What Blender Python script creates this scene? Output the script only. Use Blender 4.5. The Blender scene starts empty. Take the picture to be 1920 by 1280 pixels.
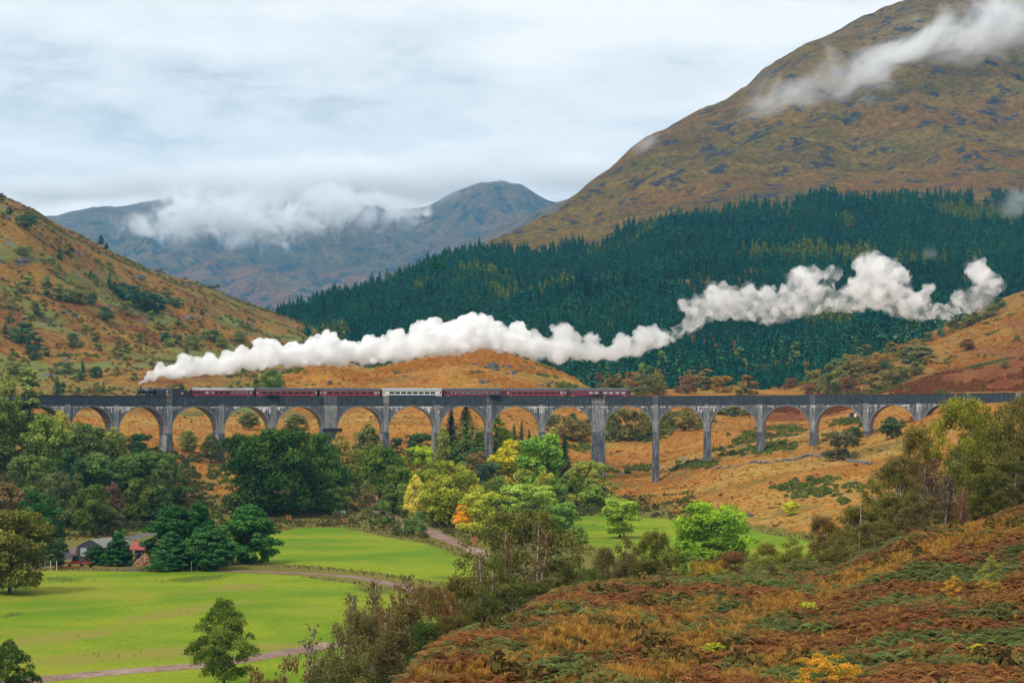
import bpy, bmesh, math, random
import numpy as np
from mathutils import Vector, Matrix

# ------------------------------------------------------------------ camera, sky, sun, exposure
SC = bpy.context.scene
COL = SC.collection
F, HZ, CX = 4130.0, 745.0, 960.0          # focal length, horizon row and centre column in photograph pixels

cam_d = bpy.data.cameras.new('camera')
cam = bpy.data.objects.new('camera', cam_d)
COL.objects.link(cam)
cam.location = (0, 0, 0)
cam.rotation_euler = (math.radians(90), 0, 0)
cam_d.sensor_width = 36.0
cam_d.lens = 36.0 * F / 1920.0
cam_d.shift_y = (HZ - 640.0) / 1920.0
cam_d.clip_start, cam_d.clip_end = 1.0, 20000.0
SC.camera = cam

SUN_EL, SUN_AZ = math.radians(48), math.radians(215)      # azimuth clockwise from +Y
world = bpy.data.worlds.new('World')
SC.world = world
world.use_nodes = True


def build_world():
    nt = world.node_tree
    nt.nodes.clear()
    N, L = nt.nodes.new, nt.links.new
    out = N('ShaderNodeOutputWorld')
    sky = N('ShaderNodeTexSky'); sky.sky_type = 'NISHITA'; sky.sun_disc = False
    sky.sun_elevation, sky.sun_rotation = SUN_EL, SUN_AZ
    sky.air_density, sky.dust_density = 1.0, 2.0
    b1 = N('ShaderNodeBackground'); b1.inputs[1].default_value = 0.08
    L(sky.outputs[0], b1.inputs[0])
    tc = N('ShaderNodeTexCoord')
    mp = N('ShaderNodeMapping'); mp.inputs['Scale'].default_value = (1.0, 1.0, 3.6); mp.inputs['Location'].default_value = (0.31, 0.0, 0.13)
    L(tc.outputs['Generated'], mp.inputs[0])
    n1 = N('ShaderNodeTexNoise'); n1.inputs['Scale'].default_value = 6.0; n1.inputs['Detail'].default_value = 7; n1.inputs['Roughness'].default_value = 0.52; n1.inputs['Distortion'].default_value = 0.25
    n2 = N('ShaderNodeTexNoise'); n2.inputs['Scale'].default_value = 17.0; n2.inputs['Detail'].default_value = 6; n2.inputs['Roughness'].default_value = 0.62; n2.inputs['Distortion'].default_value = 0.3
    L(mp.outputs[0], n1.inputs[0]); L(mp.outputs[0], n2.inputs[0])
    ad = N('ShaderNodeMath'); ad.operation = 'MULTIPLY_ADD'; ad.inputs[1].default_value = 0.52
    L(n2.outputs[0], ad.inputs[0]); L(n1.outputs[0], ad.inputs[2])
    rp = N('ShaderNodeValToRGB')
    e = rp.color_ramp.elements
    e[0].position, e[0].color = 0.53, (0.52, 0.555, 0.575, 1)
    e[1].position, e[1].color = 0.86, (1.0, 0.965, 0.93, 1)
    m = e.new(0.67); m.color = (0.80, 0.815, 0.81, 1)
    L(ad.outputs[0], rp.inputs[0])
    b2 = N('ShaderNodeBackground'); b2.inputs[1].default_value = 0.64
    L(rp.outputs[0], b2.inputs[0])
    mx = N('ShaderNodeMixShader'); mx.inputs[0].default_value = 0.97
    L(b1.outputs[0], mx.inputs[1]); L(b2.outputs[0], mx.inputs[2])
    L(mx.outputs[0], out.inputs['Surface'])


build_world()
sun_d = bpy.data.lights.new('sun', 'SUN')
sun_d.energy, sun_d.angle, sun_d.color = 1.5, math.radians(10), (1.0, 0.965, 0.91)
sun = bpy.data.objects.new('sun', sun_d)
COL.objects.link(sun)
_s = Vector((math.sin(SUN_AZ) * math.cos(SUN_EL), math.cos(SUN_AZ) * math.cos(SUN_EL), math.sin(SUN_EL)))
sun.rotation_euler = _s.to_track_quat('Z', 'Y').to_euler()
SC.view_settings.view_transform = 'Standard'
SC.view_settings.look = 'None'
SC.view_settings.exposure = 0.90
SC.view_settings.gamma = 1.0
SC.view_settings.use_curve_mapping = False
SC.render.engine = 'CYCLES'
cy = SC.cycles
cy.max_bounces, cy.diffuse_bounces, cy.glossy_bounces, cy.transmission_bounces = 24, 3, 2, 4
cy.volume_bounces, cy.transparent_max_bounces = 24, 40
cy.use_denoising = True
cy.volume_max_steps = 512
cy.volume_step_rate = 0.3
cy.caustics_reflective = cy.caustics_refractive = False


# ------------------------------------------------------------------ helpers
def W(px, py, d):
    """the place that shows at photograph pixel (px, py), d metres out"""
    return Vector(((px - CX) / F * d, d, (HZ - py) / F * d))


def tag(o, label=None, cat=None, group=None, kind=None):
    for k, v in (('label', label), ('category', cat), ('group', group), ('kind', kind)):
        if v:
            o[k] = v
    return o


def empty(name, loc, rz=0.0, label=None, cat=None, group=None):
    o = bpy.data.objects.new(name, None)
    o.empty_display_size = 0.5
    o.location = loc
    o.rotation_euler = (0, 0, rz)
    COL.objects.link(o)
    return tag(o, label, cat, group)


def link(name, me, mat=None, parent=None):
    o = bpy.data.objects.new(name, me)
    COL.objects.link(o)
    if mat is not None and len(me.materials) == 0:
        me.materials.append(mat)
    if parent is not None:
        o.parent = parent
    return o


def mesh_np(name, co, faces, smooth=False, uv=None):
    """mesh from an (n,3) array and an (m,k) face array or list of tuples"""
    me = bpy.data.meshes.new(name)
    if isinstance(faces, np.ndarray):
        k = faces.shape[1]
        me.vertices.add(len(co)); me.vertices.foreach_set('co', np.asarray(co, dtype=np.float32).ravel())
        me.loops.add(faces.size); me.loops.foreach_set('vertex_index', faces.astype(np.int32).ravel())
        me.polygons.add(len(faces))
        me.polygons.foreach_set('loop_start', np.arange(0, faces.size, k, dtype=np.int32))
        me.update(calc_edges=True)
    else:
        me.from_pydata([tuple(c) for c in co], [], faces)
    if smooth:
        me.polygons.foreach_set('use_smooth', np.ones(len(me.polygons), dtype=bool))
    if uv is not None:
        ul = me.uv_layers.new(name='UVMap')
        vi = np.empty(len(me.loops), dtype=np.int32); me.loops.foreach_get('vertex_index', vi)
        ul.data.foreach_set('uv', np.asarray(uv, dtype=np.float32)[vi].ravel())
    return me


def attr(me, name, vals, domain='POINT'):
    a = me.attributes.new(name, 'FLOAT', domain)
    a.data.foreach_set('value', np.asarray(vals, dtype=np.float32))


class MB:
    """collects boxes, tubes and prisms into one mesh"""
    def __init__(s):
        s.v, s.f = [], []

    def add(s, v, f):
        b = len(s.v)
        s.v += [tuple(p) for p in v]
        s.f += [tuple(i + b for i in q) for q in f]
        return s

    def box(s, x0, x1, y0, y1, z0, z1):
        return s.add([(x0, y0, z0), (x1, y0, z0), (x1, y1, z0), (x0, y1, z0), (x0, y0, z1), (x1, y0, z1), (x1, y1, z1), (x0, y1, z1)],
                     [(0, 3, 2, 1), (4, 5, 6, 7), (0, 1, 5, 4), (1, 2, 6, 5), (2, 3, 7, 6), (3, 0, 4, 7)])

    def tube(s, pts, rad, n=6, caps=True):
        pts = [Vector(p) for p in pts]
        if not hasattr(rad, '__len__'):
            rad = [rad] * len(pts)
        vs, fs = [], []
        for i, p in enumerate(pts):
            t = (pts[min(i + 1, len(pts) - 1)] - pts[max(i - 1, 0)]).normalized()
            a = t.cross(Vector((0.31, 0.2, 0.93)) if abs(t.z) < 0.9 else Vector((1, 0.1, 0))).normalized()
            b = t.cross(a)
            for k in range(n):
                c = 2 * math.pi * k / n
                vs.append(p + (a * math.cos(c) + b * math.sin(c)) * rad[i])
        for i in range(len(pts) - 1):
            for k in range(n):
                fs.append((i * n + k, i * n + (k + 1) % n, (i + 1) * n + (k + 1) % n, (i + 1) * n + k))
        if caps:
            fs.append(tuple(range(n - 1, -1, -1)))
            fs.append(tuple((len(pts) - 1) * n + k for k in range(n)))
        return s.add(vs, fs)

    def prism_x(s, prof, x0, x1):
        """closed (y,z) outline extruded along x"""
        n = len(prof)
        v = [(x0, y, z) for y, z in prof] + [(x1, y, z) for y, z in prof]
        f = [(i, (i + 1) % n, n + (i + 1) % n, n + i) for i in range(n)]
        return s.add(v, f + [tuple(range(n - 1, -1, -1)), tuple(range(n, 2 * n))])

    def prism_y(s, prof, y0, y1):
        n = len(prof)
        v = [(x, y0, z) for x, z in prof] + [(x, y1, z) for x, z in prof]
        f = [(i, n + i, n + (i + 1) % n, (i + 1) % n) for i in range(n)]
        return s.add(v, f + [tuple(range(n)), tuple(range(2 * n - 1, n - 1, -1))])

    def mesh(s, name, smooth=False):
        me = bpy.data.meshes.new(name)
        me.from_pydata(s.v, [], s.f)
        if smooth:
            me.polygons.foreach_set('use_smooth', np.ones(len(me.polygons), dtype=bool))
        return me

    def build(s, name, mat, parent=None, smooth=False):
        return link(name, s.mesh(name, smooth), mat, parent)


_rng = np.random.RandomState(7)
_perm = np.concatenate([_rng.permutation(256)] * 3)
_grad = _rng.normal(size=(256, 3)); _grad /= np.linalg.norm(_grad, axis=1)[:, None]


def perlin(x, y, z=0.0):
    x, y, z = np.broadcast_arrays(np.asarray(x, float), np.asarray(y, float), np.asarray(z, float))
    xi, yi, zi = np.floor(x).astype(int), np.floor(y).astype(int), np.floor(z).astype(int)
    xf, yf, zf = x - xi, y - yi, z - zi
    fu = lambda t: t * t * t * (t * (t * 6 - 15) + 10)
    u, v, w = fu(xf), fu(yf), fu(zf)
    xi, yi, zi = xi & 255, yi & 255, zi & 255

    def g(dx, dy, dz):
        h = _perm[_perm[_perm[(xi + dx) & 255] + ((yi + dy) & 255)] + ((zi + dz) & 255)]
        G = _grad[h & 255]
        return G[..., 0] * (xf - dx) + G[..., 1] * (yf - dy) + G[..., 2] * (zf - dz)
    l = lambda a, b, t: a + (b - a) * t
    return l(l(l(g(0, 0, 0), g(1, 0, 0), u), l(g(0, 1, 0), g(1, 1, 0), u), v), l(l(g(0, 0, 1), g(1, 0, 1), u), l(g(0, 1, 1), g(1, 1, 1), u), v), w)


def fbm(x, y, z=0.0, oct=4, gain=0.5):
    s, a, f = 0.0, 1.0, 1.0
    for _ in range(oct):
        s = s + a * perlin(np.asarray(x) * f + 13.7 * f, np.asarray(y) * f, np.asarray(z) * f + 3.1)
        a *= gain; f *= 2.03
    return s


def smooth01(t):
    t = np.clip(t, 0, 1)
    return t * t * (3 - 2 * t)


def cubic(xs, ys, q):
    """monotone-ish cubic (Catmull-Rom on uneven knots) through (xs, ys)"""
    xs, ys, q = np.asarray(xs, float), np.asarray(ys, float), np.asarray(q, float)
    m = np.gradient(ys, xs)
    i = np.clip(np.searchsorted(xs, q) - 1, 0, len(xs) - 2)
    h = xs[i + 1] - xs[i]
    t = np.clip((q - xs[i]) / h, 0, 1)
    return (2 * t**3 - 3 * t**2 + 1) * ys[i] + (t**3 - 2 * t**2 + t) * h * m[i] + (-2 * t**3 + 3 * t**2) * ys[i + 1] + (t**3 - t**2) * h * m[i + 1]


# ------------------------------------------------------------------ node materials
class Nodes:
    def __init__(s, name):
        s.m = bpy.data.materials.new(name); s.m.use_nodes = True
        s.t = s.m.node_tree; s.t.nodes.clear()
        s.out = s.n('ShaderNodeOutputMaterial')

    def n(s, typ, **kw):
        x = s.t.nodes.new(typ)
        for k, v in kw.items():
            setattr(x, k, v)
        return x

    def l(s, a, b):
        s.t.links.new(a, b)

    def val(s, sock, v):
        if isinstance(v, bpy.types.NodeSocket):
            s.l(v, sock)
        elif v is not None:
            if hasattr(v, '__len__') and len(v) == 3 and sock.type == 'RGBA':
                v = (*v, 1)
            sock.default_value = v

    def math(s, op, a, b=None, c=None, clamp=False):
        x = s.n('ShaderNodeMath', operation=op); x.use_clamp = clamp
        for i, v in enumerate((a, b, c)):
            s.val(x.inputs[i], v)
        return x.outputs[0]

    def mix(s, f, a, b, blend='MIX'):
        x = s.n('ShaderNodeMix', data_type='RGBA', blend_type=blend)
        s.val(x.inputs[0], f); s.val(x.inputs[6], a); s.val(x.inputs[7], b)
        return x.outputs[2]

    def step(s, v, lo, hi):
        x = s.n('ShaderNodeMapRange', interpolation_type='SMOOTHSTEP')
        s.val(x.inputs[0], v); x.inputs[1].default_value = lo; x.inputs[2].default_value = hi
        return x.outputs[0]

    def coords(s, kind='Object', scale=(1, 1, 1), loc=(0, 0, 0), rot=(0, 0, 0)):
        if kind == 'World':
            src = s.n('ShaderNodeNewGeometry').outputs['Position']
        elif kind == 'UV':
            src = s.n('ShaderNodeUVMap', uv_map='UVMap').outputs[0]
        else:
            src = s.n('ShaderNodeTexCoord').outputs[kind]
        mp = s.n('ShaderNodeMapping')
        mp.inputs['Scale'].default_value = scale; mp.inputs['Location'].default_value = loc; mp.inputs['Rotation'].default_value = rot
        s.l(src, mp.inputs[0])
        return mp.outputs[0]

    def noise(s, vec, scale, detail=4, rough=0.55, dist=0.0):
        x = s.n('ShaderNodeTexNoise')
        s.l(vec, x.inputs['Vector']); x.inputs['Scale'].default_value = scale; x.inputs['Detail'].default_value = detail
        x.inputs['Roughness'].default_value = rough; x.inputs['Distortion'].default_value = dist
        return x.outputs[0]

    def attr(s, name):
        return s.n('ShaderNodeAttribute', attribute_name=name).outputs['Fac']

    def bump(s, h, strength=0.5, dist=0.1):
        b = s.n('ShaderNodeBump'); b.inputs['Strength'].default_value = strength; b.inputs['Distance'].default_value = dist
        s.l(h, b.inputs['Height'])
        return b.outputs[0]

    def principled(s, col, rough=0.9, normal=None, metal=0.0, spec=0.2):
        p = s.n('ShaderNodeBsdfPrincipled')
        s.val(p.inputs['Base Color'], col); s.val(p.inputs['Roughness'], rough); p.inputs['Metallic'].default_value = metal
        p.inputs['Specular IOR Level'].default_value = spec
        if normal is not None:
            s.l(normal, p.inputs['Normal'])
        s.l(p.outputs[0], s.out.inputs['Surface'])
        return s.m


def plain(name, col, rough=0.7, metal=0.0, var=0.15, scale=3.0, spec=0.3):
    s = Nodes(name)
    v = s.noise(s.coords('Object'), scale, 5, 0.6)
    f = s.math('MULTIPLY_ADD', v, 2 * var, 1 - var)
    c = s.mix(1.0, col, (1, 1, 1), 'MULTIPLY')
    x = s.n('ShaderNodeVectorMath', operation='SCALE'); s.l(c, x.inputs[0]); s.l(f, x.inputs['Scale'])
    return s.principled(x.outputs[0], rough, None, metal, spec)


def moor_mat(name, cols, s_big, s_mid, s_fine, rock=0.0, rock_col=(0.16, 0.165, 0.18), streak=(1, 1, 1), rot=0.0, bump=1.0, seed=0.0, cover=None):
    """autumn hill ground: five cover colours mixed by noise, bare rock where it is steep"""
    s = Nodes(name)
    vec = s.coords('World', streak, (seed, seed * 0.7, 0), (0, 0, rot))
    raw = s.coords('World', (1, 1, 1), (seed * 3, 0, 0))
    a = s.noise(vec, s_big, 5, 0.55, 0.6)
    b = s.noise(vec, s_mid, 6, 0.6, 0.4)
    c = s.noise(raw, s_fine, 5, 0.65)
    d = s.noise(vec, s_mid * 0.45, 4, 0.5, 1.0)
    g = s.noise(raw, s_mid * 1.7, 4, 0.6)
    col = s.mix(s.step(b, 0.42, 0.62), cols[0], cols[1])
    col = s.mix(s.step(a, 0.5, 0.62), col, cols[2])
    col = s.mix(s.step(s.math('MULTIPLY_ADD', g, 0.5, s.math('MULTIPLY', d, 0.5)), 0.53, 0.62), col, cols[3])
    col = s.mix(s.step(s.math('MULTIPLY_ADD', c, 0.45, s.math('MULTIPLY', b, 0.55)), 0.57, 0.66), col, cols[4])
    col = s.mix(s.step(c, 0.36, 0.64), s.mix(0.8, col, s.mix(1.0, col, (0.42, 0.42, 0.45), 'MULTIPLY')), col)
    c2 = s.noise(raw, s_fine * 0.33, 5, 0.7)
    col = s.mix(s.math('MULTIPLY', s.step(c2, 0.52, 0.72), 0.7), col, s.mix(1.0, col, (1.5, 1.45, 1.2), 'MULTIPLY'))
    if cover is not None:
        col = cover(s, col, raw, c)
    if rock > 0:
        geo = s.n('ShaderNodeNewGeometry')
        sp = s.n('ShaderNodeSeparateXYZ'); s.l(geo.outputs['True Normal'], sp.inputs[0])
        rn = s.noise(raw, s_mid * 2.2, 6, 0.7)
        f = s.math('ADD', s.math('MULTIPLY', s.math('SUBTRACT', 0.8, sp.outputs[2]), 0.5), s.math('MULTIPLY', s.math('SUBTRACT', rn, 0.66 - 0.1 * rock), 4.0))
        rc = s.mix(s.step(c, 0.4, 0.65), s.mix(1.0, rock_col, (0.45, 0.45, 0.45), 'MULTIPLY'), rock_col)
        col = s.mix(s.step(f, 0.0, 0.25), col, rc)
    h = s.math('ADD', s.math('MULTIPLY', b, 1.2 / s_mid * 0.05), s.math('MULTIPLY', c, 1.0 / s_fine * 0.12))
    return s.principled(col, 0.95, s.bump(h, 0.9, bump), spec=0.05)
# ------------------------------------------------------------------ terrain sheets
class Sheet:
    """a hill or valley surface: columns run away from the viewpoint's hill, rows lie one behind the other"""
    all = []

    def __init__(s, px, D, Z):
        s.px, s.D, s.Z = px, D, Z
        Sheet.all.append(s)

    def column(s, px):
        c = float(np.interp(px, s.px, np.arange(len(s.px))))
        i = min(int(c), len(s.px) - 2); t = c - i
        return s.D[:, i] * (1 - t) + s.D[:, i + 1] * t, s.Z[:, i] * (1 - t) + s.Z[:, i + 1] * t

    def hit(s, px, py):
        if px < s.px[0] or px > s.px[-1]:
            return None
        d, z = s.column(px)
        y = HZ - F * z / d
        k = np.nonzero(y <= py)[0]
        if len(k) == 0 or k[0] == 0:
            return None
        i = k[0]
        t = (y[i - 1] - py) / max(y[i - 1] - y[i], 1e-6)
        return d[i - 1] + (d[i] - d[i - 1]) * t

    def z(s, px, d):
        dd, zz = s.column(px)
        return float(np.interp(d, dd, zz))

    def mesh(s, name, mat, attrs=None):
        R, C = s.D.shape
        X = (s.px[None, :] - CX) / F * s.D
        co = np.stack([X, s.D, s.Z], -1).reshape(-1, 3)
        i = np.arange(R * C).reshape(R, C)
        f = np.stack([i[:-1, :-1], i[:-1, 1:], i[1:, 1:], i[1:, :-1]], -1).reshape(-1, 4)
        me = mesh_np(name, co, f, smooth=True)
        for k, v in (attrs or {}).items():
            attr(me, k, v.ravel())
        o = link(name, me, mat)
        return tag(o, kind='structure')


def ground_hit(px, py, sheets=None):
    best = None
    for s in sheets or Sheet.all:
        d = s.hit(px, py)
        if d is not None and (best is None or d < best[0]):
            best = (d, s)
    return best


def place(px, py, sheets=None, dflt=600.0):
    """the point of the ground that shows at photograph pixel (px, py)"""
    b = ground_hit(px, py, sheets)
    if b is None:
        return W(px, py, dflt)
    d = b[0]
    return W(px, py, d)


def to_px(p):
    return CX + F * p[0] / p[1], HZ - F * p[2] / p[1]


def loft(cols, rows, px, nrow, amp, scale, seed, oct=5, fade=None, pw=1.0, ridge=None):
    """rows: list of per-column lists of (py, d); smooth sheet through them, then relief"""
    cols = np.asarray(cols, float)
    K = len(rows)
    Dk = np.array([cubic(cols, [q[1] for q in r], px) for r in rows])
    Yk = np.array([cubic(cols, [q[0] for q in r], px) for r in rows])
    Zk = (HZ - Yk) / F * Dk
    v = np.linspace(0, K - 1, nrow)
    D = np.empty((nrow, len(px))); Z = np.empty_like(D)
    kk = np.arange(K)
    i = np.clip(np.floor(v).astype(int), 0, K - 2); t = (v - i)[:, None]
    mD, mZ = np.gradient(Dk, axis=0), np.gradient(Zk, axis=0)
    if ridge is not None:                       # the crest line stays where it was surveyed
        mZ[ridge] = Zk[ridge] * np.minimum(Dk[ridge] - Dk[ridge - 1], Dk[ridge + 1] - Dk[ridge]) / Dk[ridge] * 0.6
    h00, h10, h01, h11 = 2 * t**3 - 3 * t**2 + 1, t**3 - 2 * t**2 + t, -2 * t**3 + 3 * t**2, t**3 - t**2
    D = (1 - t) * Dk[i] + t * Dk[i + 1]
    Z = h00 * Zk[i] + h10 * mZ[i] + h01 * Zk[i + 1] + h11 * mZ[i + 1]
    X = (px[None, :] - CX) / F * D
    n = fbm(X / scale, D / scale, seed, oct)
    r = 1 - 2 * np.abs(fbm(X / scale * 0.8 + 9, D / scale * 0.8, seed + 5, 4))
    w = np.ones_like(D) if fade is None else np.interp(v, np.arange(K), fade)[:, None] * np.ones_like(D)
    Z = Z + amp * w * (n + 0.5 * (r - 0.5)) * pw
    if ridge is not None:
        want = Yk[ridge]
        for _ in range(2):
            got = (HZ - F * Z / D).min(0)
            q = np.where(HZ - want > 40, (HZ - want) / np.maximum(HZ - got, 1.0), 1.0).clip(0.8, 1.25)
            k = np.ones(15) / 15
            q = np.convolve(np.pad(q, 7, mode='edge'), k, 'valid')
            Z = Z * (1 + (q - 1)[None, :] * np.clip(v / ridge, 0, 1)[:, None])
    return Sheet(px, D, Z)


# --- the valley floor: one sheet to the horizon, heights taken from what stands on it
ctrl = []
def C(px, d, z): ctrl.append((px, d, z))
for px in (-300, 100, 500, 900, 1300):
    for d in (150, 230, 300, 380, 440, 490):
        C(px, d, -30 if px < 1200 or d > 200 else -30)
for px in (420, 700, 960, 1150): C(px, 520, -30)
for px, y, d in ((127, 822, 655), (218, 838, 655), (318, 862, 660), (415, 868, 672), (512, 872, 684), (620, 878, 693), (724, 880, 698), (820, 882, 700), (917, 886, 700), (1016, 890, 700), (1122, 893, 700),
                 (1229, 903, 699), (1325, 869, 694), (1424, 850, 685), (1523, 845, 673), (1624, 831, 660), (1722, 806, 645), (1830, 775, 625), (30, 800, 640), (-60, 770, 620)):
    C(px, d, (HZ - y) / F * d)
C(0, 500, -27); C(0, 560, -21); C(0, 600, -15); C(-200, 560, -14); C(200, 560, -26); C(150, 600, -20); C(350, 590, -26); C(-200, 480, -26)
for px, y, d in ((265, 775, 860), (460, 770, 890), (670, 766, 880), (670, 832, 745), (770, 762, 900), (770, 836, 745), (960, 792, 800), (960, 764, 900), (1060, 778, 900), (1060, 824, 800), (1170, 836, 790), (1280, 862, 725),
                 (1280, 802, 850), (1380, 785, 900), (1475, 826, 715), (1475, 778, 890), (1575, 825, 690), (1575, 772, 880), (1670, 764, 850), (1800, 740, 850), (100, 770, 850), (-150, 750, 820)):
    C(px, d, (HZ - y) / F * d)
for px, d, z in ((1440, 487, -30), (1405, 525, -27.5), (1500, 545, -24), (1540, 565, -21.5), (1630, 612, -18.5), (1800, 570, -17), (1800, 420, -22), (1950, 320, -18), (1950, 500, -14), (1600, 440, -28), (1700, 330, -27), (1500, 400, -30),
                 (1250, 620, -27.5), (1100, 620, -29), (800, 620, -28), (500, 620, -27), (2100, 640, 0), (2200, 800, 6)):
    C(px, d, z)
for px in (100, 400, 700, 1000): C(px, 1000, -3.5)
for px in (1200, 1400, 1600, 1900): C(px, 1000, 1.0); C(px, 1130, 7.0)
ctrl = np.array(ctrl)
uu = lambda px, d: np.stack([(np.asarray(px) - CX) / 260.0 * (np.asarray(d) / 600.0), np.log(np.asarray(d) / 200.0) * 4.2], -1)
def _tps(r2):
    return np.where(r2 > 1e-12, 0.5 * r2 * np.log(np.maximum(r2, 1e-12)), 0.0)
_P = uu(ctrl[:, 0], ctrl[:, 1]); _n = len(_P)
_A = np.zeros((_n + 3, _n + 3)); _A[:_n, :_n] = _tps(((_P[:, None] - _P[None]) ** 2).sum(-1)) + np.eye(_n) * 0.02
_A[:_n, _n] = 1; _A[:_n, _n + 1:] = _P; _A[_n:, :_n] = _A[:_n, _n:].T
_w = np.linalg.solve(_A, np.concatenate([ctrl[:, 2], np.zeros(3)]))


def valley_z(px, d):
    sh = np.broadcast(px, d).shape
    px, d = np.broadcast_to(px, sh).ravel(), np.broadcast_to(d, sh).ravel()
    q = uu(np.clip(px, -350, 2250), np.clip(d, 140, 1180))
    z = np.empty(len(q))
    for a in range(0, len(q), 20000):
        b = q[a:a + 20000]
        z[a:a + 20000] = _tps(((b[:, None] - _P[None]) ** 2).sum(-1)) @ _w[:_n] + _w[_n] + b @ _w[_n + 1:]
    X = (px - CX) / F * d
    rough = smooth01((d - 500) / 120.0) * 0.9 + 0.12
    z = z + rough * fbm(X / 22.0, d / 22.0, 0.3, 5) * (1.6 - 0.6 * smooth01((d - 900) / 200))
    z = z + (-12 - z) * smooth01((d - 1050) / 250.0)
    return z.reshape(sh)


v_px = np.concatenate([np.arange(-900, -100, 50.0), np.arange(-100, 2020, 5.0), np.arange(2020, 2900, 50.0)])
v_d = np.concatenate([np.geomspace(20, 190, 20)[:-1], np.geomspace(190, 1150, 470), np.geomspace(1180, 12600, 16)])
VD = np.repeat(v_d[:, None], len(v_px), 1)
VALLEY = Sheet(v_px, VD, valley_z(v_px[None, :], v_d[:, None]))


def plan(poly):
    """photograph outline -> outline on the valley floor, in metres"""
    o = []
    for px, py in poly:
        d = VALLEY.hit(px, py) or 190.0
        o.append(((px - CX) / F * d, d))
    return np.array(o)


def sdf(poly, X, Y):
    """signed distance to a closed outline, positive inside"""
    best = np.full(X.shape, 1e9); ins = np.zeros(X.shape, bool)
    for a, b in zip(poly, np.roll(poly, -1, 0)):
        ex, ey = b - a
        t = np.clip(((X - a[0]) * ex + (Y - a[1]) * ey) / (ex * ex + ey * ey + 1e-9), 0, 1)
        best = np.minimum(best, np.hypot(X - a[0] - t * ex, Y - a[1] - t * ey))
        c = (a[1] > Y) != (b[1] > Y)
        ins ^= c & (X < (b[0] - a[0]) * (Y - a[1]) / (b[1] - a[1] + 1e-12) + a[0])
    return np.where(ins, best, -best)


FIELD_A = plan([(498, 1004), (560, 989), (640, 989), (700, 1001), (760, 1013), (800, 1019), (840, 1036), (890, 1052), (940, 1075), (900, 1094), (830, 1092), (770, 1084), (700, 1072), (620, 1064), (500, 1056), (440, 1048)])
FIELD_B = plan([(-120, 1074), (120, 1070), (300, 1070), (470, 1074), (560, 1080), (660, 1094), (740, 1108), (772, 1116), (820, 1160), (900, 1240), (900, 1400), (-120, 1400)])
FIELD_C = plan([(1062, 970), (1130, 966), (1250, 972), (1290, 983), (1400, 991), (1440, 1001), (1530, 1012), (1560, 1050), (1400, 1085), (1200, 1060), (1090, 1015)])
VX = (v_px[None, :] - CX) / F * VD
lawn = np.maximum(np.maximum(sdf(FIELD_A, VX, VD), sdf(FIELD_B, VX, VD)), sdf(FIELD_C, VX, VD))
_, VY = None, HZ - F * VALLEY.Z / VD
VPX = np.repeat(v_px[None, :], len(v_d), 0)


def blob(cx, cy, rx, ry, a=0.0):
    c, s_ = math.cos(math.radians(a)), math.sin(math.radians(a))
    x, y = VPX - cx, VY - cy
    return np.exp(-(((x * c + y * s_) / rx) ** 2 + ((-x * s_ + y * c) / ry) ** 2))


dry = (blob(110, 1195, 120, 9, -6) + blob(330, 1148, 120, 8, -9) + 0.9 * blob(250, 1228, 260, 12, -4) + 0.7 * blob(480, 1212, 120, 6, -2) + 0.7 * blob(440, 1100, 110, 9, -4) + 0.5 * blob(700, 1000, 60, 8)
       + 0.4 * blob(560, 1005, 70, 6) + 0.5 * blob(840, 1085, 60, 8) + 0.3 * blob(1290, 1020, 60, 6))
rush = blob(370, 1084, 80, 7, -5) + blob(700, 1106, 55, 8, 8) + 0.9 * blob(120, 1085, 50, 7) + 0.8 * blob(560, 1067, 160, 5, 3) + blob(25, 1152, 30, 4, -8) + 0.7 * blob(840, 1082, 50, 5)
wood = smooth01((620 - VPX) / 400) * np.exp(-((VD - 520) / 90.0) ** 2) + 0.9 * np.exp(-((VPX - 850) / 330.0) ** 2) * np.exp(-((VD - 600) / 75.0) ** 2) + 0.8 * smooth01((VPX - 1480) / 150) * smooth01((520 - VD) / 80)


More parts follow.
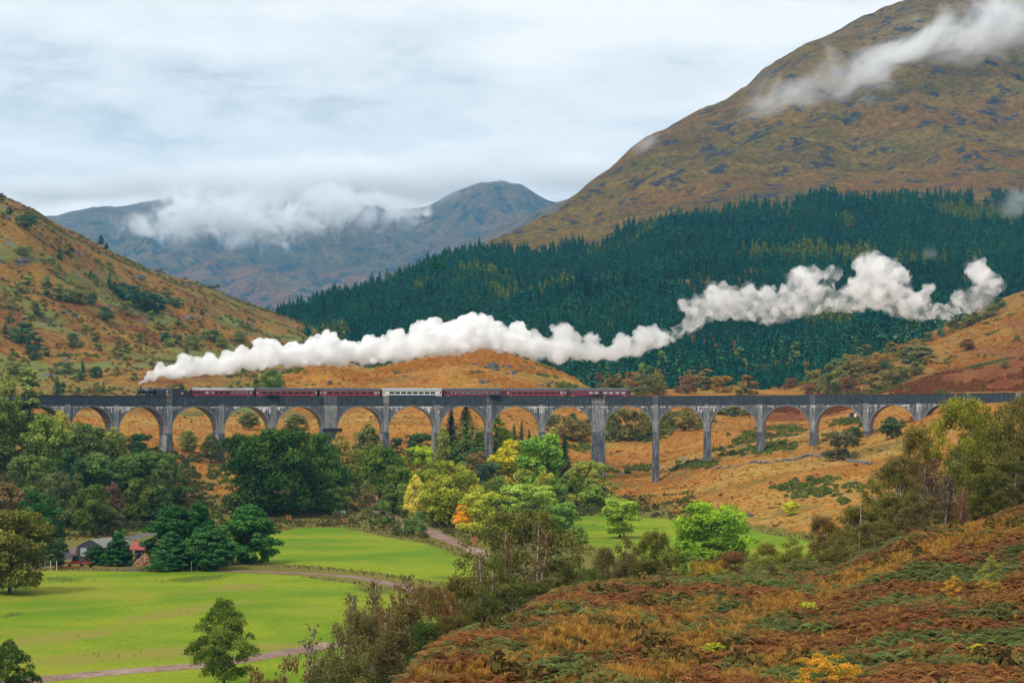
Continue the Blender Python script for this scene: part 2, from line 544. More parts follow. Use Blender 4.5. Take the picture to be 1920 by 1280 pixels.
def valley_cover(s, col, raw, c):
    fl = s.attr('floor')
    ln, dr, ru, wo = s.attr('lawn'), s.attr('dry'), s.attr('rush'), s.attr('wood')
    n = s.noise(raw, 0.12, 5, 0.6)
    n2 = s.noise(raw, 0.035, 4, 0.55, 0.5)
    n3 = s.noise(raw, 1.3, 4, 0.65)
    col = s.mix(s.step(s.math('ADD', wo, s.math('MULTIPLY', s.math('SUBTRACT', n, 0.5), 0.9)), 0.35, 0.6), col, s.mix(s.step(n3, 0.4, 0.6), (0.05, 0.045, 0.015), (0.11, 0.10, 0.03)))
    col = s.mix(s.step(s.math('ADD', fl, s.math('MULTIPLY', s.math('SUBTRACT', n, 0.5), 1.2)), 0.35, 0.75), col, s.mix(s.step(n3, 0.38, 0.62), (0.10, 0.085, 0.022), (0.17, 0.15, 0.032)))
    # rough verge, then the mown field
    edge = s.math('ADD', ln, s.math('MULTIPLY', s.math('SUBTRACT', n, 0.5), 5.0))
    col = s.mix(s.step(edge, -7.0, -3.5), col, s.mix(s.step(n3, 0.42, 0.6), (0.17, 0.125, 0.03), (0.12, 0.145, 0.026)))
    g = s.mix(s.step(n2, 0.36, 0.64), (0.120, 0.205, 0.008), (0.235, 0.275, 0.014))
    g = s.mix(s.step(n3, 0.35, 0.7), s.mix(0.45, g, (0.050, 0.12, 0.006)), g)
    g = s.mix(s.math('MULTIPLY', s.step(s.noise(raw, 0.02, 5, 0.6, 1.0), 0.52, 0.66), 0.6), g, (0.24, 0.225, 0.025))
    g = s.mix(s.step(s.math('ADD', s.math('MULTIPLY', dr, 1.35), s.math('MULTIPLY', s.math('SUBTRACT', n, 0.5), 1.6)), 0.3, 0.85), g, (0.20, 0.19, 0.03))
    g = s.mix(s.step(s.math('ADD', ru, s.math('MULTIPLY', s.math('SUBTRACT', s.noise(raw, 0.5, 5, 0.7), 0.5), 1.6)), 0.4, 0.85), g, (0.085, 0.12, 0.015))
    return s.mix(s.step(edge, -1.0, 0.8), col, g)


MOOR = [(0.36, 0.155, 0.026), (0.27, 0.105, 0.022), (0.30, 0.17, 0.035), (0.20, 0.125, 0.03), (0.15, 0.055, 0.018)]
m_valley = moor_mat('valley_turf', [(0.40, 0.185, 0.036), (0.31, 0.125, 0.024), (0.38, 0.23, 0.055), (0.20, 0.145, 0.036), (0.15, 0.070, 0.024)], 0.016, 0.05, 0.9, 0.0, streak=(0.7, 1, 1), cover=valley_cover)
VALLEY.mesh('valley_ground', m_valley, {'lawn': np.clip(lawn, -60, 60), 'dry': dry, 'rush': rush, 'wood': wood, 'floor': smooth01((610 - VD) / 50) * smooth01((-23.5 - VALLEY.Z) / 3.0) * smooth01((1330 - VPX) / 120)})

# --- the bracken hillside the photographer stands on
fc = [430, 620, 700, 760, 800, 880, 960, 1050, 1120, 1250, 1420, 1560, 1650, 1740, 1850, 1920, 2100, 2400]
fr = [1700, 1500, 1410, 1325, 1265, 1212, 1190, 1120, 1105, 1098, 1086, 1080, 1040, 1005, 985, 960, 900, 840]
fd = [75, 78, 82, 86, 89, 95, 104, 116, 124, 130, 136, 142, 144, 146, 150, 150, 152, 155]
f_px = np.arange(430, 2400, 5.0)
FORE = loft(fc, [[(HZ + 3.0 / 14 * F, 14)] * len(fc), [(HZ + (8.4 if c < 1000 else 8.2) / 50 * F, 50) for c in fc],
                 [(y + (1290 - y) * 0.42, d * 0.73) for y, d in zip(fr, fd)], list(zip(fr, fd)),
                 [(y + 34 + max(0, 1000 - c) * 0.05, d + 38) for c, y, d in zip(fc, fr, fd)], [(HZ + max(24.5 + (1500 - c) * 0.008, 20) / (d + 110) * F, d + 110) for c, d in zip(fc, fd)],
                 [(HZ + 36 / (d + 220) * F, d + 220) for d in fd]], f_px, 260, 1.0, 24.0, 1.7, 5, [0.1, 0.5, 0.8, 0.35, 0.8, 1, 1])
m_fore = moor_mat('bracken_hillside_turf', [(0.22, 0.085, 0.022), (0.16, 0.05, 0.016), (0.30, 0.15, 0.028), (0.14, 0.10, 0.026), (0.08, 0.03, 0.012)], 0.05, 0.22, 3.0, 0.0, seed=4.0)
FORE.mesh('bracken_hillside', m_fore)

# --- the hill behind the locomotive
lc = [-250, -100, 0, 60, 150, 270, 385, 470, 600, 650, 720, 800]
lr = [250, 320, 364, 394, 441, 501, 536, 572, 616, 638, 672, 705]
ld = [1280, 1270, 1270, 1290, 1330, 1390, 1450, 1500, 1570, 1600, 1640, 1680]
lf = [(905, 0)] * 0
LEFT = loft(lc, [[(835, 770)] * len(lc), [(742 - 8 * (c < 500), 905) for c in lc], [(742 + (y - 742) * 0.30 - 6, 1000 + (d - 1270) * 0.3) for y, d in zip(lr, ld)], [(742 + (y - 742) * 0.66 + 10, 1135 + (d - 1270) * 0.62) for y, d in zip(lr, ld)],
                 list(zip(lr, ld)), [(y + 20, d + 150) for y, d in zip(lr, ld)], [(735, d + 600) for d in ld]], np.arange(-250, 800, 4.0), 520, 10.0, 75.0, 3.3, 6, [0.2, 0.35, 1, 1.1, 0.22, 0.8, 0.5], ridge=4)


def left_cover(s, col, raw, c):
    n = s.noise(raw, 0.012, 5, 0.6, 0.8)
    n2 = s.noise(raw, 0.035, 5, 0.65, 0.5)
    return s.mix(s.step(s.math('ADD', s.math('MULTIPLY', n, 0.6), s.math('MULTIPLY', n2, 0.4)), 0.52, 0.58), col, s.mix(s.step(n2, 0.4, 0.6), (0.075, 0.085, 0.02), (0.14, 0.15, 0.04)))


LEFT.mesh('hill', moor_mat('hill_turf', [(0.27, 0.145, 0.030), (0.20, 0.098, 0.024), (0.22, 0.16, 0.036), (0.18, 0.066, 0.022), (0.10, 0.062, 0.022)], 0.009, 0.028, 0.35, 0.7, seed=2.0, cover=left_cover, bump=2.0))

# --- the orange knoll behind the coaches
kc = [380, 480, 560, 640, 690, 740, 800, 860, 900, 960, 1010, 1060, 1095, 1130, 1200]
kr = [735, 712, 690, 674, 690, 682, 668, 656, 653, 668, 680, 700, 722, 748, 800]
kd = [960, 975, 985, 995, 990, 1000, 1010, 1010, 1010, 1005, 1000, 990, 985, 980, 975]
KNOLL = loft(kc, [[(805, 820)] * 11 + [(815, 820), (835, 820), (850, 820), (870, 820)], [(748 + (y - 748) * 0.3, 900) for y in kr], list(zip(kr, kd)), [(752, d + 70) for d in kd], [(775, d + 150) for d in kd]], np.arange(380, 1200, 3.0), 130, 3.0, 38.0, 6.1, 6, [0.5, 1, 0.45, 1, 1], ridge=2)
KNOLL.mesh('knoll', moor_mat('knoll_turf', [(0.38, 0.165, 0.028), (0.30, 0.125, 0.024), (0.34, 0.19, 0.036), (0.24, 0.14, 0.03), (0.19, 0.08, 0.02)], 0.014, 0.05, 0.5, 0.85, seed=8.0, streak=(0.6, 1, 1)))

# --- the russet moor right of the viaduct, two swells
rc = [1430, 1500, 1560, 1640, 1700, 1750, 1850, 1920, 2050, 2250]
rr = [760, 752, 746, 738, 722, 706, 684, 671, 650, 630]
RED = loft(rc, [[(830, 790)] * len(rc), [(752 + (y - 752) * 0.35, 890) for y in rr], [(y, 965) for y in rr], [(752, 1050)] * len(rc), [(770, 1120)] * len(rc)], np.arange(1430, 2250, 4.0), 120, 2.4, 34.0, 2.2, 6, [0.5, 1, 0.5, 1, 1])
RED.mesh('russet_moor', moor_mat('russet_moor_turf', [(0.23, 0.078, 0.022), (0.17, 0.052, 0.018), (0.33, 0.15, 0.028), (0.20, 0.09, 0.025), (0.09, 0.035, 0.015)], 0.016, 0.06, 0.5, 0.4, seed=5.0))
yc = [1380, 1470, 1530, 1580, 1640, 1700, 1740, 1800, 1850, 1920, 2050, 2250]
yr = [735, 728, 712, 698, 682, 652, 630, 612, 585, 556, 520, 480]
YEL = loft(yc, [[(800, 930)] * len(yc), [(744 + (y - 744) * 0.30, 1030) for y in yr], [(744 + (y - 744) * 0.7 - 4, 1110) for y in yr], [(y, 1190 + (2250 - c) * 0.02) for c, y in zip(yc, yr)], [(y + 10, 1290) for y in yr], [(760, 1500)] * len(yc)], np.arange(1380, 2250, 4.0), 150, 3.4, 44.0, 7.2, 6, [0.5, 1, 1, 0.45, 1, 1])
YEL.mesh('grassy_moor', moor_mat('grassy_moor_turf', [(0.31, 0.155, 0.032), (0.25, 0.13, 0.03), (0.22, 0.085, 0.025), (0.19, 0.13, 0.035), (0.12, 0.05, 0.018)], 0.012, 0.045, 0.45, 0.6, seed=11.0))

# --- the mountain with the conifer plantation on its flank
mc = [470, 540, 650, 730, 800, 870, 930, 1000, 1060, 1100, 1160, 1200, 1250, 1300, 1370, 1410, 1440, 1480, 1560, 1640, 1700, 1800, 1920, 2100, 2350]
mf = [615, 598, 566, 538, 512, 488, 480, 478, 470, 462, 440, 425, 415, 406, 400, 392, 396, 388, 384, 382, 378, 382, 378, 360, 340]
mr = [612, 595, 563, 535, 509, 480, 447, 415, 380, 346, 300, 263, 240, 211, 180, 150, 124, 99, 61, 21, -2, -40, -90, -150, -210]
md = [1750, 1760, 1800, 1840, 1890, 1960, 2080, 2200, 2280, 2350, 2440, 2500, 2540, 2580, 2620, 2650, 2680, 2700, 2740, 2780, 2800, 2850, 2900, 2960, 3050]
mfd = [1720 + min(230, max(0, c - 540) * 0.5) for c in mc]
MOUNT = loft(mc, [[(752, 1080)] * len(mc), [(745 + (y - 745) * 0.22, 1230) for y in mf], [(745 + (y - 745) * 0.62, 1480) for y in mf], list(zip(mf, mfd)),
                  [(y * 0.55 + r * 0.45, d * 0.5 + e * 0.5) for y, d, r, e in zip(mf, mfd, mr, md)], list(zip(mr, md)), [(r + 60, e + 250) for r, e in zip(mr, md)], [(720, e + 1300) for e in md]],
             np.arange(470, 2350, 5.0), 900, 30.0, 130.0, 4.4, 8, [0.1, 0.3, 0.4, 0.25, 1.0, 0.32, 1, 1], ridge=5)
MOUNT.mesh('mountain', moor_mat('mountain_turf', [(0.175, 0.115, 0.034), (0.115, 0.078, 0.028), (0.165, 0.088, 0.028), (0.115, 0.098, 0.030), (0.034, 0.029, 0.022)], 0.005, 0.020, 0.16, 1.3, (0.050, 0.058, 0.075), streak=(0.22, 0.9, 0.9), rot=0.9, seed=3.0, bump=4.0))

# --- the far range
xc = [-300, 0, 100, 180, 240, 275, 340, 420, 500, 580, 660, 740, 800, 850, 890, 940, 985, 1020, 1060, 1160, 1300]
xr = [430, 415, 404, 388, 385, 378, 366, 362, 366, 362, 374, 390, 386, 361, 346, 339, 350, 372, 385, 410, 470]
FAR = loft(xc, [[(742, 6600)] * len(xc), [(742 + (y - 742) * 0.3, 7800) for y in xr], [(742 + (y - 742) * 0.68, 9000) for y in xr], [(y, 10200) for y in xr], [(y + 40, 10800) for y in xr], [(735, 11800)] * len(xc)], np.arange(-300, 1300, 4.0), 460, 210.0, 700.0, 9.4, 8, [0.3, 1, 1.1, 0.12, 0.8, 1], ridge=3)
m_far = moor_mat('far_range_turf', [(0.17, 0.115, 0.055), (0.11, 0.085, 0.048), (0.19, 0.085, 0.04), (0.085, 0.08, 0.05), (0.035, 0.032, 0.03)], 0.0014, 0.0055, 0.03, 1.35, (0.035, 0.045, 0.07), streak=(0.45, 1, 0.45), rot=-0.7, seed=6.0, bump=8.0)
FAR.mesh('far_mountain', m_far)
sc = [640, 700, 800, 900, 990, 1060, 1110, 1160, 1260]
sr = [590, 550, 490, 443, 402, 374, 364, 360, 380]
SPUR = loft(sc, [[(742, 5400)] * len(sc), [(742 + (y - 742) * 0.55, 6300) for y in sr], [(y, 7200) for y in sr], [(y + 40, 7450) for y in sr], [(735, 8000)] * len(sc)], np.arange(640, 1260, 4.0), 180, 55.0, 480.0, 12.4, 7, [0.3, 1, 0.2, 1, 1], ridge=2)
SPUR.mesh('mountain_spur', m_far)
# ------------------------------------------------------------------ the viaduct
VA_X, VA_D, VR = (1085 - CX) / F * 700.0, 700.0, 240.0       # apex of the curve and its radius
HALF = 2.75                                                   # half the width of the viaduct
TOPY = ([-150, 0, 70, 200, 318, 620, 1122, 1325, 1560, 1722, 1890, 2050], [738.2, 739.0, 739.8, 741.2, 742.0, 742.2, 742.2, 741.6, 740.0, 738.2, 735.8, 733.5])


def arc(phi, off=0.0):
    """plan position on the curve; off > 0 is the far side"""
    r = VR + off
    return VA_X + r * math.sin(phi), VA_D - VR + r * math.cos(phi)


def phi_at(px, off=0.0):
    lo, hi = -1.1, 1.0
    for _ in range(60):
        m = (lo + hi) / 2
        x, y = arc(m, off)
        if CX + F * x / y < px:
            lo = m
        else:
            hi = m
    return (lo + hi) / 2


def top_z(phi):
    x, y = arc(phi, -HALF)
    px = CX + F * x / y
    return (HZ - np.interp(px, *TOPY)) / F * y


PIER_PX = [-66, 28, 127, 218, 317.6, 415.5, 513, 619.5, 724, 820, 917.5, 1016.5, 1122, 1229, 1325, 1424.5, 1523.5, 1624, 1723, 1818, 1910]
PIER_PHI = [phi_at(p, -HALF) for p in PIER_PX]
PIER_HW = [2.15 if p in (619.5, 1122) else 0.92 for p in PIER_PX]
S0 = PIER_PHI[0] * VR


def concrete(name, base, dark, pale, drips=0.0, patch=0.5, seed=0.0, board=0.35):
    s = Nodes(name)
    uv = s.coords('UV', (1, 1, 1), (seed, 0, 0))
    big = s.noise(s.coords('UV', (0.13, 0.22, 1), (seed, 0, 0)), 1.0, 4, 0.6)
    mid = s.noise(s.coords('UV', (0.7, 0.45, 1), (seed + 3, 0, 0)), 1.0, 6, 0.7)
    run = s.noise(s.coords('UV', (1.9, 0.16, 1), (seed + 7, 0, 0)), 1.0, 6, 0.65)
    fine = s.noise(s.coords('UV', (5, 5, 1), (seed, 0, 0)), 1.0, 4, 0.7)
    sp = s.n('ShaderNodeSeparateXYZ'); s.l(uv, sp.inputs[0])
    v = sp.outputs[1]
    lift = s.math('ABSOLUTE', s.math('SUBTRACT', s.math('FRACT', s.math('MULTIPLY', v, 1.0 / 0.62)), 0.5))   # lift lines
    line = s.step(lift, 0.40, 0.5)
    col = s.mix(s.step(s.math('MULTIPLY_ADD', run, 0.6, s.math('MULTIPLY', mid, 0.4)), 0.40, 0.62), dark, base)
    col = s.mix(s.step(s.math('MULTIPLY_ADD', big, patch, s.math('MULTIPLY', run, 1 - patch)), 0.55, 0.72), col, pale)
    col = s.mix(s.math('MULTIPLY', line, board), col, (0.03, 0.034, 0.04))
    col = s.mix(s.step(fine, 0.3, 0.7), s.mix(0.3, col, (0.02, 0.025, 0.03)), col)
    if drips > 0:
        # lime runs under the string course: short vertical streaks hanging from a broken horizontal line
        n1 = s.noise(s.coords('UV', (0.55, 0.22, 1), (seed + 31, 0, 0)), 1.0, 4, 0.7)
        n2 = s.noise(s.coords('UV', (2.6, 0.30, 1), (seed + 41, 0, 0)), 1.0, 3, 0.6)
        n3 = s.noise(s.coords('UV', (0.045, 0.0, 1), (seed + 51, 0, 0)), 1.0, 2, 0.5)
        hang = s.math('MULTIPLY', s.step(v, 2.35, 2.62), s.math('SUBTRACT', 1.0, s.step(v, 2.7, 5.2)))
        f = s.math('MULTIPLY', hang, s.math('ADD', s.math('SUBTRACT', s.math('MULTIPLY_ADD', n2, 0.75, s.math('MULTIPLY', n1, 0.45)), 0.66), s.math('MULTIPLY', s.math('SUBTRACT', n3, 0.5), 0.7)))
        col = s.mix(s.math('MULTIPLY', s.step(f, 0.0, 0.06), drips), col, (0.62, 0.62, 0.60))
        bandl = s.math('MULTIPLY', s.step(v, 2.42, 2.56), s.math('SUBTRACT', 1.0, s.step(v, 2.62, 2.8)))
        f2 = s.math('MULTIPLY', bandl, s.step(s.math('ADD', n1, s.math('MULTIPLY', s.math('SUBTRACT', n3, 0.5), 0.8)), 0.46, 0.56))
        col = s.mix(s.math('MULTIPLY', f2, drips), col, (0.60, 0.60, 0.58))
    h = s.math('ADD', s.math('MULTIPLY', mid, 0.06), s.math('MULTIPLY', line, -0.05))
    return s.principled(col, 0.9, s.bump(h, 0.8, 0.5), spec=0.15)


m_face = concrete('weathered_concrete_face', (0.145, 0.155, 0.170), (0.058, 0.070, 0.085), (0.30, 0.30, 0.30), 1.0, 0.6)
m_par = concrete('parapet_concrete', (0.062, 0.074, 0.088), (0.022, 0.034, 0.046), (0.16, 0.165, 0.17), 0.0, 0.55, 9.0)
m_soff = concrete('sheltered_concrete', (0.42, 0.39, 0.36), (0.24, 0.23, 0.22), (0.52, 0.49, 0.45), 0.0, 0.4, 4.0, 0.5)
m_ring = concrete('arch_edge_concrete', (0.27, 0.28, 0.29), (0.12, 0.13, 0.145), (0.46, 0.45, 0.44), 0.0, 0.5, 14.0, 0.2)
m_pier = concrete('pier_concrete', (0.165, 0.17, 0.18), (0.045, 0.054, 0.065), (0.55, 0.55, 0.53), 0.0, 0.12, 21.0, 0.4)
m_pil = concrete('pilaster_concrete', (0.31, 0.305, 0.295), (0.135, 0.145, 0.155), (0.58, 0.55, 0.50), 1.0, 0.5, 33.0, 0.4)
m_black = plain('black_netting', (0.012, 0.014, 0.02), 0.8)
m_rail = plain('rail_steel', (0.10, 0.07, 0.05), 0.5, 0.6)
m_ballast = plain('ballast', (0.14, 0.13, 0.12), 0.95, 0, 0.5, 6)
m_sleeper = plain('sleeper_wood', (0.06, 0.05, 0.045), 0.9)


class AM:
    """mesh in viaduct coordinates: s along the curve (m), t across it, z; uv = (s, depth below parapet top)"""
    def __init__(s):
        s.v, s.f, s.uv = [], [], []

    def p(s, a, t, dep):
        phi = a / VR
        x, y = arc(phi, t)
        z = top_z(phi) - dep
        s.v.append((x, y, z)); s.uv.append((a - S0, dep + 0.31 * t))
        return len(s.v) - 1

    def q(s, *pts):
        s.f.append(tuple(s.p(*x) for x in pts))

    def box(s, a0, a1, t0, t1, d0, d1, n=1, taper=0.0):
        """d0 top depth, d1 bottom depth"""
        g = taper
        for i in range(n):
            u0, u1 = a0 + (a1 - a0) * i / n, a0 + (a1 - a0) * (i + 1) / n
            e0, e1 = (-g if i == 0 else 0), (g if i == n - 1 else 0)
            s.q((u0, t0, d0), (u0 + e0, t0 - g, d1), (u1 + e1, t0 - g, d1), (u1, t0, d0))
            s.q((u1, t1, d0), (u1 + e1, t1 + g, d1), (u0 + e0, t1 + g, d1), (u0, t1, d0))
            s.q((u0, t0, d0), (u1, t0, d0), (u1, t1, d0), (u0, t1, d0))
            s.q((u0 + e0, t0 - g, d1), (u0 + e0, t1 + g, d1), (u1 + e1, t1 + g, d1), (u1 + e1, t0 - g, d1))
        s.q((a0, t1, d0), (a0 - g, t1 + g, d1), (a0 - g, t0 - g, d1), (a0, t0, d0))
        s.q((a1, t0, d0), (a1 + g, t0 - g, d1), (a1 + g, t1 + g, d1), (a1, t1, d0))
        return s

    def build(s, name, mat, parent):
        o = link(name, mesh_np(name, s.v, s.f, uv=s.uv), mat)
        o.parent = parent
        o.matrix_parent_inverse = parent.matrix_world.inverted()
        return o


apex = arc(0)
VIA = empty('railway_viaduct', (apex[0], apex[1], top_z(0) - 27), 0, 'long curved concrete railway viaduct of tall round arches carrying the steam train', 'viaduct')
bpy.context.view_layer.update()
SPRING, SET = 10.6, 11.5          # springing line and pier set-off below the parapet top
STR = 2.5                         # string course below the parapet top
for i, (ph, hw) in enumerate(zip(PIER_PHI, PIER_HW)):
    a = ph * VR
    x, y = arc(ph)
    g = VALLEY.z(CX + F * x / y, y)
    bottom = top_z(ph) - g + 1.5
    m = AM(); n = 8
    k = 0.011
    # tapering shaft, in lifts so that the board lines follow it
    m.box(a - hw - 0.06, a + hw + 0.06, -HALF - 0.08, HALF + 0.08, SET, max(bottom, SET + 2), 1, k * max(bottom - SET, 2))
    o = m.build('pier', m_pier, VIA)
    o.data.materials.append(m_soff)                      # the sheltered sides under the arches stay pale
    for p in o.data.polygons[-2:]:
        p.material_index = 1
    m = AM(); m.box(a - hw - 0.16, a + hw + 0.16, -HALF - 0.18, HALF + 0.18, SET - 0.32, SET - 0.004, 1)
    m.build('pier_cap', m_ring, VIA)
    m = AM(); m.box(a - hw + 0.04, a + hw - 0.04, -HALF - 0.16, -HALF + 0.02, STR + 0.22, SET - 0.33, 2)
    m.build('pilaster', m_pil, VIA)
    m = AM(); m.box(a - hw + 0.04, a + hw - 0.04, HALF - 0.02, HALF + 0.16, STR + 0.22, SET - 0.33, 2)
    m.build('pilaster', m_pil, VIA)
    m = AM(); m.box(a - hw, a + hw, -HALF - 0.13, -HALF - 0.005, 0.02, STR - 0.05, 2)
    m.build('parapet_panel', m_face if i % 3 == 1 else m_pil if i % 4 == 0 else m_par, VIA)
for i in range(len(PIER_PX) - 1):
    a0, a1 = PIER_PHI[i] * VR + PIER_HW[i], PIER_PHI[i + 1] * VR - PIER_HW[i + 1]
    mid, rad = (a0 + a1) / 2, (a1 - a0) / 2
    f = 1.0
    if rad > 7.55:
        rad_z = 7.35
    else:
        rad_z = rad
    NSEG = 28
    ang = [math.pi * k / NSEG for k in range(NSEG + 1)]
    hole = [(mid - rad * math.cos(t), STR + 0.82 + rad_z * (1 - math.sin(t))) for t in ang]
    sp = hole[0][1]
    # spandrels, both faces
    for t in (-HALF, HALF):
        m = AM()
        for k in range(NSEG):
            (u0, d0), (u1, d1) = hole[k], hole[k + 1]
            q = [(u0, t, STR), (u0, t, d0), (u1, t, d1), (u1, t, STR)]
            m.q(*(q if t < 0 else q[::-1]))
        for e, w in ((a0, -PIER_HW[i]), (a1, PIER_HW[i + 1])):     # the wall over half of each pier
            e0, e1 = sorted((e, e + w))
            q = [(e0, t, STR), (e0, t, SET), (e1, t, SET), (e1, t, STR)]
            m.q(*(q if t < 0 else q[::-1]))
        m.build('spandrel_wall', m_face, VIA)
    m = AM()
    for k in range(NSEG):
        (u0, d0), (u1, d1) = hole[k], hole[k + 1]
        m.q((u0, HALF, d0), (u1, HALF, d1), (u1, -HALF, d1), (u0, -HALF, d0))
    for e, fl in ((a0, 1), (a1, -1)):
        q = [(e, -HALF, sp), (e, HALF, sp), (e, HALF, SET), (e, -HALF, SET)]
        m.q(*(q if fl > 0 else q[::-1]))
    m.build('arch_soffit', m_soff, VIA)
    for t, o_ in ((-HALF - 0.05, 0.05), (HALF + 0.05, -0.05)):
        m = AM()
        for k in range(NSEG):
            (u0, d0), (u1, d1) = hole[k], hole[k + 1]
            c0, s0, c1, s1 = math.cos(ang[k]), math.sin(ang[k]), math.cos(ang[k + 1]), math.sin(ang[k + 1])
            w = 0.34
            out0, out1 = (u0 - w * c0, d0 - w * s0), (u1 - w * c1, d1 - w * s1)
            for q in ([(out0[0], t, out0[1]), (u0, t, d0), (u1, t, d1), (out1[0], t, out1[1])],
                      [(out0[0], t + o_, out0[1]), (out0[0], t, out0[1]), (out1[0], t, out1[1]), (out1[0], t + o_, out1[1])],
                      [(u0, t, d0), (u0, t + o_, d0), (u1, t + o_, d1), (u1, t, d1)]):
                m.q(*(q if t < 0 else q[::-1]))
        m.build('arch_ring', m_ring, VIA)
    s0, s1 = PIER_PHI[i] * VR, PIER_PHI[i + 1] * VR
    for t0, t1 in ((-HALF, -HALF + 0.42), (HALF - 0.42, HALF)):
        m = AM(); m.box(s0, s1, t0, t1, 0.13, STR - 0.06, 6); m.build('parapet_wall', m_par, VIA)
        m = AM(); m.box(s0, s1, t0 - 0.09, t1 + 0.09, 0.0, 0.126, 6); m.build('coping', m_par, VIA)
    m = AM(); m.box(s0, s1, -HALF - 0.14, HALF + 0.14, STR - 0.055, STR + 0.2, 6); m.build('string_course', m_par, VIA)
    m = AM(); m.box(s0, s1, -HALF + 0.43, HALF - 0.43, 1.62, STR - 0.06, 6); m.build('ballast_bed', m_ballast, VIA)
    for t in (-0.7175, 0.7175):
        m = AM(); m.box(s0, s1, t - 0.035, t + 0.035, 1.30, 1.46, 6); m.build('rail', m_rail, VIA)
    m = AM(); nsl = int((s1 - s0) / 0.75)
    for k in range(nsl):
        u = s0 + (k + 0.5) * (s1 - s0) / nsl
        m.box(u - 0.13, u + 0.13, -1.3, 1.3, 1.462, 1.615)
    o = m.build('sleepers', m_sleeper, VIA); o['kind'] = 'stuff'
# refuges: dark steel platforms let into the parapet
for px in (511.5, 928, 1120):
    a = phi_at(px, -HALF) * VR
    m = AM(); m.box(a - 1.9, a + 1.9, -HALF - 1.0, -HALF - 0.145, -0.06, 0.10)
    m.box(a - 1.9, a + 1.9, -HALF - 1.0, -HALF - 0.9, -0.42, -0.06)
    for u in (-1.5, 0, 1.5):
        m.box(a + u - 0.08, a + u + 0.08, -HALF - 0.8, -HALF - 0.146, 0.10, 0.75)
    m.build('refuge_platform', m_black, VIA)
# work platform round the foot of a wide pier
a = PIER_PHI[7] * VR
m = AM(); m.box(a - 2.9, a + 2.9, -HALF - 0.95, -HALF - 0.5, SET - 0.6, SET - 0.4); m.box(a - 2.9, a + 2.9, -HALF - 0.95, -HALF - 0.85, SET - 1.5, SET - 0.6); m.box(a + 2.7, a + 3.6, -HALF - 0.95, -HALF - 0.1, SET - 1.5, SET - 0.4)
for u in (-2.8, -0.9, 0.9, 2.8):
    m.box(a + u - 0.05, a + u + 0.05, -HALF - 0.9, -HALF - 0.8, SET - 0.4, SET + 7)
m.build('work_platform', m_black, VIA)

# ------------------------------------------------------------------ the train
m_maroon = plain('maroon_paint', (0.155, 0.010, 0.024), 0.35, 0, 0.12, 1.0, 0.5)
m_maroon_d = plain('dark_maroon_paint', (0.105, 0.010, 0.026), 0.35, 0, 0.12, 1.0, 0.5)
m_roof = plain('grey_roof_paint', (0.050, 0.058, 0.070), 0.5, 0, 0.35, 0.6, 0.4)
m_roof_pale = plain('pale_roof_paint', (0.30, 0.31, 0.32), 0.6, 0, 0.3, 0.6)
m_line = plain('lining_paint', (0.42, 0.035, 0.03), 0.5)
m_gold = plain('straw_lettering', (0.55, 0.25, 0.08), 0.5)
m_glass = plain('dark_window_glass', (0.012, 0.018, 0.022), 0.25, 0, 0.2, 1, 0.12)
m_glass_l = plain('painted_reflection_glass', (0.30, 0.36, 0.38), 0.1, 0, 0.3, 0.8, 0.8)  # pale base colour stands in for sky reflected in the panes
m_white = plain('white_paint', (0.78, 0.77, 0.72), 0.45, 0, 0.06)
m_cream = plain('cream_paint', (0.62, 0.60, 0.50), 0.45, 0, 0.08)
m_blue = plain('rail_blue_paint', (0.015, 0.065, 0.16), 0.4, 0, 0.1)
m_locob = plain('black_engine_paint', (0.006, 0.009, 0.014), 0.28, 0, 0.2, 1, 0.55)
m_boil = plain('black_boiler_cladding', (0.016, 0.026, 0.038), 0.35, 0, 0.2, 1, 0.6)  # base colour lifted above the engine black in place of highlights
m_steel = plain('worn_steel', (0.16, 0.17, 0.18), 0.35, 0.7)
m_red = plain('red_paint', (0.42, 0.025, 0.02), 0.45)
m_coal = plain('coal', (0.008, 0.008, 0.009), 0.6, 0, 0.5, 12)
m_orange = plain('orange_crest', (0.75, 0.20, 0.02), 0.5)
m_under = plain('underframe_black', (0.012, 0.012, 0.013), 0.8)


def stand(px0, px1):
    """where a vehicle stands whose ends show at these columns: its centre, heading and length"""
    p0, p1 = phi_at(px0, -1.4), phi_at(px1, -1.4)
    ph = (p0 + p1) / 2
    x, y = arc(ph)
    L = VR * 2 * math.sin((p1 - p0) / 2)
    return Vector((x, y, top_z(ph) - 1.30)), -ph, L


def wheel(parent, x, y, r, name='wheel', mat=None, w=0.13):
    m = MB(); n = 18
    prof = [(r * math.cos(2 * math.pi * k / n), r + r * math.sin(2 * math.pi * k / n)) for k in range(n)]
    m.prism_y([(x + a, b) for a, b in prof], y - w / 2, y + w / 2)
    o = m.build(name, mat or m_under, parent)
    h = MB(); h.prism_y([(x + a * 0.2, r + (b - r) * 0.2) for a, b in prof], y - w / 2 - 0.05, y + w / 2 + 0.05)
    h.build('hub', m_steel, o)
    return o


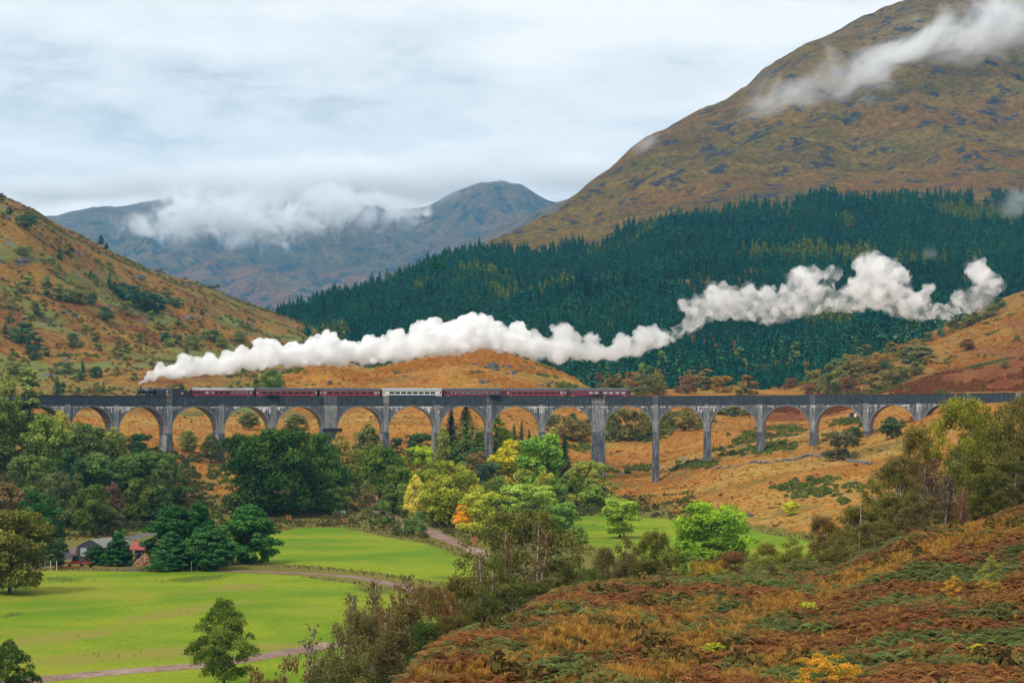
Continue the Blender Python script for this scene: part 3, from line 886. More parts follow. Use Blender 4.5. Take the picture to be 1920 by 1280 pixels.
def coach(px0, px1, label, style):
    loc, rz, L = stand(px0, px1)
    r = empty('railway_coach', loc, rz, label, 'railway coach', 'coaches of the steam train')
    h = L / 2 - 0.25
    bm_, rm = {'white': (m_cream, m_roof_pale), 'grey': (m_maroon, m_roof_pale)}.get(style['col'], (m_maroon_d if style['col'] == 'dark' else m_maroon, m_roof))
    side = [(-1.30, 1.0), (-1.40, 1.25), (-1.43, 1.8), (-1.40, 2.6), (-1.34, 3.05)]
    prof = side + [(-y, z) for y, z in side[::-1]]
    MB().prism_x(prof, -h, h).build('body', bm_, r)
    # roof: elliptical, overhanging a little
    pr = [(-1.40 * math.cos(math.pi * k / 12), 3.02 + 0.78 * math.sin(math.pi * k / 12)) for k in range(13)]
    ro = MB().prism_x(pr, -h - 0.04, h + 0.04).build('roof', rm, r)
    v = MB()
    for k in range(9):
        u = -h + (k + 0.5) * 2 * h / 9
        v.prism_x([(-0.16, 3.76), (0.16, 3.76), (0.1, 3.93), (-0.1, 3.93)], u - 0.22, u + 0.22)
    v.build('ventilator', m_roof, ro)
    MB().box(-h, h, -1.345, 1.345, 3.03, 3.07).build('cantrail', m_roof, r)
    if style['col'] == 'white':
        MB().box(-h, h, -1.438, 1.438, 1.02, 1.62).build('blue_band', m_blue, r)
        MB().box(-h, h, -1.412, 1.412, 2.86, 2.96).build('upper_lining', m_roof, r)
    else:
        MB().box(-h, h, -1.436, 1.436, 1.62, 1.70 if not style.get('bright') else 1.76).build('waist_line', m_line, r)
        MB().box(-h, h, -1.410, 1.410, 2.72, 2.76).build('upper_lining', m_gold if style.get('bright') else m_line, r)
    for u in style.get('letters', (-h * 0.86, h * 0.84)):
        MB().box(u - 0.55, u + 0.55, -1.445, -1.438, 1.36, 1.50).build('number_lettering', m_gold if style['col'] != 'white' else m_white, r)
    # windows
    for kind, u, w in style['win']:
        u = (u - 0.5) * 2 * h
        g = m_glass_l if kind in 'rw' else m_glass
        z0, z1 = 2.0, 2.58
        if kind == 'w':
            f = MB().box(u - w / 2 - 0.06, u + w / 2 + 0.06, -1.432, -1.36, z0 - 0.03, z1 + 0.05).build('window', m_white, r)
            MB().box(u - w / 2, u + w / 2, -1.441, -1.433, z0 + 0.02, z1).build('pane', m_glass, f)
        else:
            f = MB().box(u - w / 2 - 0.06, u + w / 2 + 0.06, -1.434, -1.36, z0 - 0.05, z1 + 0.05).build('window', m_maroon_d if style['col'] != 'white' else m_under, r)
            MB().box(u - w / 2, u + w / 2, -1.441, -1.435, z0, z1).build('pane', g, f)
        MB().box(u - w / 2, u + w / 2, 1.405, 1.441, z0, z1).build('window', m_glass, r)
    for u in style.get('door', (0.022, 0.978)):
        u = (u - 0.5) * 2 * h
        d = MB().box(u - 0.33, u + 0.33, -1.44, -1.40, 1.06, 2.9).build('door', bm_, r)
        MB().box(u - 0.2, u + 0.2, -1.447, -1.441, 1.98, 2.66).build('pane', m_glass_l if style.get('lit_door') else m_glass, d)
    # gangways, underframe and bogies
    for e in (-1, 1):
        MB().box(min(e * h, e * (h + 0.32)), max(e * h, e * (h + 0.32)), -0.65, 0.65, 1.0, 3.25).build('gangway', m_under, r)
    MB().box(-h * 0.6, h * 0.6, -1.15, 1.15, 0.45, 0.99).build('underframe', m_under, r)
    for e in (-1, 1):
        b = MB().box(e * h * 0.72 - 1.7, e * h * 0.72 + 1.7, -1.05, 1.05, 0.42, 0.72).build('bogie', m_under, r)
        for q in (-1.3, 1.3):
            for s_ in (-0.72, 0.72):
                wheel(b, e * h * 0.72 + q, s_, 0.45)
    return r


def row(kind, n, a, b, w):
    return [(kind, a + (b - a) * k / (n - 1), w) for k in range(n)]


coach(360.5, 477.5, 'pale-roofed maroon coach coupled right behind the tender', {'col': 'grey', 'lit_door': False, 'win': [('d', 0.09, 0.9), ('d', 0.16, 0.7), ('r', 0.235, 0.9), ('r', 0.33, 0.6), ('d', 0.385, 0.7), ('d', 0.46, 1.2), ('d', 0.565, 1.2), ('w', 0.67, 1.1), ('w', 0.765, 1.1), ('w', 0.865, 1.1), ('r', 0.955, 0.6)]})
coach(479.5, 596.5, 'maroon coach with a bright red line, second vehicle behind the tender', {'col': 'red', 'bright': True, 'lit_door': True, 'win': row('d', 8, 0.13, 0.88, 1.35)})
coach(598.5, 714.5, 'maroon coach coupled in front of the white and blue coach', {'col': 'red', 'bright': True, 'lit_door': True, 'win': [('r', 0.085, 0.9)] + row('d', 7, 0.17, 0.84, 1.35) + [('r', 0.925, 0.9)]})
coach(716.5, 829.5, 'white and blue coach, the only pale coach of the train', {'col': 'white', 'win': row('d', 8, 0.155, 0.85, 1.45)})
coach(831.5, 946.5, 'maroon coach with white-framed windows behind the white and blue coach', {'col': 'dark', 'win': row('w', 8, 0.155, 0.855, 1.2)})
coach(948.5, 1063.5, 'maroon coach with small dark windows, last but one of the train', {'col': 'red', 'bright': True, 'lit_door': True, 'win': row('d', 9, 0.12, 0.87, 1.25) + [('r', 0.915, 0.9)]})
coach(1065.5, 1181.5, 'maroon tail coach with a long blank side, last of the train', {'col': 'dark', 'win': [('r', 0.365, 1.2), ('r', 0.455, 1.2), ('r', 0.6, 1.2), ('r', 0.695, 1.2), ('r', 0.8, 1.2), ('r', 0.9, 1.2), ('d', 0.53, 0.7)]})

loc, rz, L = stand(251, 321.5)
E = empty('steam_locomotive', loc, rz, 'black steam locomotive with white steam pouring from its chimney', 'locomotive')
h = L / 2


def cyl_x(m, x0, x1, z, r0, r1=None, n=20, y=0.0):
    return m.tube([(x0, y, z), (x1, y, z)], [r0, r1 if r1 is not None else r0], n)


fx = -h + 1.9
cyl_x(MB(), fx, fx + 1.9, 2.72, 0.86).build('smokebox', m_locob, E, False)
b = MB(); cyl_x(b, fx + 1.903, fx + 5.6, 2.74, 0.80, 0.88); bo = b.build('boiler', m_boil, E, True)
cyl_x(MB(), fx - 0.12, fx - 0.003, 2.72, 0.72, 0.80).build('smokebox_door', m_locob, E)
m = MB(); cyl_x(m, fx + 5.603, fx + 5.7, 2.76, 0.9); m.prism_x([(-0.92, 1.5), (-0.95, 2.9), (-0.8, 3.5), (-0.4, 3.68), (0.4, 3.68), (0.8, 3.5), (0.95, 2.9), (0.92, 1.5)], fx + 5.703, fx + 8.3)
m.build('firebox', m_boil, E)
m = MB(); m.tube([(fx + 0.95, 0, 3.5), (fx + 0.95, 0, 3.75), (fx + 0.95, 0, 4.1), (fx + 0.95, 0, 4.16)], [0.34, 0.24, 0.26, 0.32], 14); m.build('chimney', m_locob, E, True)
m = MB(); m.tube([(fx + 4.1, 0, 3.5), (fx + 4.1, 0, 3.82), (fx + 4.1, 0, 3.96)], [0.36, 0.34, 0.12], 14); m.build('dome', m_boil, E, True)
m = MB(); m.tube([(fx + 7.1, -0.2, 3.66), (fx + 7.1, -0.2, 3.92)], 0.1, 8); m.tube([(fx + 7.1, 0.2, 3.66), (fx + 7.1, 0.2, 3.92)], 0.1, 8); m.build('safety_valves', m_steel, E)
m = MB(); m.tube([(fx + 1.2, -0.98, 2.95), (fx + 5.6, -1.0, 2.95), (fx + 8.3, -1.02, 3.0)], 0.035, 6); m.build('handrail', m_steel, E)
m = MB(); m.box(-h + 0.35, h - 0.1, -1.28, 1.28, 1.50, 1.56); m.box(-h + 0.35, -h + 1.9, -1.28, 1.28, 1.2, 1.26); m.build('running_plate', m_locob, E)
cab = MB(); cx0, cx1 = fx + 8.303, h - 0.1
cab.box(cx0, cx1 - 0.35, -1.30, -1.22, 1.57, 3.0); cab.box(cx0, cx1 - 0.35, 1.22, 1.30, 1.57, 3.0); cab.box(cx0, cx0 + 0.06, -1.21, 1.21, 1.57, 3.2)
co = cab.build('cab', m_locob, E)
pr = [(-1.36 * math.cos(math.pi * k / 10), 3.003 + 0.62 * math.sin(math.pi * k / 10)) for k in range(11)]
MB().prism_x(pr, cx0 - 0.05, cx1).build('cab_roof', m_roof, co)
MB().box(cx0 + 0.35, cx0 + 1.0, -1.312, -1.303, 2.3, 2.85).build('cab_window', m_glass_l, co)
MB().box(cx0 + 0.2, cx0 + 1.3, -1.312, -1.303, 1.66, 1.9).build('number_plate', m_gold, co)
m = MB(); m.box(-h + 0.3, -h + 0.42, -1.25, 1.25, 0.85, 1.3); m.build('buffer_beam', m_red, E)
for s_ in (-0.87, 0.87):
    m = MB(); cyl_x(m, -h + 0.1, -h + 0.3, 1.06, 0.12); cyl_x(m, -h, -h + 0.1, 1.06, 0.24); m.build('buffer', m_steel, E)
    m = MB(); m.box(-h + 0.5, -h + 0.72, s_ - 0.1, s_ + 0.1, 1.57, 1.95); m.build('head_lamp', m_white, E)
    m = MB(); cyl_x(m, fx - 0.1, fx + 1.3, 0.95, 0.42, y=s_ * 1.3); m.build('cylinder_block', m_locob, E)
m = MB(); m.box(fx + 0.5, fx + 0.75, -1.0, -0.9, 1.56, 2.35); m.build('steam_pipe', m_steel, E)
for s_ in (-0.76, 0.76):
    for x in (-h + 1.6, -h + 3.4):
        wheel(E, x, s_, 0.48, 'leading_wheel', m_locob)
    for x in (fx + 3.4, fx + 5.5, fx + 7.8):
        wheel(E, x, s_, 0.91, 'driving_wheel', m_locob)
    m = MB(); m.box(fx + 3.4, fx + 7.8, s_ * 1.3 - 0.04, s_ * 1.3 + 0.04, 0.7, 0.84); m.build('coupling_rod', m_steel, E)

loc, rz, L = stand(322.5, 359.8)
T = empty('tender', loc, rz, 'black coal tender with an orange crest behind the locomotive', 'tender')
h = L / 2 - 0.15
MB().prism_x([(-1.28, 1.25), (-1.30, 3.0), (-1.1, 3.25), (1.1, 3.25), (1.30, 3.0), (1.28, 1.25)], -h + 0.2, h * 0.52).build('tank', m_locob, T)
MB().prism_x([(-1.28, 1.25), (-1.30, 2.65), (1.30, 2.65), (1.28, 1.25)], h * 0.523, h).build('rear_tank', m_locob, T)
m = MB()
random.seed(3)
for k in range(60):
    x, y = random.uniform(-h + 0.5, h * 0.4), random.uniform(-0.9, 0.9)
    r_ = random.uniform(0.12, 0.26)
    z = 3.25 + random.uniform(0, 0.12)
    m.box(x - r_, x + r_, y - r_, y + r_, z - 0.1, z + r_ * 0.8)
o = m.build('coal', m_coal, T); o['kind'] = 'stuff'
MB().box(h * 0.25, h * 0.38, -0.4, 0.4, 3.26, 3.52).build('water_filler', m_locob, T)
# crest on the tank side: a roundel with a lion-like charge above a wheel
m = MB(); pc = [(0.36 * math.cos(2 * math.pi * k / 14) + 0.1, 2.1 + 0.30 * math.sin(2 * math.pi * k / 14)) for k in range(14)]
m.prism_y(pc, -1.318, -1.302); o = m.build('crest', m_cream, T)
m = MB(); m.prism_y([(-0.22, 2.12), (-0.05, 2.10), (0.3, 2.10), (0.42, 2.2), (0.32, 2.42), (0.14, 2.54), (0.0, 2.46), (-0.16, 2.4)], -1.33, -1.319); m.build('crest_charge', m_orange, o)
m = MB(); m.prism_y([(-0.1, 1.86), (0.3, 1.86), (0.36, 2.0), (-0.16, 2.0)], -1.33, -1.319); m.build('crest_scroll', m_line, o)
MB().box(-h, h, -1.2, 1.2, 0.9, 1.247).build('frame', m_under, T)
for x in (-h * 0.65, 0.05, h * 0.7):
    for s_ in (-0.76, 0.76):
        wheel(T, x, s_, 0.65)
# ------------------------------------------------------------------ trees
def leaf_mat(name, shine=0.0, trans=0.3):
    """leaves: the tree's own colour (object colour), varied leaf by leaf and clump by clump, top light painted into broadleaf clumps"""
    s = Nodes(name)
    oi = s.n('ShaderNodeObjectInfo')
    v = s.attr('v')
    hs = s.n('ShaderNodeHueSaturation')
    s.l(oi.outputs['Color'], hs.inputs['Color'])
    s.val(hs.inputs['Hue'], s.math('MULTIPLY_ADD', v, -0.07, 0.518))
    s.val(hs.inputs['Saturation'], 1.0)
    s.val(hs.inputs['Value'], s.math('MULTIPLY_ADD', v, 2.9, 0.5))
    d = s.n('ShaderNodeBsdfDiffuse'); s.l(hs.outputs[0], d.inputs[0])
    t = s.n('ShaderNodeBsdfTranslucent'); s.l(hs.outputs[0], t.inputs[0])
    mx = s.n('ShaderNodeMixShader'); mx.inputs[0].default_value = trans
    s.l(d.outputs[0], mx.inputs[1]); s.l(t.outputs[0], mx.inputs[2])
    s.l(mx.outputs[0], s.out.inputs['Surface'])
    return s.m


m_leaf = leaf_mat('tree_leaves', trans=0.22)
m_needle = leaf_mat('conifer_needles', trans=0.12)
m_bark = plain('grey_bark', (0.07, 0.06, 0.045), 0.95, 0, 0.5, 2.0, 0.05)
m_birch = plain('birch_bark', (0.46, 0.42, 0.36), 0.8, 0, 0.5, 1.4, 0.1)
m_deadw = plain('bleached_dead_wood', (0.42, 0.36, 0.29), 0.9, 0, 0.4, 2.0, 0.05)


def leaf_mesh(name, pts, nrm, size, val, rng, flat=0.5, asp=0.55):
    """one small four-cornered leaf spray at each point"""
    n = len(pts)
    r = rng.normal(size=(n, 3)); r /= np.linalg.norm(r, axis=1)[:, None]
    nn = nrm * flat + r * (1 - flat); nn /= np.linalg.norm(nn, axis=1)[:, None] + 1e-9
    a = np.cross(nn, rng.normal(size=(n, 3))); a /= np.linalg.norm(a, axis=1)[:, None] + 1e-9
    b = np.cross(nn, a)
    sz = (size * rng.uniform(0.6, 1.35, n))[:, None]
    co = np.stack([pts + a * sz, pts + b * sz * asp + nn * sz * 0.18, pts - a * sz, pts - b * sz * asp + nn * sz * 0.18], 1).reshape(-1, 3)
    f = np.arange(4 * n, dtype=np.int32).reshape(-1, 4)
    me = mesh_np(name, co, f)
    attr(me, 'v', np.repeat(val, 4))
    return me


def branch_tree(rng, H, tips, r0, lean=0.0, fork=0.35):
    """trunk and limbs reaching towards the clumps of the crown"""
    m = MB()
    top = Vector((lean * H, 0, H * 0.86))
    pts = [Vector((0, 0, -0.4))]
    for k in range(1, 7):
        t = k / 6
        pts.append(Vector((top.x * t * t + rng.normal() * 0.02 * H * t, rng.normal() * 0.02 * H * t, H * 0.86 * t)))
    m.tube(pts, [r0 * 1.25] + [r0 * (1 - 0.85 * k / 6) for k in range(1, 7)], 7)
    for tip in tips:
        tip = Vector(tip)
        z0 = max(0.12 * H, min(tip.z - 0.3 * math.hypot(tip.x, tip.y) - 0.05 * H, 0.8 * H)) * (1 - fork * rng.uniform(0, 0.6))
        t = z0 / (H * 0.86)
        i = min(int(t * 6), 5); s = t * 6 - i
        base = pts[i].lerp(pts[i + 1], s)
        r = r0 * (1 - 0.85 * t) * 0.5
        midp = base.lerp(tip, 0.5) + Vector((0, 0, 0.04 * H)) + Vector(rng.normal(size=3)) * 0.02 * H
        m.tube([base, midp, tip], [r, r * 0.6, r * 0.15], 5, False)
    return m


def broad(name, seed, H=12.0, R=5.5, base=0.16, lobes=46, leaves=9000, lf=0.34, profile='dome', gap=0.0, lobe_r=0.30, droop=0.0, flat=0.45, shell=0.6, lean=0.0, r0=None, limbs=16):
    """a crown of many uneven clumps of leaves on a trunk with limbs"""
    rng = np.random.RandomState(seed)
    P, N_, V = [], [], []
    cs = []
    tries = 0
    while len(cs) < lobes and tries < 6000:
        tries += 1
        h = rng.uniform(0, 1)
        if profile == 'dome':
            rad = (math.sin(math.pi * min(1, 0.10 + 0.90 * (1 - h) ** 0.62 * 0.78)) ** 0.55 if h > 0.28 else 0.72 + h)
        elif profile == 'egg':
            rad = math.sin(math.pi * (0.08 + 0.9 * h)) ** 0.7 * (1.15 - 0.45 * h)
        elif profile == 'column':
            rad = min(1, 0.45 + 1.4 * h) * (1 - h ** 2.2) ** 0.6
        elif profile == 'cone':
            rad = (1 - h) ** 0.85 * 1.0 + 0.06
        else:                       # 'vase'
            rad = (0.45 + 0.75 * h) * (1 - max(0, h - 0.6) ** 1.4 * 2.2) if h < 1 else 0.2
        rad = max(rad, 0.05)
        a = rng.uniform(0, 2 * math.pi)
        q = rng.uniform(0, 1) ** 0.42
        wob = 1 + 0.28 * math.sin(2 * a + seed) * math.sin(3.1 * h + seed * 0.7) + 0.12 * math.sin(5 * a + 2 * h * 6)
        c = np.array([math.cos(a) * rad * R * q * wob, math.sin(a) * rad * R * q * wob, H * (base + (1 - base) * h * 0.96)])
        c[0] += lean * c[2]
        r = H * 0.5 * lobe_r * rng.uniform(0.6, 1.25) * (0.75 + 0.35 * rad) * (R / (H * 0.45)) ** 0.4
        if gap and any(np.linalg.norm((c - o[0]) * (1, 1, 1.3)) < gap * (r + o[1]) for o in cs):
            continue
        cs.append((c, r))
    wts = np.array([r ** 2 for _, r in cs]); wts /= wts.sum()
    for (c, r), w in zip(cs, wts):
        n = int(leaves * w)
        d = rng.normal(size=(n, 3)); d /= np.linalg.norm(d, axis=1)[:, None]
        d[:, 2] = np.where(d[:, 2] < -0.35, -d[:, 2] * 0.7, d[:, 2])
        rr = (shell + (1 - shell) * rng.uniform(0, 1, n)) * (1 + 0.16 * np.sin(d[:, 0] * 7 + seed) * np.cos(d[:, 1] * 6 + d[:, 2] * 5))
        p = c + d * (rr * r)[:, None] * np.array([1, 1, 0.88])
        if droop:
            k = rng.uniform(0, 1, n) ** 2
            p[:, 2] -= droop * H * k * np.clip(np.hypot(d[:, 0], d[:, 1]), 0, 1)
        lv = rng.uniform(0, 1)
        P.append(p); N_.append(d + np.array([0, 0, 0.35])); V.append(np.clip(0.45 * lv + 0.35 * rng.uniform(0, 1, n) + 0.2 * np.clip(d[:, 2] + 0.3, 0, 1), 0, 1))  # last term paints light from above onto the clump tops
    P, N_, V = np.concatenate(P), np.concatenate(N_), np.concatenate(V)
    N_ /= np.linalg.norm(N_, axis=1)[:, None] + 1e-9
    P[:, 2] = np.maximum(P[:, 2], 0.02 * H)
    crown = leaf_mesh(name + '_crown', P, N_, lf, V, rng, flat)
    order = rng.permutation(len(cs))[:limbs]
    trunk = branch_tree(rng, H, [cs[i][0] for i in order], r0 or H * 0.022, lean)
    ex = np.percentile(np.abs(P[:, 0] - lean * P[:, 2] * 0), 97)
    return {'crown': crown, 'trunk': trunk.mesh(name + '_trunk'), 'H': float(P[:, 2].max()), 'W': float(2 * np.percentile(np.hypot(P[:, 0], P[:, 1]), 96))}


def conifer(name, seed, H=16.0, R=3.2, whorls=26, per=9, seg=6, lf=0.5, droop=0.35, base=0.06, power=0.9, ragged=0.25, up=0.0):
    """whorls of drooping sprays, longest near the ground"""
    rng = np.random.RandomState(seed)
    P, N_, V = [], [], []
    for k in range(whorls):
        t = k / (whorls - 1)
        z = H * (base + (1 - base) * t * 0.985)
        L = R * ((1 - t) ** power) * (1 if t > 0.08 else 0.8) + 0.10
        nb = max(4, int(per * (0.55 + 0.6 * (1 - t))))
        a0 = rng.uniform(0, 7)
        for b in range(nb):
            a = a0 + 2 * math.pi * b / nb + rng.normal() * 0.2
            Lb = L * (1 + rng.normal() * ragged)
            bv = rng.uniform(0, 1)
            ns = max(2, int(seg * (0.4 + 0.8 * Lb / R)))
            for s in range(ns):
                u = (s + rng.uniform(0.2, 1)) / ns
                rad = Lb * u
                P.append((math.cos(a) * rad + rng.normal() * 0.1 * L, math.sin(a) * rad + rng.normal() * 0.1 * L, z - droop * Lb * u * u + up * Lb * u + rng.normal() * 0.05 * H / whorls))
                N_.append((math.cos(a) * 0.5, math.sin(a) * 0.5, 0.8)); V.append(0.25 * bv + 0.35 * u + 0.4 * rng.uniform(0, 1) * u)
    P, N_, V = np.array(P), np.array(N_), np.array(V)
    crown = leaf_mesh(name + '_crown', P, N_ / np.linalg.norm(N_, axis=1)[:, None], lf, np.clip(V, 0, 1), rng, 0.6, 0.5)
    tr = MB().tube([(0, 0, -0.4), (0, 0, H * 0.3), (0, 0, H * 0.95)], [H * 0.016, H * 0.012, 0.02], 6)
    return {'crown': crown, 'trunk': tr.mesh(name + '_trunk'), 'H': float(P[:, 2].max()), 'W': float(2 * np.percentile(np.hypot(P[:, 0], P[:, 1]), 97))}


def bare(name, seed, H=10.0, R=3.0, leaves=1500, lf=0.12, pale=True, stems=2, twigs=420):
    """a thin birch with pale forked stems, fine twigs and few leaves left"""
    rng = np.random.RandomState(seed)
    m = MB(); tw = MB(); P = []
    for st in range(stems):
        a = rng.uniform(0, 7); ln = rng.uniform(0.05, 0.22)
        pts = [Vector((0, 0, -0.4))]
        for k in range(1, 8):
            t = k / 7
            pts.append(Vector((math.cos(a) * ln * H * t ** 1.3 + rng.normal() * 0.012 * H, math.sin(a) * ln * H * t ** 1.3 + rng.normal() * 0.012 * H, H * t * (1 - 0.08 * st))))
        m.tube(pts, [H * 0.013 * (1 - 0.85 * k / 7) + 0.012 for k in range(8)], 6)
        for b in range(twigs // stems):
            t = rng.uniform(0.22, 0.99) * 7
            i = min(int(t), 6)
            p = pts[i].lerp(pts[i + 1], t - i)
            an = rng.uniform(0, 7)
            L = R * rng.uniform(0.3, 1.0) * (1.15 - 0.8 * t / 7)
            mid = p + Vector((math.cos(an) * L * 0.5, math.sin(an) * L * 0.5, L * 0.55))
            tip = p + Vector((math.cos(an) * L, math.sin(an) * L, L * rng.uniform(0.3, 0.8)))
            tw.tube([p, mid, tip], [0.022, 0.014, 0.006], 3, False)
            for q in range(max(1, leaves // twigs)):
                u = rng.uniform(0.3, 1.05)
                P.append(np.array(mid.lerp(tip, u) if u > 0.5 else p.lerp(mid, u * 2)) + rng.normal(size=3) * 0.10 * L)
    P = np.array(P)
    crown = leaf_mesh(name + '_crown', P, np.zeros_like(P) + (0, 0, 1), lf, rng.uniform(0, 1, len(P)), rng, 0.2)
    return {'crown': crown, 'trunk': m.mesh(name + '_trunk'), 'twigs': tw.mesh(name + '_twigs'), 'H': H, 'W': 2 * R}


KIND = {
    'oak': [broad('oak', 11, 13, 6.6, 0.08, 80, 17000, 0.30, 'dome', 0.40, 0.26),
            broad('oak', 12, 13, 5.6, 0.10, 70, 14000, 0.30, 'dome', 0.40, 0.27), broad('oak', 13, 12, 5.0, 0.06, 64, 13000, 0.30, 'egg', 0.40, 0.27)],
    'ash': [broad('ash', 21, 14, 5.6, 0.14, 58, 9500, 0.32, 'egg', 0.45, 0.26, 0.02), broad('ash', 22, 13, 5.2, 0.12, 52, 9000, 0.32, 'vase', 0.45, 0.27, 0.02), broad('ash', 23, 12, 6.0, 0.10, 60, 9500, 0.30, 'dome', 0.46, 0.25)],
    'birch': [broad('birch', 31, 14, 3.2, 0.12, 64, 8500, 0.24, 'egg', 0.36, 0.20, 0.07), broad('birch', 32, 13, 2.8, 0.10, 60, 7500, 0.24, 'column', 0.36, 0.20, 0.08), broad('birch', 33, 12, 3.6, 0.10, 60, 8000, 0.24, 'egg', 0.36, 0.22, 0.06)],
    'near_birch': [broad('near_birch', 41, 12, 3.4, 0.14, 95, 19000, 0.105, 'egg', 0.42, 0.17, 0.06, 0.3, 0.35, 0.02, 0.13, 34), broad('near_birch', 42, 12, 2.9, 0.12, 85, 16000, 0.105, 'column', 0.42, 0.18, 0.07, 0.3, 0.35, -0.03, 0.12, 30),
                   broad('near_birch', 43, 11, 4.2, 0.12, 105, 20000, 0.105, 'vase', 0.42, 0.17, 0.05, 0.3, 0.35, 0.0, 0.14, 36)],
    'poplar': [broad('poplar', 51, 18, 1.9, 0.08, 60, 6000, 0.26, 'column', 0.30, 0.13)],
    'cypress': [broad('cypress', 61, 11, 4.2, 0.03, 150, 19000, 0.22, 'egg', 0.28, 0.17, 0.0, 0.55, 0.75, 0.0, None, 4), broad('cypress', 62, 11, 3.6, 0.03, 140, 17000, 0.22, 'cone', 0.26, 0.17, 0.0, 0.55, 0.75, 0.0, None, 4)],
    'spruce': [conifer('spruce', 71, 18, 3.6, 34, 13, 12, 0.34), conifer('spruce', 72, 17, 4.4, 30, 13, 13, 0.36, 0.45)],
    'fir': [conifer('fir', 81, 18, 4.6, 36, 15, 16, 0.34, 0.15, 0.05, 0.75, 0.2, 0.1)],
    'pine': [broad('pine', 91, 10, 4.0, 0.06, 44, 7500, 0.24, 'dome', 0.42, 0.26, 0.0, 0.6, 0.65)],
    'shrub': [broad('shrub', 101, 3.2, 2.0, 0.02, 30, 2600, 0.15, 'dome', 0.42, 0.36, r0=0.06, limbs=6), broad('shrub', 102, 3.0, 2.2, 0.02, 28, 2600, 0.15, 'dome', 0.42, 0.36, r0=0.06, limbs=6), broad('shrub', 103, 3.6, 1.7, 0.02, 26, 2400, 0.15, 'egg', 0.42, 0.34, r0=0.06, limbs=6)],
    'near_shrub': [broad('near_shrub', 171, 3.0, 2.0, 0.0, 60, 7500, 0.062, 'dome', 0.36, 0.22, 0.0, 0.3, 0.4, 0.0, 0.05, 10), broad('near_shrub', 172, 3.2, 1.9, 0.0, 54, 7000, 0.062, 'vase', 0.40, 0.22, 0.0, 0.3, 0.4, 0.0, 0.05, 10), broad('near_shrub', 173, 3.8, 1.5, 0.0, 56, 6500, 0.062, 'egg', 0.38, 0.20, 0.0, 0.3, 0.4, 0.0, 0.05, 10)],
    'bare': [bare('bare', 111, 10, 2.6, 2600, 0.10), bare('bare', 112, 9, 2.4, 1900, 0.10, stems=3), bare('bare', 113, 11, 2.3, 3200, 0.10, stems=2)],
    'dead': [bare('dead', 121, 10, 1.6, 60, 0.06, stems=1, twigs=40)],
    'round': [broad('round', 141, 8, 4.6, 0.0, 34, 3800, 0.30, 'dome', 0.40, 0.34, limbs=5), broad('round', 142, 8, 4.2, 0.0, 34, 3600, 0.30, 'egg', 0.40, 0.34, limbs=5), broad('round', 143, 8, 4.4, 0.02, 38, 3800, 0.28, 'dome', 0.44, 0.32, limbs=5)],
    'upright': [broad('upright', 151, 9, 2.4, 0.0, 34, 3000, 0.28, 'egg', 0.36, 0.24, limbs=5), broad('upright', 152, 9, 2.0, 0.0, 32, 2800, 0.28, 'column', 0.36, 0.22, limbs=5)],
    'conifer': [conifer('conifer', 161, 14, 2.9, 17, 8, 5, 0.75, 0.3, 0.02, 0.85), conifer('conifer', 162, 14, 2.5, 17, 8, 5, 0.70, 0.35, 0.02, 0.8), conifer('conifer', 163, 13, 3.1, 16, 8, 5, 0.75, 0.25, 0.02, 0.95)],
    'near_oak': [broad('near_oak', 131, 10, 4.0, 0.10, 64, 21000, 0.125, 'egg', 0.46, 0.24, 0.0, 0.4, 0.55, 0.0, 0.2, 26)],
}
BARK = {'birch': m_birch, 'near_birch': m_birch, 'bare': m_birch, 'dead': m_deadw}
KNAME = {'oak': 'oak_tree', 'ash': 'ash_tree', 'birch': 'birch_tree', 'near_birch': 'birch_tree', 'poplar': 'poplar_tree', 'cypress': 'cypress_tree', 'spruce': 'spruce_tree', 'fir': 'fir_tree', 'pine': 'pine_tree', 'shrub': 'shrub',
         'bare': 'bare_birch', 'dead': 'dead_birch', 'near_oak': 'oak_tree', 'round': 'round_tree', 'upright': 'slender_tree', 'conifer': 'conifer', 'near_shrub': 'shrub'}
_trng = random.Random(5)
TREES = []


def tree(kind, px, top, base, w, col, label=None, group=None, sheets=None, d=None, var=None, cat=None, name=None):
    """a tree whose foot shows at (px, base), as tall and as wide as in the photograph"""
    p = place(px, base, sheets) if d is None else W(px, base, d)
    dd = p.y
    V = KIND[kind]
    g = V[_trng.randrange(len(V)) if var is None else var % len(V)]
    h = (base - top) / F * dd
    sz = h / g['H']
    sx = 1.16 * (w / F * dd) / g['W'] if w else sz
    sx = min(max(sx, 0.55 * sz), 2.2 * sz)
    r = empty(name or KNAME[kind], p, _trng.uniform(0, 6.28), label, cat or ('shrub' if 'shrub' in kind else 'tree'), group)
    r.scale = (sx, sx, sz)
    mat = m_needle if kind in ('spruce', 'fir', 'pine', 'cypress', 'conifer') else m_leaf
    c = link('crown', g['crown'], mat, r)
    if kind in ('near_birch', 'bare'):
        col = (col[0] * 0.78, col[1] * 0.92, col[2] * 0.62)
    c.color = (*col, 1)
    link('trunk', g['trunk'], BARK.get(kind, m_bark), r)
    if 'twigs' in g:
        link('twigs', g['twigs'], m_twig, r)
    TREES.append((r, kind, px, top, base, w))
    return r


m_twig = plain('twigs', (0.16, 0.11, 0.085), 0.95, 0, 0.3, 2.0, 0.05)
def ground_z(px, d, sheets=None):
    return max(s.z(px, d) for s in (sheets or Sheet.all) if s.px[0] <= px <= s.px[-1] and s.D[:, 0].min() <= d <= s.D[:, 0].max())


def treed(kind, px, top, d, w, col, label=None, group=None, **k):
    """the same, its distance known: it stands on whatever ground is there"""
    base = HZ - F * ground_z(px, d) / d
    return tree(kind, px, top, base, w, col, label, group, d=d, **k)


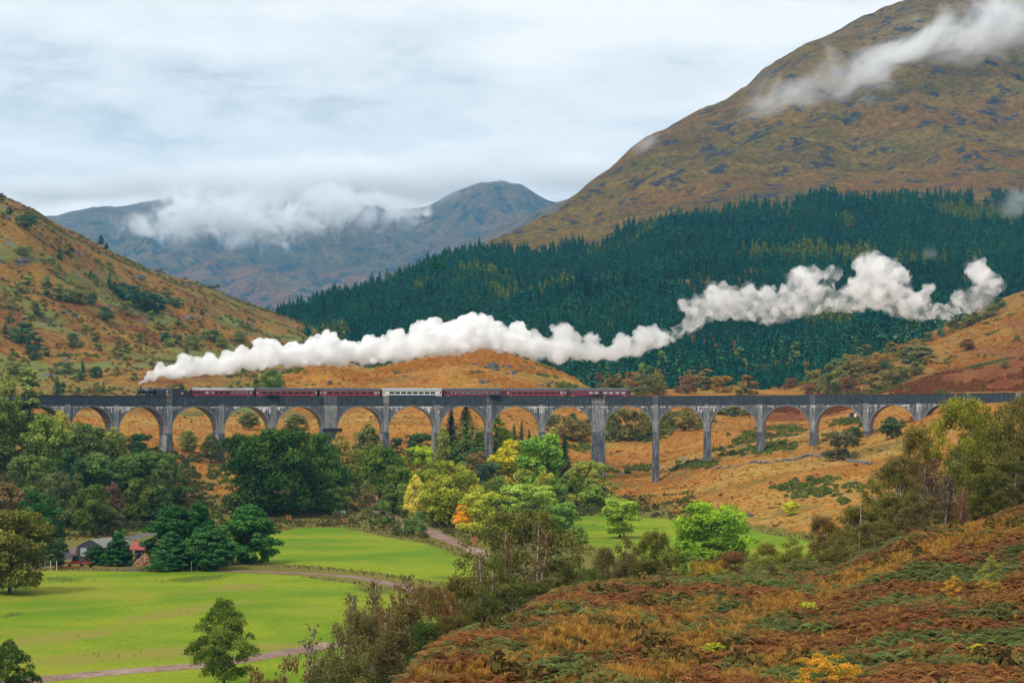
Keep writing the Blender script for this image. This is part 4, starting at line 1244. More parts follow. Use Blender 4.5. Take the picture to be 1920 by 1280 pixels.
DKG, MDG, LTG, OLV, OLY = (0.021, 0.056, 0.010), (0.052, 0.113, 0.018), (0.142, 0.243, 0.027), (0.105, 0.125, 0.032), (0.170, 0.155, 0.030)
YEL_, LIM, BRN, PUR, BLG, BLK = (0.27, 0.275, 0.016), (0.16, 0.25, 0.022), (0.135, 0.085, 0.032), (0.105, 0.065, 0.055), (0.045, 0.080, 0.050), (0.012, 0.026, 0.030)
GRB, GRN = (0.075, 0.095, 0.035), (0.071, 0.144, 0.022)

G_MID = 'trees in the valley below the viaduct'
for a in [
    ('oak', 508, 798, 966, 150, DKG, 'huge dark green oak below the viaduct, largest tree of the valley', 0),
    ('oak', 598, 811, 962, 98, (0.034, 0.086, 0.016), 'green oak with a domed crown touching the huge dark oak', 1),
    ('oak', 616, 902, 968, 58, (0.048, 0.095, 0.018), 'low green oak at the foot of the huge dark oak', 2),
    ('birch', 636, 812, 925, 58, OLY, 'olive yellow birch under the scaffolded wide pier', 0),
    ('birch', 690, 792, 892, 46, OLV, 'slender olive birch standing before the third pier from the left wide one', 1),
    ('ash', 712, 832, 940, 68, (0.057, 0.108, 0.015), 'green ash with yellowing top, right of the slender olive birch', 1),
    ('ash', 655, 868, 932, 56, (0.059, 0.095, 0.018), 'squat green ash between the oaks and the path', 2),
    ('ash', 784, 833, 908, 56, LIM, 'bright lime ash in front of the pier below the white coach', 2),
    ('pine', 786, 810, 862, 56, (0.033, 0.077, 0.022), 'dark broad pine inside the arch below the white coach', 0),
    ('pine', 742, 819, 858, 26, (0.033, 0.068, 0.022), 'little dark pine inside the arch below the white coach', 0),
    ('spruce', 814, 862, 925, 40, (0.028, 0.054, 0.024), 'grey green spruce at the foot of a grey pier', 1),
    ('birch', 779, 889, 978, 36, (0.360, 0.360, 0.050), 'pale yellow birch beside the big domed oak', 2),
    ('oak', 842, 862, 988, 96, (0.150, 0.185, 0.020), 'big domed oak turning yellow green, at the bend of the gravel path', 1),
    ('spruce', 846, 764, 872, 42, BLK, 'blue black spruce under the arch below the white-framed coach', 1),
    ('fir', 874, 761, 884, 64, (0.043, 0.095, 0.018), 'tall green fir beside the blue black spruce', 0),
    ('poplar', 930, 742, 862, 28, (0.180, 0.243, 0.037), 'pale aspen reaching up to the parapet', 0),
    ('spruce', 964, 794, 850, 22, (0.025, 0.068, 0.020), 'small spruce under the arch right of the pale aspen', 0),
    ('spruce', 978, 786, 850, 15, (0.021, 0.054, 0.018), 'thin spruce tip right of the pale aspen', 0),
    ('birch', 905, 806, 880, 42, (0.142, 0.216, 0.031), 'pale green birch between the fir and the aspen', 0),
    ('birch', 945, 800, 880, 40, (0.123, 0.198, 0.031), 'pale green birch just right of the aspen', 2),
    ('ash', 963, 822, 920, 84, YEL_, 'bright yellow ash, the yellowest tree of the valley', 0),
    ('ash', 1015, 812, 935, 86, (0.090, 0.194, 0.024), 'tall fresh green ash behind the yellow one', 1),
    ('birch', 1038, 800, 880, 30, (0.200, 0.240, 0.050), 'pale thin birch before the narrow pier right of the yellow ash', 1),
    ('spruce', 1058, 814, 930, 46, (0.008, 0.032, 0.015), 'almost black pointed spruce near the wide bare pier', 0),
    ('ash', 912, 864, 932, 52, BLG, 'bluish green willow below the yellow ash', 2),
    ('ash', 893, 845, 915, 40, (0.140, 0.110, 0.035), 'brownish ash with orange leaves below the tall fir', 1),
    ('ash', 870, 938, 994, 34, (0.480, 0.310, 0.015), 'small golden tree at the bend of the gravel path', 0),
    ('ash', 908, 919, 1008, 84, (0.180, 0.225, 0.024), 'yellow green ash behind the gravel path', 2),
    ('ash', 996, 904, 985, 104, (0.138, 0.225, 0.037), 'pale green willow above the birch thicket', 2),
    ('ash', 1054, 940, 1012, 60, (0.081, 0.171, 0.031), 'green willow behind the pale bare pole', 1),
    ('shrub', 721, 937, 982, 38, (0.057, 0.099, 0.022), 'round green bush beside the earth path', 0),
    ('shrub', 775, 957, 1002, 42, (0.057, 0.113, 0.031), 'round bluish green bush by the corner of the upper field', 1),
    ('shrub', 745, 971, 1004, 18, (0.067, 0.090, 0.024), 'narrow bush at the edge of the upper field', 2),
    ('ash', 1108, 861, 955, 80, (0.135, 0.165, 0.028), 'olive green tree covering the foot of the wide bare pier', 2),
    ('ash', 1112, 905, 960, 52, (0.095, 0.162, 0.027), 'small fresh green tree at the foot of the olive one', 0),
    ('ash', 1162, 932, 1008, 68, (0.162, 0.252, 0.031), 'pale lime tree at the edge of the right-hand field', 1),
    ('oak', 1334, 938, 1052, 126, (0.100, 0.203, 0.015), 'bright green round oak alone on the right-hand field', 0),
    ('birch', 830, 800, 900, 30, (0.13, 0.155, 0.030), 'olive birch squeezed between the grey pier and the black spruce', 1),
    ('ash', 765, 905, 965, 50, (0.10, 0.15, 0.026), 'yellow green ash below the lime one', 1),
    ('ash', 735, 905, 965, 44, (0.055, 0.10, 0.022), 'dull green ash above the earth path', 0),
    ('birch', 880, 880, 955, 36, (0.17, 0.15, 0.025), 'straw yellow birch between the domed oak and the yellow ash', 1),
    ('ash', 935, 890, 955, 50, (0.085, 0.13, 0.024), 'green ash below the yellow one', 0),
    ('ash', 1075, 880, 950, 44, (0.10, 0.155, 0.024), 'yellow green ash right of the almost black spruce', 1),
    ('birch', 1020, 880, 960, 40, (0.17, 0.20, 0.026), 'yellow green birch in front of the fresh green ash', 0),
    ('spruce', 992, 806, 880, 24, (0.030, 0.075, 0.026), 'slim green spruce behind the yellow ash', 0),
    ('spruce', 905, 830, 905, 30, (0.028, 0.070, 0.028), 'dark green spruce right of the tall fir', 1),
    ('ash', 665, 838, 905, 46, (0.11, 0.13, 0.026), 'olive ash behind the squat one', 2),
    ('ash', 1040, 905, 975, 46, (0.07, 0.13, 0.026), 'mid green ash left of the almost black spruce foot', 2),
    ('ash', 800, 870, 930, 40, (0.076, 0.099, 0.020), 'dull green tree between the lime ash and the grey pier', 0),
    ('ash', 745, 870, 948, 50, (0.067, 0.113, 0.016), 'green ash leaning towards the earth path', 1),
    ('birch', 985, 860, 930, 44, (0.230, 0.270, 0.040), 'yellow green birch under the fresh green ash', 0),
    ('shrub', 815, 935, 985, 40, (0.081, 0.104, 0.020), 'tangled bush under the big domed oak', 1),
    ('shrub', 945, 960, 1005, 44, (0.095, 0.135, 0.022), 'leafy bush under the yellow green ash', 0),
    ('shrub', 1080, 985, 1030, 44, (0.071, 0.135, 0.027), 'green bush behind the leafless birch', 2),
    ('shrub', 690, 905, 945, 34, (0.110, 0.100, 0.030), 'brownish bush by the top of the earth path', 1),
    ('shrub', 425, 925, 962, 30, (0.050, 0.065, 0.025), 'dark bush left of the huge dark oak', 0),
    ('shrub', 855, 905, 965, 40, (0.067, 0.090, 0.020), 'dark bush between the domed oak and the willow', 1),
]:
    kind, px, top, base, w, col, lab, var = a
    tree(kind, px, top, base, w, col, lab, G_MID if kind != 'shrub' else None, [VALLEY], var=var)

G_L = 'trees of the wood at the near end of the viaduct'
for a in [
    ('ash', -14, 742, 880, 90, (0.071, 0.113, 0.024), 'leafy ash cut by the edge of the picture under the parapet end', 1),
    ('birch', 12, 697, 855, 52, (0.100, 0.135, 0.027), 'tall olive birch rising above the parapet at the frame edge', 0),
    ('poplar', 54, 690, 862, 46, (0.109, 0.153, 0.037), 'tall pale aspen hiding the parapet, tallest of the wood', 0),
    ('ash', 82, 772, 900, 76, (0.081, 0.131, 0.023), 'green ash below the pale aspen', 0),
    ('birch', 112, 768, 872, 46, (0.200, 0.215, 0.035), 'yellowing birch in front of the first visible pier', 2),
    ('ash', 60, 850, 940, 84, (0.062, 0.104, 0.024), 'broad ash in the middle of the wood below the aspen', 2),
    ('ash', 160, 790, 890, 66, (0.071, 0.113, 0.027), 'soft green ash in the first whole arch', 1),
    ('birch', 212, 800, 892, 52, (0.125, 0.155, 0.035), 'olive birch in front of the second pier', 1),
    ('ash', 180, 846, 930, 84, (0.048, 0.104, 0.024), 'dense green ash below the first whole arch', 0),
    ('pine', 262, 811, 858, 42, (0.021, 0.054, 0.022), 'small dark pine in the arch under the locomotive', 0),
    ('ash', 290, 843, 942, 104, (0.048, 0.095, 0.022), 'broad dark green ash before the tall pale-sided pier', 2),
    ('ash', 238, 850, 930, 70, (0.043, 0.090, 0.023), 'green ash left of the broad dark one', 0),
    ('oak', 130, 842, 930, 60, (0.021, 0.059, 0.019), 'dark rounded oak inside the wood', 2),
    ('ash', 122, 880, 990, 78, (0.052, 0.070, 0.026), 'grey olive oak standing over the shed', 2),
    ('birch', 212, 902, 992, 40, (0.085, 0.062, 0.035), 'brown thinning birch inside the wood behind the shed', 0),
    ('oak', 172, 908, 1005, 70, (0.046, 0.077, 0.014), 'dark oak with yellowing top behind the shed', 1),
    ('oak', 258, 896, 985, 72, (0.052, 0.081, 0.016), 'rounded green oak above the farm road', 2),
    ('ash', 212, 958, 1004, 40, (0.070, 0.085, 0.030), 'small olive tree behind the shed roof', 1),
    ('oak', 75, 922, 1045, 92, (0.017, 0.061, 0.016), 'dark green oak left of the shed', 1),
    ('oak', 18, 950, 1112, 136, (0.075, 0.085, 0.016), 'large dark oak with yellow-tipped leaves at the edge of the lower field', 0),
    ('ash', 10, 902, 985, 74, (0.100, 0.080, 0.026), 'olive brown ash at the frame edge above the dark oak', 0),
    ('birch', 338, 866, 938, 30, (0.105, 0.100, 0.035), 'thin birch at the open end of the wood', 1),
    ('oak', 300, 915, 985, 46, (0.028, 0.063, 0.018), 'dark small oak behind the cypresses', 2),
    ('shrub', 226, 992, 1012, 26, (0.043, 0.108, 0.024), 'bright green bush by the farm road', 0),
    ('cypress', 322, 946, 1063, 92, (0.013, 0.054, 0.015), 'dark cypress at the back left of the cypress clump', 0),
    ('cypress', 374, 940, 1062, 84, (0.013, 0.056, 0.015), 'tallest dark cypress in the middle of the clump', 1),
    ('cypress', 466, 945, 1056, 98, (0.019, 0.081, 0.016), 'broad brighter cypress at the field end of the clump', 0),
    ('cypress', 322, 996, 1069, 76, (0.017, 0.068, 0.018), 'low bushy cypress in front, nearest to the log pile', 1),
    ('cypress', 396, 984, 1069, 84, (0.019, 0.074, 0.018), 'low bushy cypress in front, in the middle of the clump', 0),
    ('cypress', 221, 997, 1060, 54, (0.013, 0.054, 0.018), 'single young cypress in front of the red roof', 1),
    ('cypress', 178, 1022, 1058, 38, (0.017, 0.050, 0.020), 'little dark cypress in front of the shed wall', 0),
    ('ash', 104, 1008, 1066, 42, (0.027, 0.059, 0.019), 'young dark tree with a bare stem beside the farmyard', 1),
    ('near_oak', 420, 1118, 1290, 112, (0.052, 0.090, 0.014), 'single green oak standing alone on the lower field above the track', 0),
    ('near_oak', 14, 1196, 1330, 92, (0.028, 0.063, 0.014), 'dark oak cut off by the bottom corner of the picture', 0),
]:
    kind, px, top, base, w, col, lab, var = a
    tree(kind, px, top, base, w, col, lab, None if kind in ('near_oak', 'shrub') else 'clump of cypresses' if kind == 'cypress' and px > 300 else G_L, [VALLEY], var=var)

# birches and thickets on the near slope: distance known, foot on the back of the bracken hillside
G_N = 'birches between the bracken hillside and the fields'
for a in [
    ('near_birch', 985, 948, 195, 180, (0.080, 0.078, 0.028), 'big half-bare birch with white limbs between the two fields', 2),
    ('near_birch', 930, 1030, 170, 110, (0.075, 0.085, 0.026), 'dark olive birch left of the big half-bare birch', 0),
    ('near_birch', 1048, 1040, 185, 90, (0.065, 0.070, 0.028), 'grey olive birch right of the big half-bare birch', 1),
    ('near_birch', 872, 1075, 160, 92, (0.095, 0.080, 0.024), 'brown olive birch above the russet bank', 1),
    ('near_birch', 800, 1092, 165, 92, (0.115, 0.078, 0.030), 'brown birch in the middle of the thicket by the track', 2),
    ('near_birch', 845, 1105, 150, 56, (0.135, 0.065, 0.024), 'russet-leaved birch in the thicket by the track', 0),
    ('near_birch', 795, 1165, 132, 74, (0.028, 0.050, 0.015), 'dark green holly-like bush low in the thicket', 2),
    ('bare', 655, 1118, 150, 90, (0.110, 0.090, 0.040), 'leafless birch at the left end of the thicket', 0),
    ('bare', 612, 1178, 140, 74, (0.120, 0.100, 0.050), 'leafless grey sapling beside the track end', 1),
    ('bare', 722, 1120, 145, 84, (0.135, 0.075, 0.030), 'thin russet birch with two pale stems', 2),
    ('near_birch', 700, 1205, 128, 90, (0.085, 0.075, 0.030), 'low brown birch at the bottom of the thicket', 0),
    ('near_shrub', 560, 1225, 150, 120, (0.115, 0.085, 0.032), 'brown bramble bush beside the bottom track', 0),
    ('near_birch', 640, 1222, 125, 130, (0.080, 0.075, 0.032), 'grey brown scrub birch above the bottom edge', 2),
    ('near_birch', 1178, 998, 215, 74, (0.090, 0.070, 0.030), 'brown birch with pale forked stems below the lime tree', 0),
    ('near_birch', 1225, 990, 225, 70, (0.085, 0.080, 0.022), 'olive birch beside the forked brown one', 2),
    ('near_birch', 1132, 1022, 220, 56, (0.100, 0.085, 0.034), 'small brown birch left of the forked one', 1),
    ('near_shrub', 1270, 1030, 240, 60, (0.057, 0.095, 0.016), 'green bush between the olive birch and the bright oak', 1),
    ('near_shrub', 1300, 1050, 215, 56, (0.120, 0.115, 0.026), 'olive bush under the bright oak', 2),
    ('near_birch', 1372, 1030, 210, 74, (0.135, 0.075, 0.034), 'rounded russet birch in front of the bright oak', 2),
    ('near_shrub', 1325, 1045, 205, 50, (0.200, 0.155, 0.018), 'golden leaved bush in front of the bright oak', 0),
    ('near_birch', 1490, 1005, 200, 74, (0.115, 0.115, 0.032), 'leaning thin birch over the end of the right-hand field', 0),
    ('near_birch', 1440, 1040, 205, 70, (0.140, 0.135, 0.036), 'pale olive scrub birch before the right-hand field', 2),
    ('near_birch', 1545, 965, 205, 66, (0.120, 0.085, 0.032), 'brown birch with a twisted stem near the boulder slope', 1),
    ('near_birch', 1585, 990, 190, 70, (0.115, 0.100, 0.034), 'olive brown birch left of the bleached trunk', 0),
    ('dead', 1607, 922, 185, 30, (0.200, 0.150, 0.080), 'bleached dead birch trunk with broken limbs', 0),
    ('near_birch', 1640, 895, 195, 84, (0.110, 0.098, 0.030), 'tall olive brown birch right of the bleached trunk', 0),
    ('near_birch', 1690, 848, 205, 96, (0.120, 0.092, 0.034), 'brown topped birch below the last visible pier', 2),
    ('near_birch', 1682, 925, 180, 80, (0.105, 0.085, 0.030), 'brown birch low in the right-hand wood', 1),
    ('near_birch', 1680, 868, 215, 70, (0.125, 0.125, 0.026), 'olive green rounded birch in the right-hand wood', 2),
    ('near_birch', 1724, 795, 215, 80, (0.135, 0.105, 0.034), 'russet tipped birch reaching the last visible arch', 1),
    ('bare', 1745, 862, 185, 74, (0.100, 0.060, 0.050), 'purple brown birch losing its leaves', 2),
    ('bare', 1768, 890, 178, 66, (0.090, 0.055, 0.050), 'purple grey birch with a straight pale stem', 0),
    ('near_birch', 1812, 738, 205, 120, (0.150, 0.140, 0.026), 'tall birch with a yellow olive head hiding the viaduct end', 2),
    ('near_birch', 1790, 830, 190, 84, (0.085, 0.085, 0.028), 'dark olive birch below the yellow olive head', 0),
    ('near_birch', 1880, 752, 200, 128, (0.095, 0.088, 0.028), 'dark tall birch with white limbs at the right-hand wood end', 0),
    ('near_birch', 1935, 730, 195, 110, (0.095, 0.080, 0.028), 'dark birch cut by the frame edge above the bracken', 2),
    ('near_birch', 1842, 885, 178, 80, (0.070, 0.068, 0.024), 'shaded birch beneath the tall dark one', 1),
    ('near_birch', 1905, 860, 172, 96, (0.062, 0.062, 0.024), 'shaded low birch at the frame edge', 2),
    ('bare', 1800, 915, 168, 50, (0.170, 0.075, 0.030), 'small rowan with rusty leaves at the edge of the bracken', 1),
    ('near_shrub', 1640, 1032, 158, 46, (0.145, 0.125, 0.030), 'round olive bush at the rim of the bracken hillside', 0),
    ('near_shrub', 1608, 1020, 165, 46, (0.105, 0.105, 0.030), 'dull green bush beside the round olive one', 2),
    ('near_shrub', 1755, 992, 152, 40, (0.120, 0.120, 0.034), 'small olive bush on the rim below the straight pale stem', 1),
    ('near_birch', 1100, 1062, 190, 50, (0.052, 0.077, 0.020), 'green bush in the dip behind the russet bank', 2),
    ('near_shrub', 1420, 1050, 180, 80, (0.090, 0.100, 0.032), 'mixed green scrub at the rim in the middle', 0),
    ('near_shrub', 1510, 1046, 175, 80, (0.085, 0.090, 0.030), 'grey green scrub under the leaning birch', 1),
    ('near_shrub', 1550, 1052, 172, 60, (0.100, 0.085, 0.030), 'brown scrub under the twisted birch', 2),
    ('near_shrub', 1245, 1072, 200, 80, (0.090, 0.080, 0.028), 'brown scrub at the rim below the olive birch', 1),
    ('near_shrub', 1170, 1085, 190, 70, (0.110, 0.085, 0.030), 'dry brown scrub at the rim below the forked birch', 0),
    ('bare', 1012, 985, 180, 66, (0.12, 0.085, 0.035), 'thin leafless birch right of the big half-bare one', 2),
    ('bare', 948, 1000, 178, 60, (0.11, 0.085, 0.035), 'thin leafless birch left of the big half-bare one', 0),
    ('bare', 690, 1092, 152, 70, (0.12, 0.085, 0.04), 'tall thin birch with brown twigs over the meadow', 0),
    ('bare', 765, 1080, 158, 70, (0.13, 0.085, 0.035), 'tall thin birch in front of the track bend', 2),
    ('bare', 905, 1040, 168, 66, (0.11, 0.085, 0.03), 'thin birch rising out of the brown thicket', 1),
    ('near_birch', 905, 1095, 158, 96, (0.070, 0.072, 0.026), 'shaded olive birch at the foot of the dark olive one', 0),
    ('near_birch', 970, 1090, 165, 110, (0.060, 0.064, 0.024), 'shaded brown birch under the big half-bare one', 2),
    ('near_birch', 1030, 1082, 165, 76, (0.070, 0.070, 0.028), 'low olive birch under the grey olive one', 1),
    ('near_birch', 760, 1125, 142, 90, (0.105, 0.080, 0.034), 'brown birch behind the dark holly-like bush', 1),
    ('near_birch', 690, 1135, 148, 80, (0.115, 0.088, 0.040), 'thin brown birch between the leafless ones', 2),
    ('near_birch', 635, 1160, 142, 76, (0.115, 0.095, 0.045), 'greyish birch under the leafless one at the left', 0),
    ('near_birch', 855, 1150, 138, 90, (0.085, 0.066, 0.024), 'dull brown birch above the russet bank end', 2),
    ('near_birch', 740, 1180, 128, 90, (0.075, 0.060, 0.028), 'dark brown scrub birch low in the thicket', 1),
    ('near_birch', 1600, 945, 195, 70, (0.125, 0.105, 0.032), 'olive birch standing behind the bleached trunk', 1),
    ('near_birch', 1560, 1005, 185, 70, (0.105, 0.090, 0.030), 'low brown birch under the twisted one', 0),
    ('near_birch', 1640, 975, 172, 84, (0.105, 0.085, 0.030), 'low olive brown birch beside the bleached trunk', 2),
    ('near_birch', 1725, 905, 176, 84, (0.100, 0.080, 0.036), 'brown birch left of the purple brown one', 0),
    ('near_birch', 1215, 1045, 205, 80, (0.075, 0.068, 0.026), 'low dark birch under the olive and brown pair', 1),
    ('near_birch', 1440, 1015, 210, 60, (0.135, 0.125, 0.036), 'airy pale birch before the field end', 1),
    ('near_birch', 1750, 925, 200, 90, (0.075, 0.065, 0.034), 'grey brown birch behind the straight pale stem', 0),
    ('near_birch', 1845, 800, 215, 90, (0.090, 0.085, 0.028), 'olive birch between the yellow head and the dark one', 1),
]:
    kind, px, top, d, w, col, lab, var = a
    treed(kind, px, top, d, w, col, lab, G_N if kind != 'near_shrub' else None, var=var)

# single bushes out on the bracken hillside
for a in [('near_shrub', 1515, 1126, 1148, 30, (0.270, 0.320, 0.030), 'lime green bush alone on the bracken below the rim', 0),
          ('near_shrub', 1338, 1204, 1232, 42, (0.218, 0.279, 0.020), 'lime green bush low in the middle of the bracken', 1),
          ('near_shrub', 1836, 1206, 1236, 44, (0.260, 0.300, 0.030), 'lime green seedling on the darkest bracken', 2),
          ('near_shrub', 1552, 1226, 1300, 130, (0.300, 0.200, 0.018), 'big golden broom bush at the bottom edge', 0),
          ('near_shrub', 1234, 1208, 1268, 38, (0.145, 0.125, 0.030), 'upright olive bush in the grass hollow', 2),
          ('near_shrub', 1788, 1078, 1124, 36, (0.270, 0.200, 0.022), 'yellowing sapling bush on the bracken slope', 2),
          ('near_shrub', 1858, 1040, 1106, 40, (0.140, 0.150, 0.030), 'slender green sapling bush near the frame edge', 2),
          ('near_shrub', 1290, 1122, 1160, 50, (0.135, 0.115, 0.030), 'olive bush on the crest of the russet bank', 1),
          ('near_shrub', 1257, 1158, 1180, 18, (0.150, 0.140, 0.030), 'little olive bush below the crest', 2),
          ('near_shrub', 1140, 1150, 1178, 34, (0.110, 0.100, 0.030), 'brown olive bush on the russet bank', 0),
          ('near_shrub', 1770, 1040, 1054, 14, (0.095, 0.180, 0.020), 'tiny green bush by the golden grass strip', 1),
          ('near_shrub', 1856, 1085, 1118, 44, (0.220, 0.170, 0.025), 'yellow brown bush below the slender sapling', 0)]:
    kind, px, top, base, w, col, lab, var = a
    tree(kind, px, top, base, w, col, lab, None, [FORE], var=var)

# bushes on the moor round the viaduct
for a in [('ash', 1572, 806, 864, 60, (0.075, 0.080, 0.034), 'round dark bush-like tree beside the dry stone wall', 2),
          ('ash', 1601, 798, 838, 26, (0.057, 0.077, 0.023), 'small tree behind the round one by the wall', 1),
          ('ash', 1672, 780, 822, 44, (0.048, 0.072, 0.024), 'dark green tree under the last whole arch', 0),
          ('birch', 1712, 800, 826, 16, (0.190, 0.140, 0.025), 'golden sapling under the last whole arch', 0),
          ('ash', 1482, 940, 966, 28, (0.300, 0.340, 0.030), 'bright lime bush on the heathery bank', 1),
          ('birch', 466, 770, 805, 38, (0.085, 0.105, 0.035), 'olive tree seen through the arch below the bright-lined coach', 0),
          ('birch', 352, 806, 848, 36, (0.125, 0.155, 0.035), 'green birch seen through the arch below the pale-roofed coach', 2),
          ('ash', 434, 820, 848, 30, (0.043, 0.072, 0.022), 'dark round tree right of the fourth visible pier', 2),
          ('ash', 396, 812, 868, 36, (0.057, 0.077, 0.024), 'airy tree screening the fourth visible pier', 0),
          ('birch', 470, 830, 850, 22, (0.100, 0.085, 0.040), 'brownish sapling right of the dark round tree', 0),
          ('birch', 556, 776, 812, 54, (0.095, 0.110, 0.036), 'olive thicket tree behind the crown of the huge oak', 2)]:
    kind, px, top, base, w, col, lab, var = a
    tree(kind, px, top, base, w, col, lab, None, [VALLEY], var=var)


# --- trees too many to tell apart one by one are named by where they grow; alike neighbours are counted along
ORD = ['first', 'second', 'third', 'fourth', 'fifth', 'sixth', 'seventh', 'eighth', 'ninth', 'tenth', 'eleventh', 'twelfth', 'thirteenth', 'fourteenth', 'fifteenth', 'sixteenth', 'seventeenth', 'eighteenth', 'nineteenth', 'twentieth']


def ordinal(i):
    return ORD[i] if i < 20 else 'twenty-' + ORD[i - 20] if i < 29 else 'thirty-' + ORD[i - 30] if i < 39 else str(i + 1)


def scatter(zone, group, items, sheets):
    by = {}
    for it in items:
        kind, px, top, base, w, col, look, var = it
        r = tree(kind, px, top, base, w, col, None, group, sheets, var=var)
        by.setdefault((look, zone(px, base)), []).append((px, r))
    for (look, z), v in by.items():
        v.sort(key=lambda q: q[0])
        for i, (_, r) in enumerate(v):
            r['label'] = f'{look} {z}' if len(v) == 1 else f'{look} {z}, {ordinal(i)} from left'


COACHZ = [(0, 110, 'above the wooded viaduct end'), (110, 250, 'above the bare parapet'), (250, 360, 'above the engine'), (360, 480, 'above the pale-roofed coach'), (480, 600, 'above the second coach'), (600, 720, 'above the third coach')]


def left_zone(px, base):
    z = [n for a, b, n in COACHZ if a <= px < b]
    z = z[0] if z else 'above the train'
    return ('high on the hill ' if base < 560 else 'halfway up the hill ' if base < 650 else 'low on the hill ') + z


rnd = random.Random(21)
HILLC = [(0.050, 0.090, 0.036), (0.085, 0.110, 0.036), (0.105, 0.130, 0.034), (0.030, 0.070, 0.038), (0.13, 0.15, 0.035)]
LOOK = ['dull green tree', 'olive tree', 'yellow green tree', 'dark evergreen', 'pale green tree']
items = []
hand = [(3, 376, 14, 14, 0), (18, 402, 14, 18, 3), (45, 426, 24, 34, 3), (58, 424, 18, 22, 0), (190, 458, 18, 14, 3), (200, 466, 12, 12, 3), (45, 480, 20, 26, 2), (130, 480, 26, 20, 2), (112, 486, 22, 14, 3), (35, 556, 28, 20, 4), (50, 550, 34, 24, 2), (88, 556, 40, 18, 0), (110, 562, 34, 20, 2),
        (130, 565, 26, 40, 1), (150, 568, 24, 26, 2), (170, 570, 22, 22, 0), (196, 600, 26, 28, 0), (70, 590, 24, 16, 3), (55, 615, 32, 26, 2), (10, 626, 20, 16, 3), (42, 640, 36, 30, 3), (64, 655, 34, 26, 3), (64, 674, 28, 24, 3), (30, 642, 30, 24, 0), (140, 650, 26, 24, 0),
        (230, 560, 30, 32, 3), (252, 575, 40, 34, 3), (270, 582, 38, 34, 3), (290, 586, 36, 30, 3), (300, 580, 24, 24, 3), (238, 590, 26, 22, 2), (284, 600, 18, 14, 2), (205, 540, 24, 14, 3), (214, 546, 18, 12, 0), (310, 568, 22, 18, 0), (330, 575, 18, 22, 0), (378, 590, 12, 14, 3), (360, 584, 12, 10, 3),
        (222, 668, 20, 20, 1), (312, 640, 18, 18, 3), (330, 645, 18, 18, 3), (316, 650, 16, 20, 2), (365, 655, 28, 30, 1), (350, 662, 14, 14, 3), (405, 640, 22, 26, 0), (390, 636, 20, 22, 2), (415, 650, 18, 22, 2), (296, 618, 18, 14, 4), (155, 705, 30, 14, 3), (180, 708, 22, 22, 3), (152, 712, 16, 16, 0),
        (107, 738, 32, 16, 3), (118, 735, 20, 12, 0), (182, 738, 22, 13, 1), (194, 738, 22, 10, 3), (158, 738, 12, 14, 4), (146, 738, 12, 10, 0), (218, 704, 18, 9, 1), (252, 712, 14, 12, 0), (16, 606, 12, 10, 3), (86, 668, 18, 30, 1), (120, 700, 22, 30, 0), (28, 700, 24, 34, 2),
        (236, 660, 16, 22, 2), (262, 640, 16, 20, 1), (180, 640, 16, 22, 1), (335, 610, 14, 14, 1), (445, 640, 18, 26, 1), (470, 660, 14, 20, 0), (520, 640, 10, 14, 0), (98, 612, 16, 16, 1), (160, 620, 14, 16, 4), (20, 580, 16, 16, 1), (205, 505, 14, 14, 1), (170, 520, 14, 12, 3)]
for px, base, h, w, k in hand:
    kind = 'conifer' if k == 3 and w < 18 else 'upright' if w < 0.8 * h or rnd.random() < 0.3 else 'round'
    c = HILLC[k]; j = rnd.uniform(0.85, 1.2)
    items.append((kind, px, base - h, base, w * 1.1, (c[0] * j, c[1] * j, c[2] * j), LOOK[k], rnd.randrange(3)))
scatter(left_zone, 'trees dotted over the hill behind the locomotive', items, [LEFT, VALLEY])
# a row of trees half hidden behind the coaches
items = []
for px, base, h, w, k in [(390, 742, 20, 14, 1), (405, 742, 16, 18, 0), (432, 742, 26, 16, 2), (448, 742, 30, 14, 1), (462, 742, 26, 18, 4), (478, 742, 34, 22, 1), (494, 742, 44, 30, 2), (512, 742, 50, 36, 0), (526, 744, 36, 24, 0), (375, 742, 18, 26, 1), (345, 742, 14, 30, 2), (325, 740, 12, 22, 0)]:
    c = [(0.06, 0.12, 0.03), (0.11, 0.13, 0.035), (0.13, 0.16, 0.04), 0, (0.12, 0.18, 0.035)][k]
    items.append(('round' if w > 20 else 'upright', px, base - h, base, w, c, LOOK[k], rnd.randrange(3)))
scatter(lambda px, b: 'behind the first coaches, crown above their roofs', 'trees standing behind the first coaches', items, [VALLEY, LEFT, KNOLL])

# --- the belt of autumn birches between the plantation and the moor, and those seen through the right-hand arches
ARCHZ = [(1016, 1122, 'in the arch left of the wide bare pier'), (1122, 1229, 'in the arch right of the wide bare pier'), (1229, 1325, 'in the second arch right of the wide pier'), (1325, 1424, 'in the third arch right of the wide pier'), (1424, 1540, 'in the fourth arch right of the wide pier'), (1540, 1930, 'in the arches near the right-hand wood')]


def belt_zone(px, base):
    if base > 748:
        return [n for a, b, n in ARCHZ if a <= px < b + 0.1][:1][0]
    for a, n in ((1190, 'behind the tail coach'), (1290, 'above the parapet past the tail coach'), (1400, 'on the belt under the plantation'), (1500, 'at the foot of the plantation'), (1600, 'at the tongue of orange moor'), (1700, 'beside the russet moor')):
        if px < a:
            return n
    return 'on the moor below the steam'


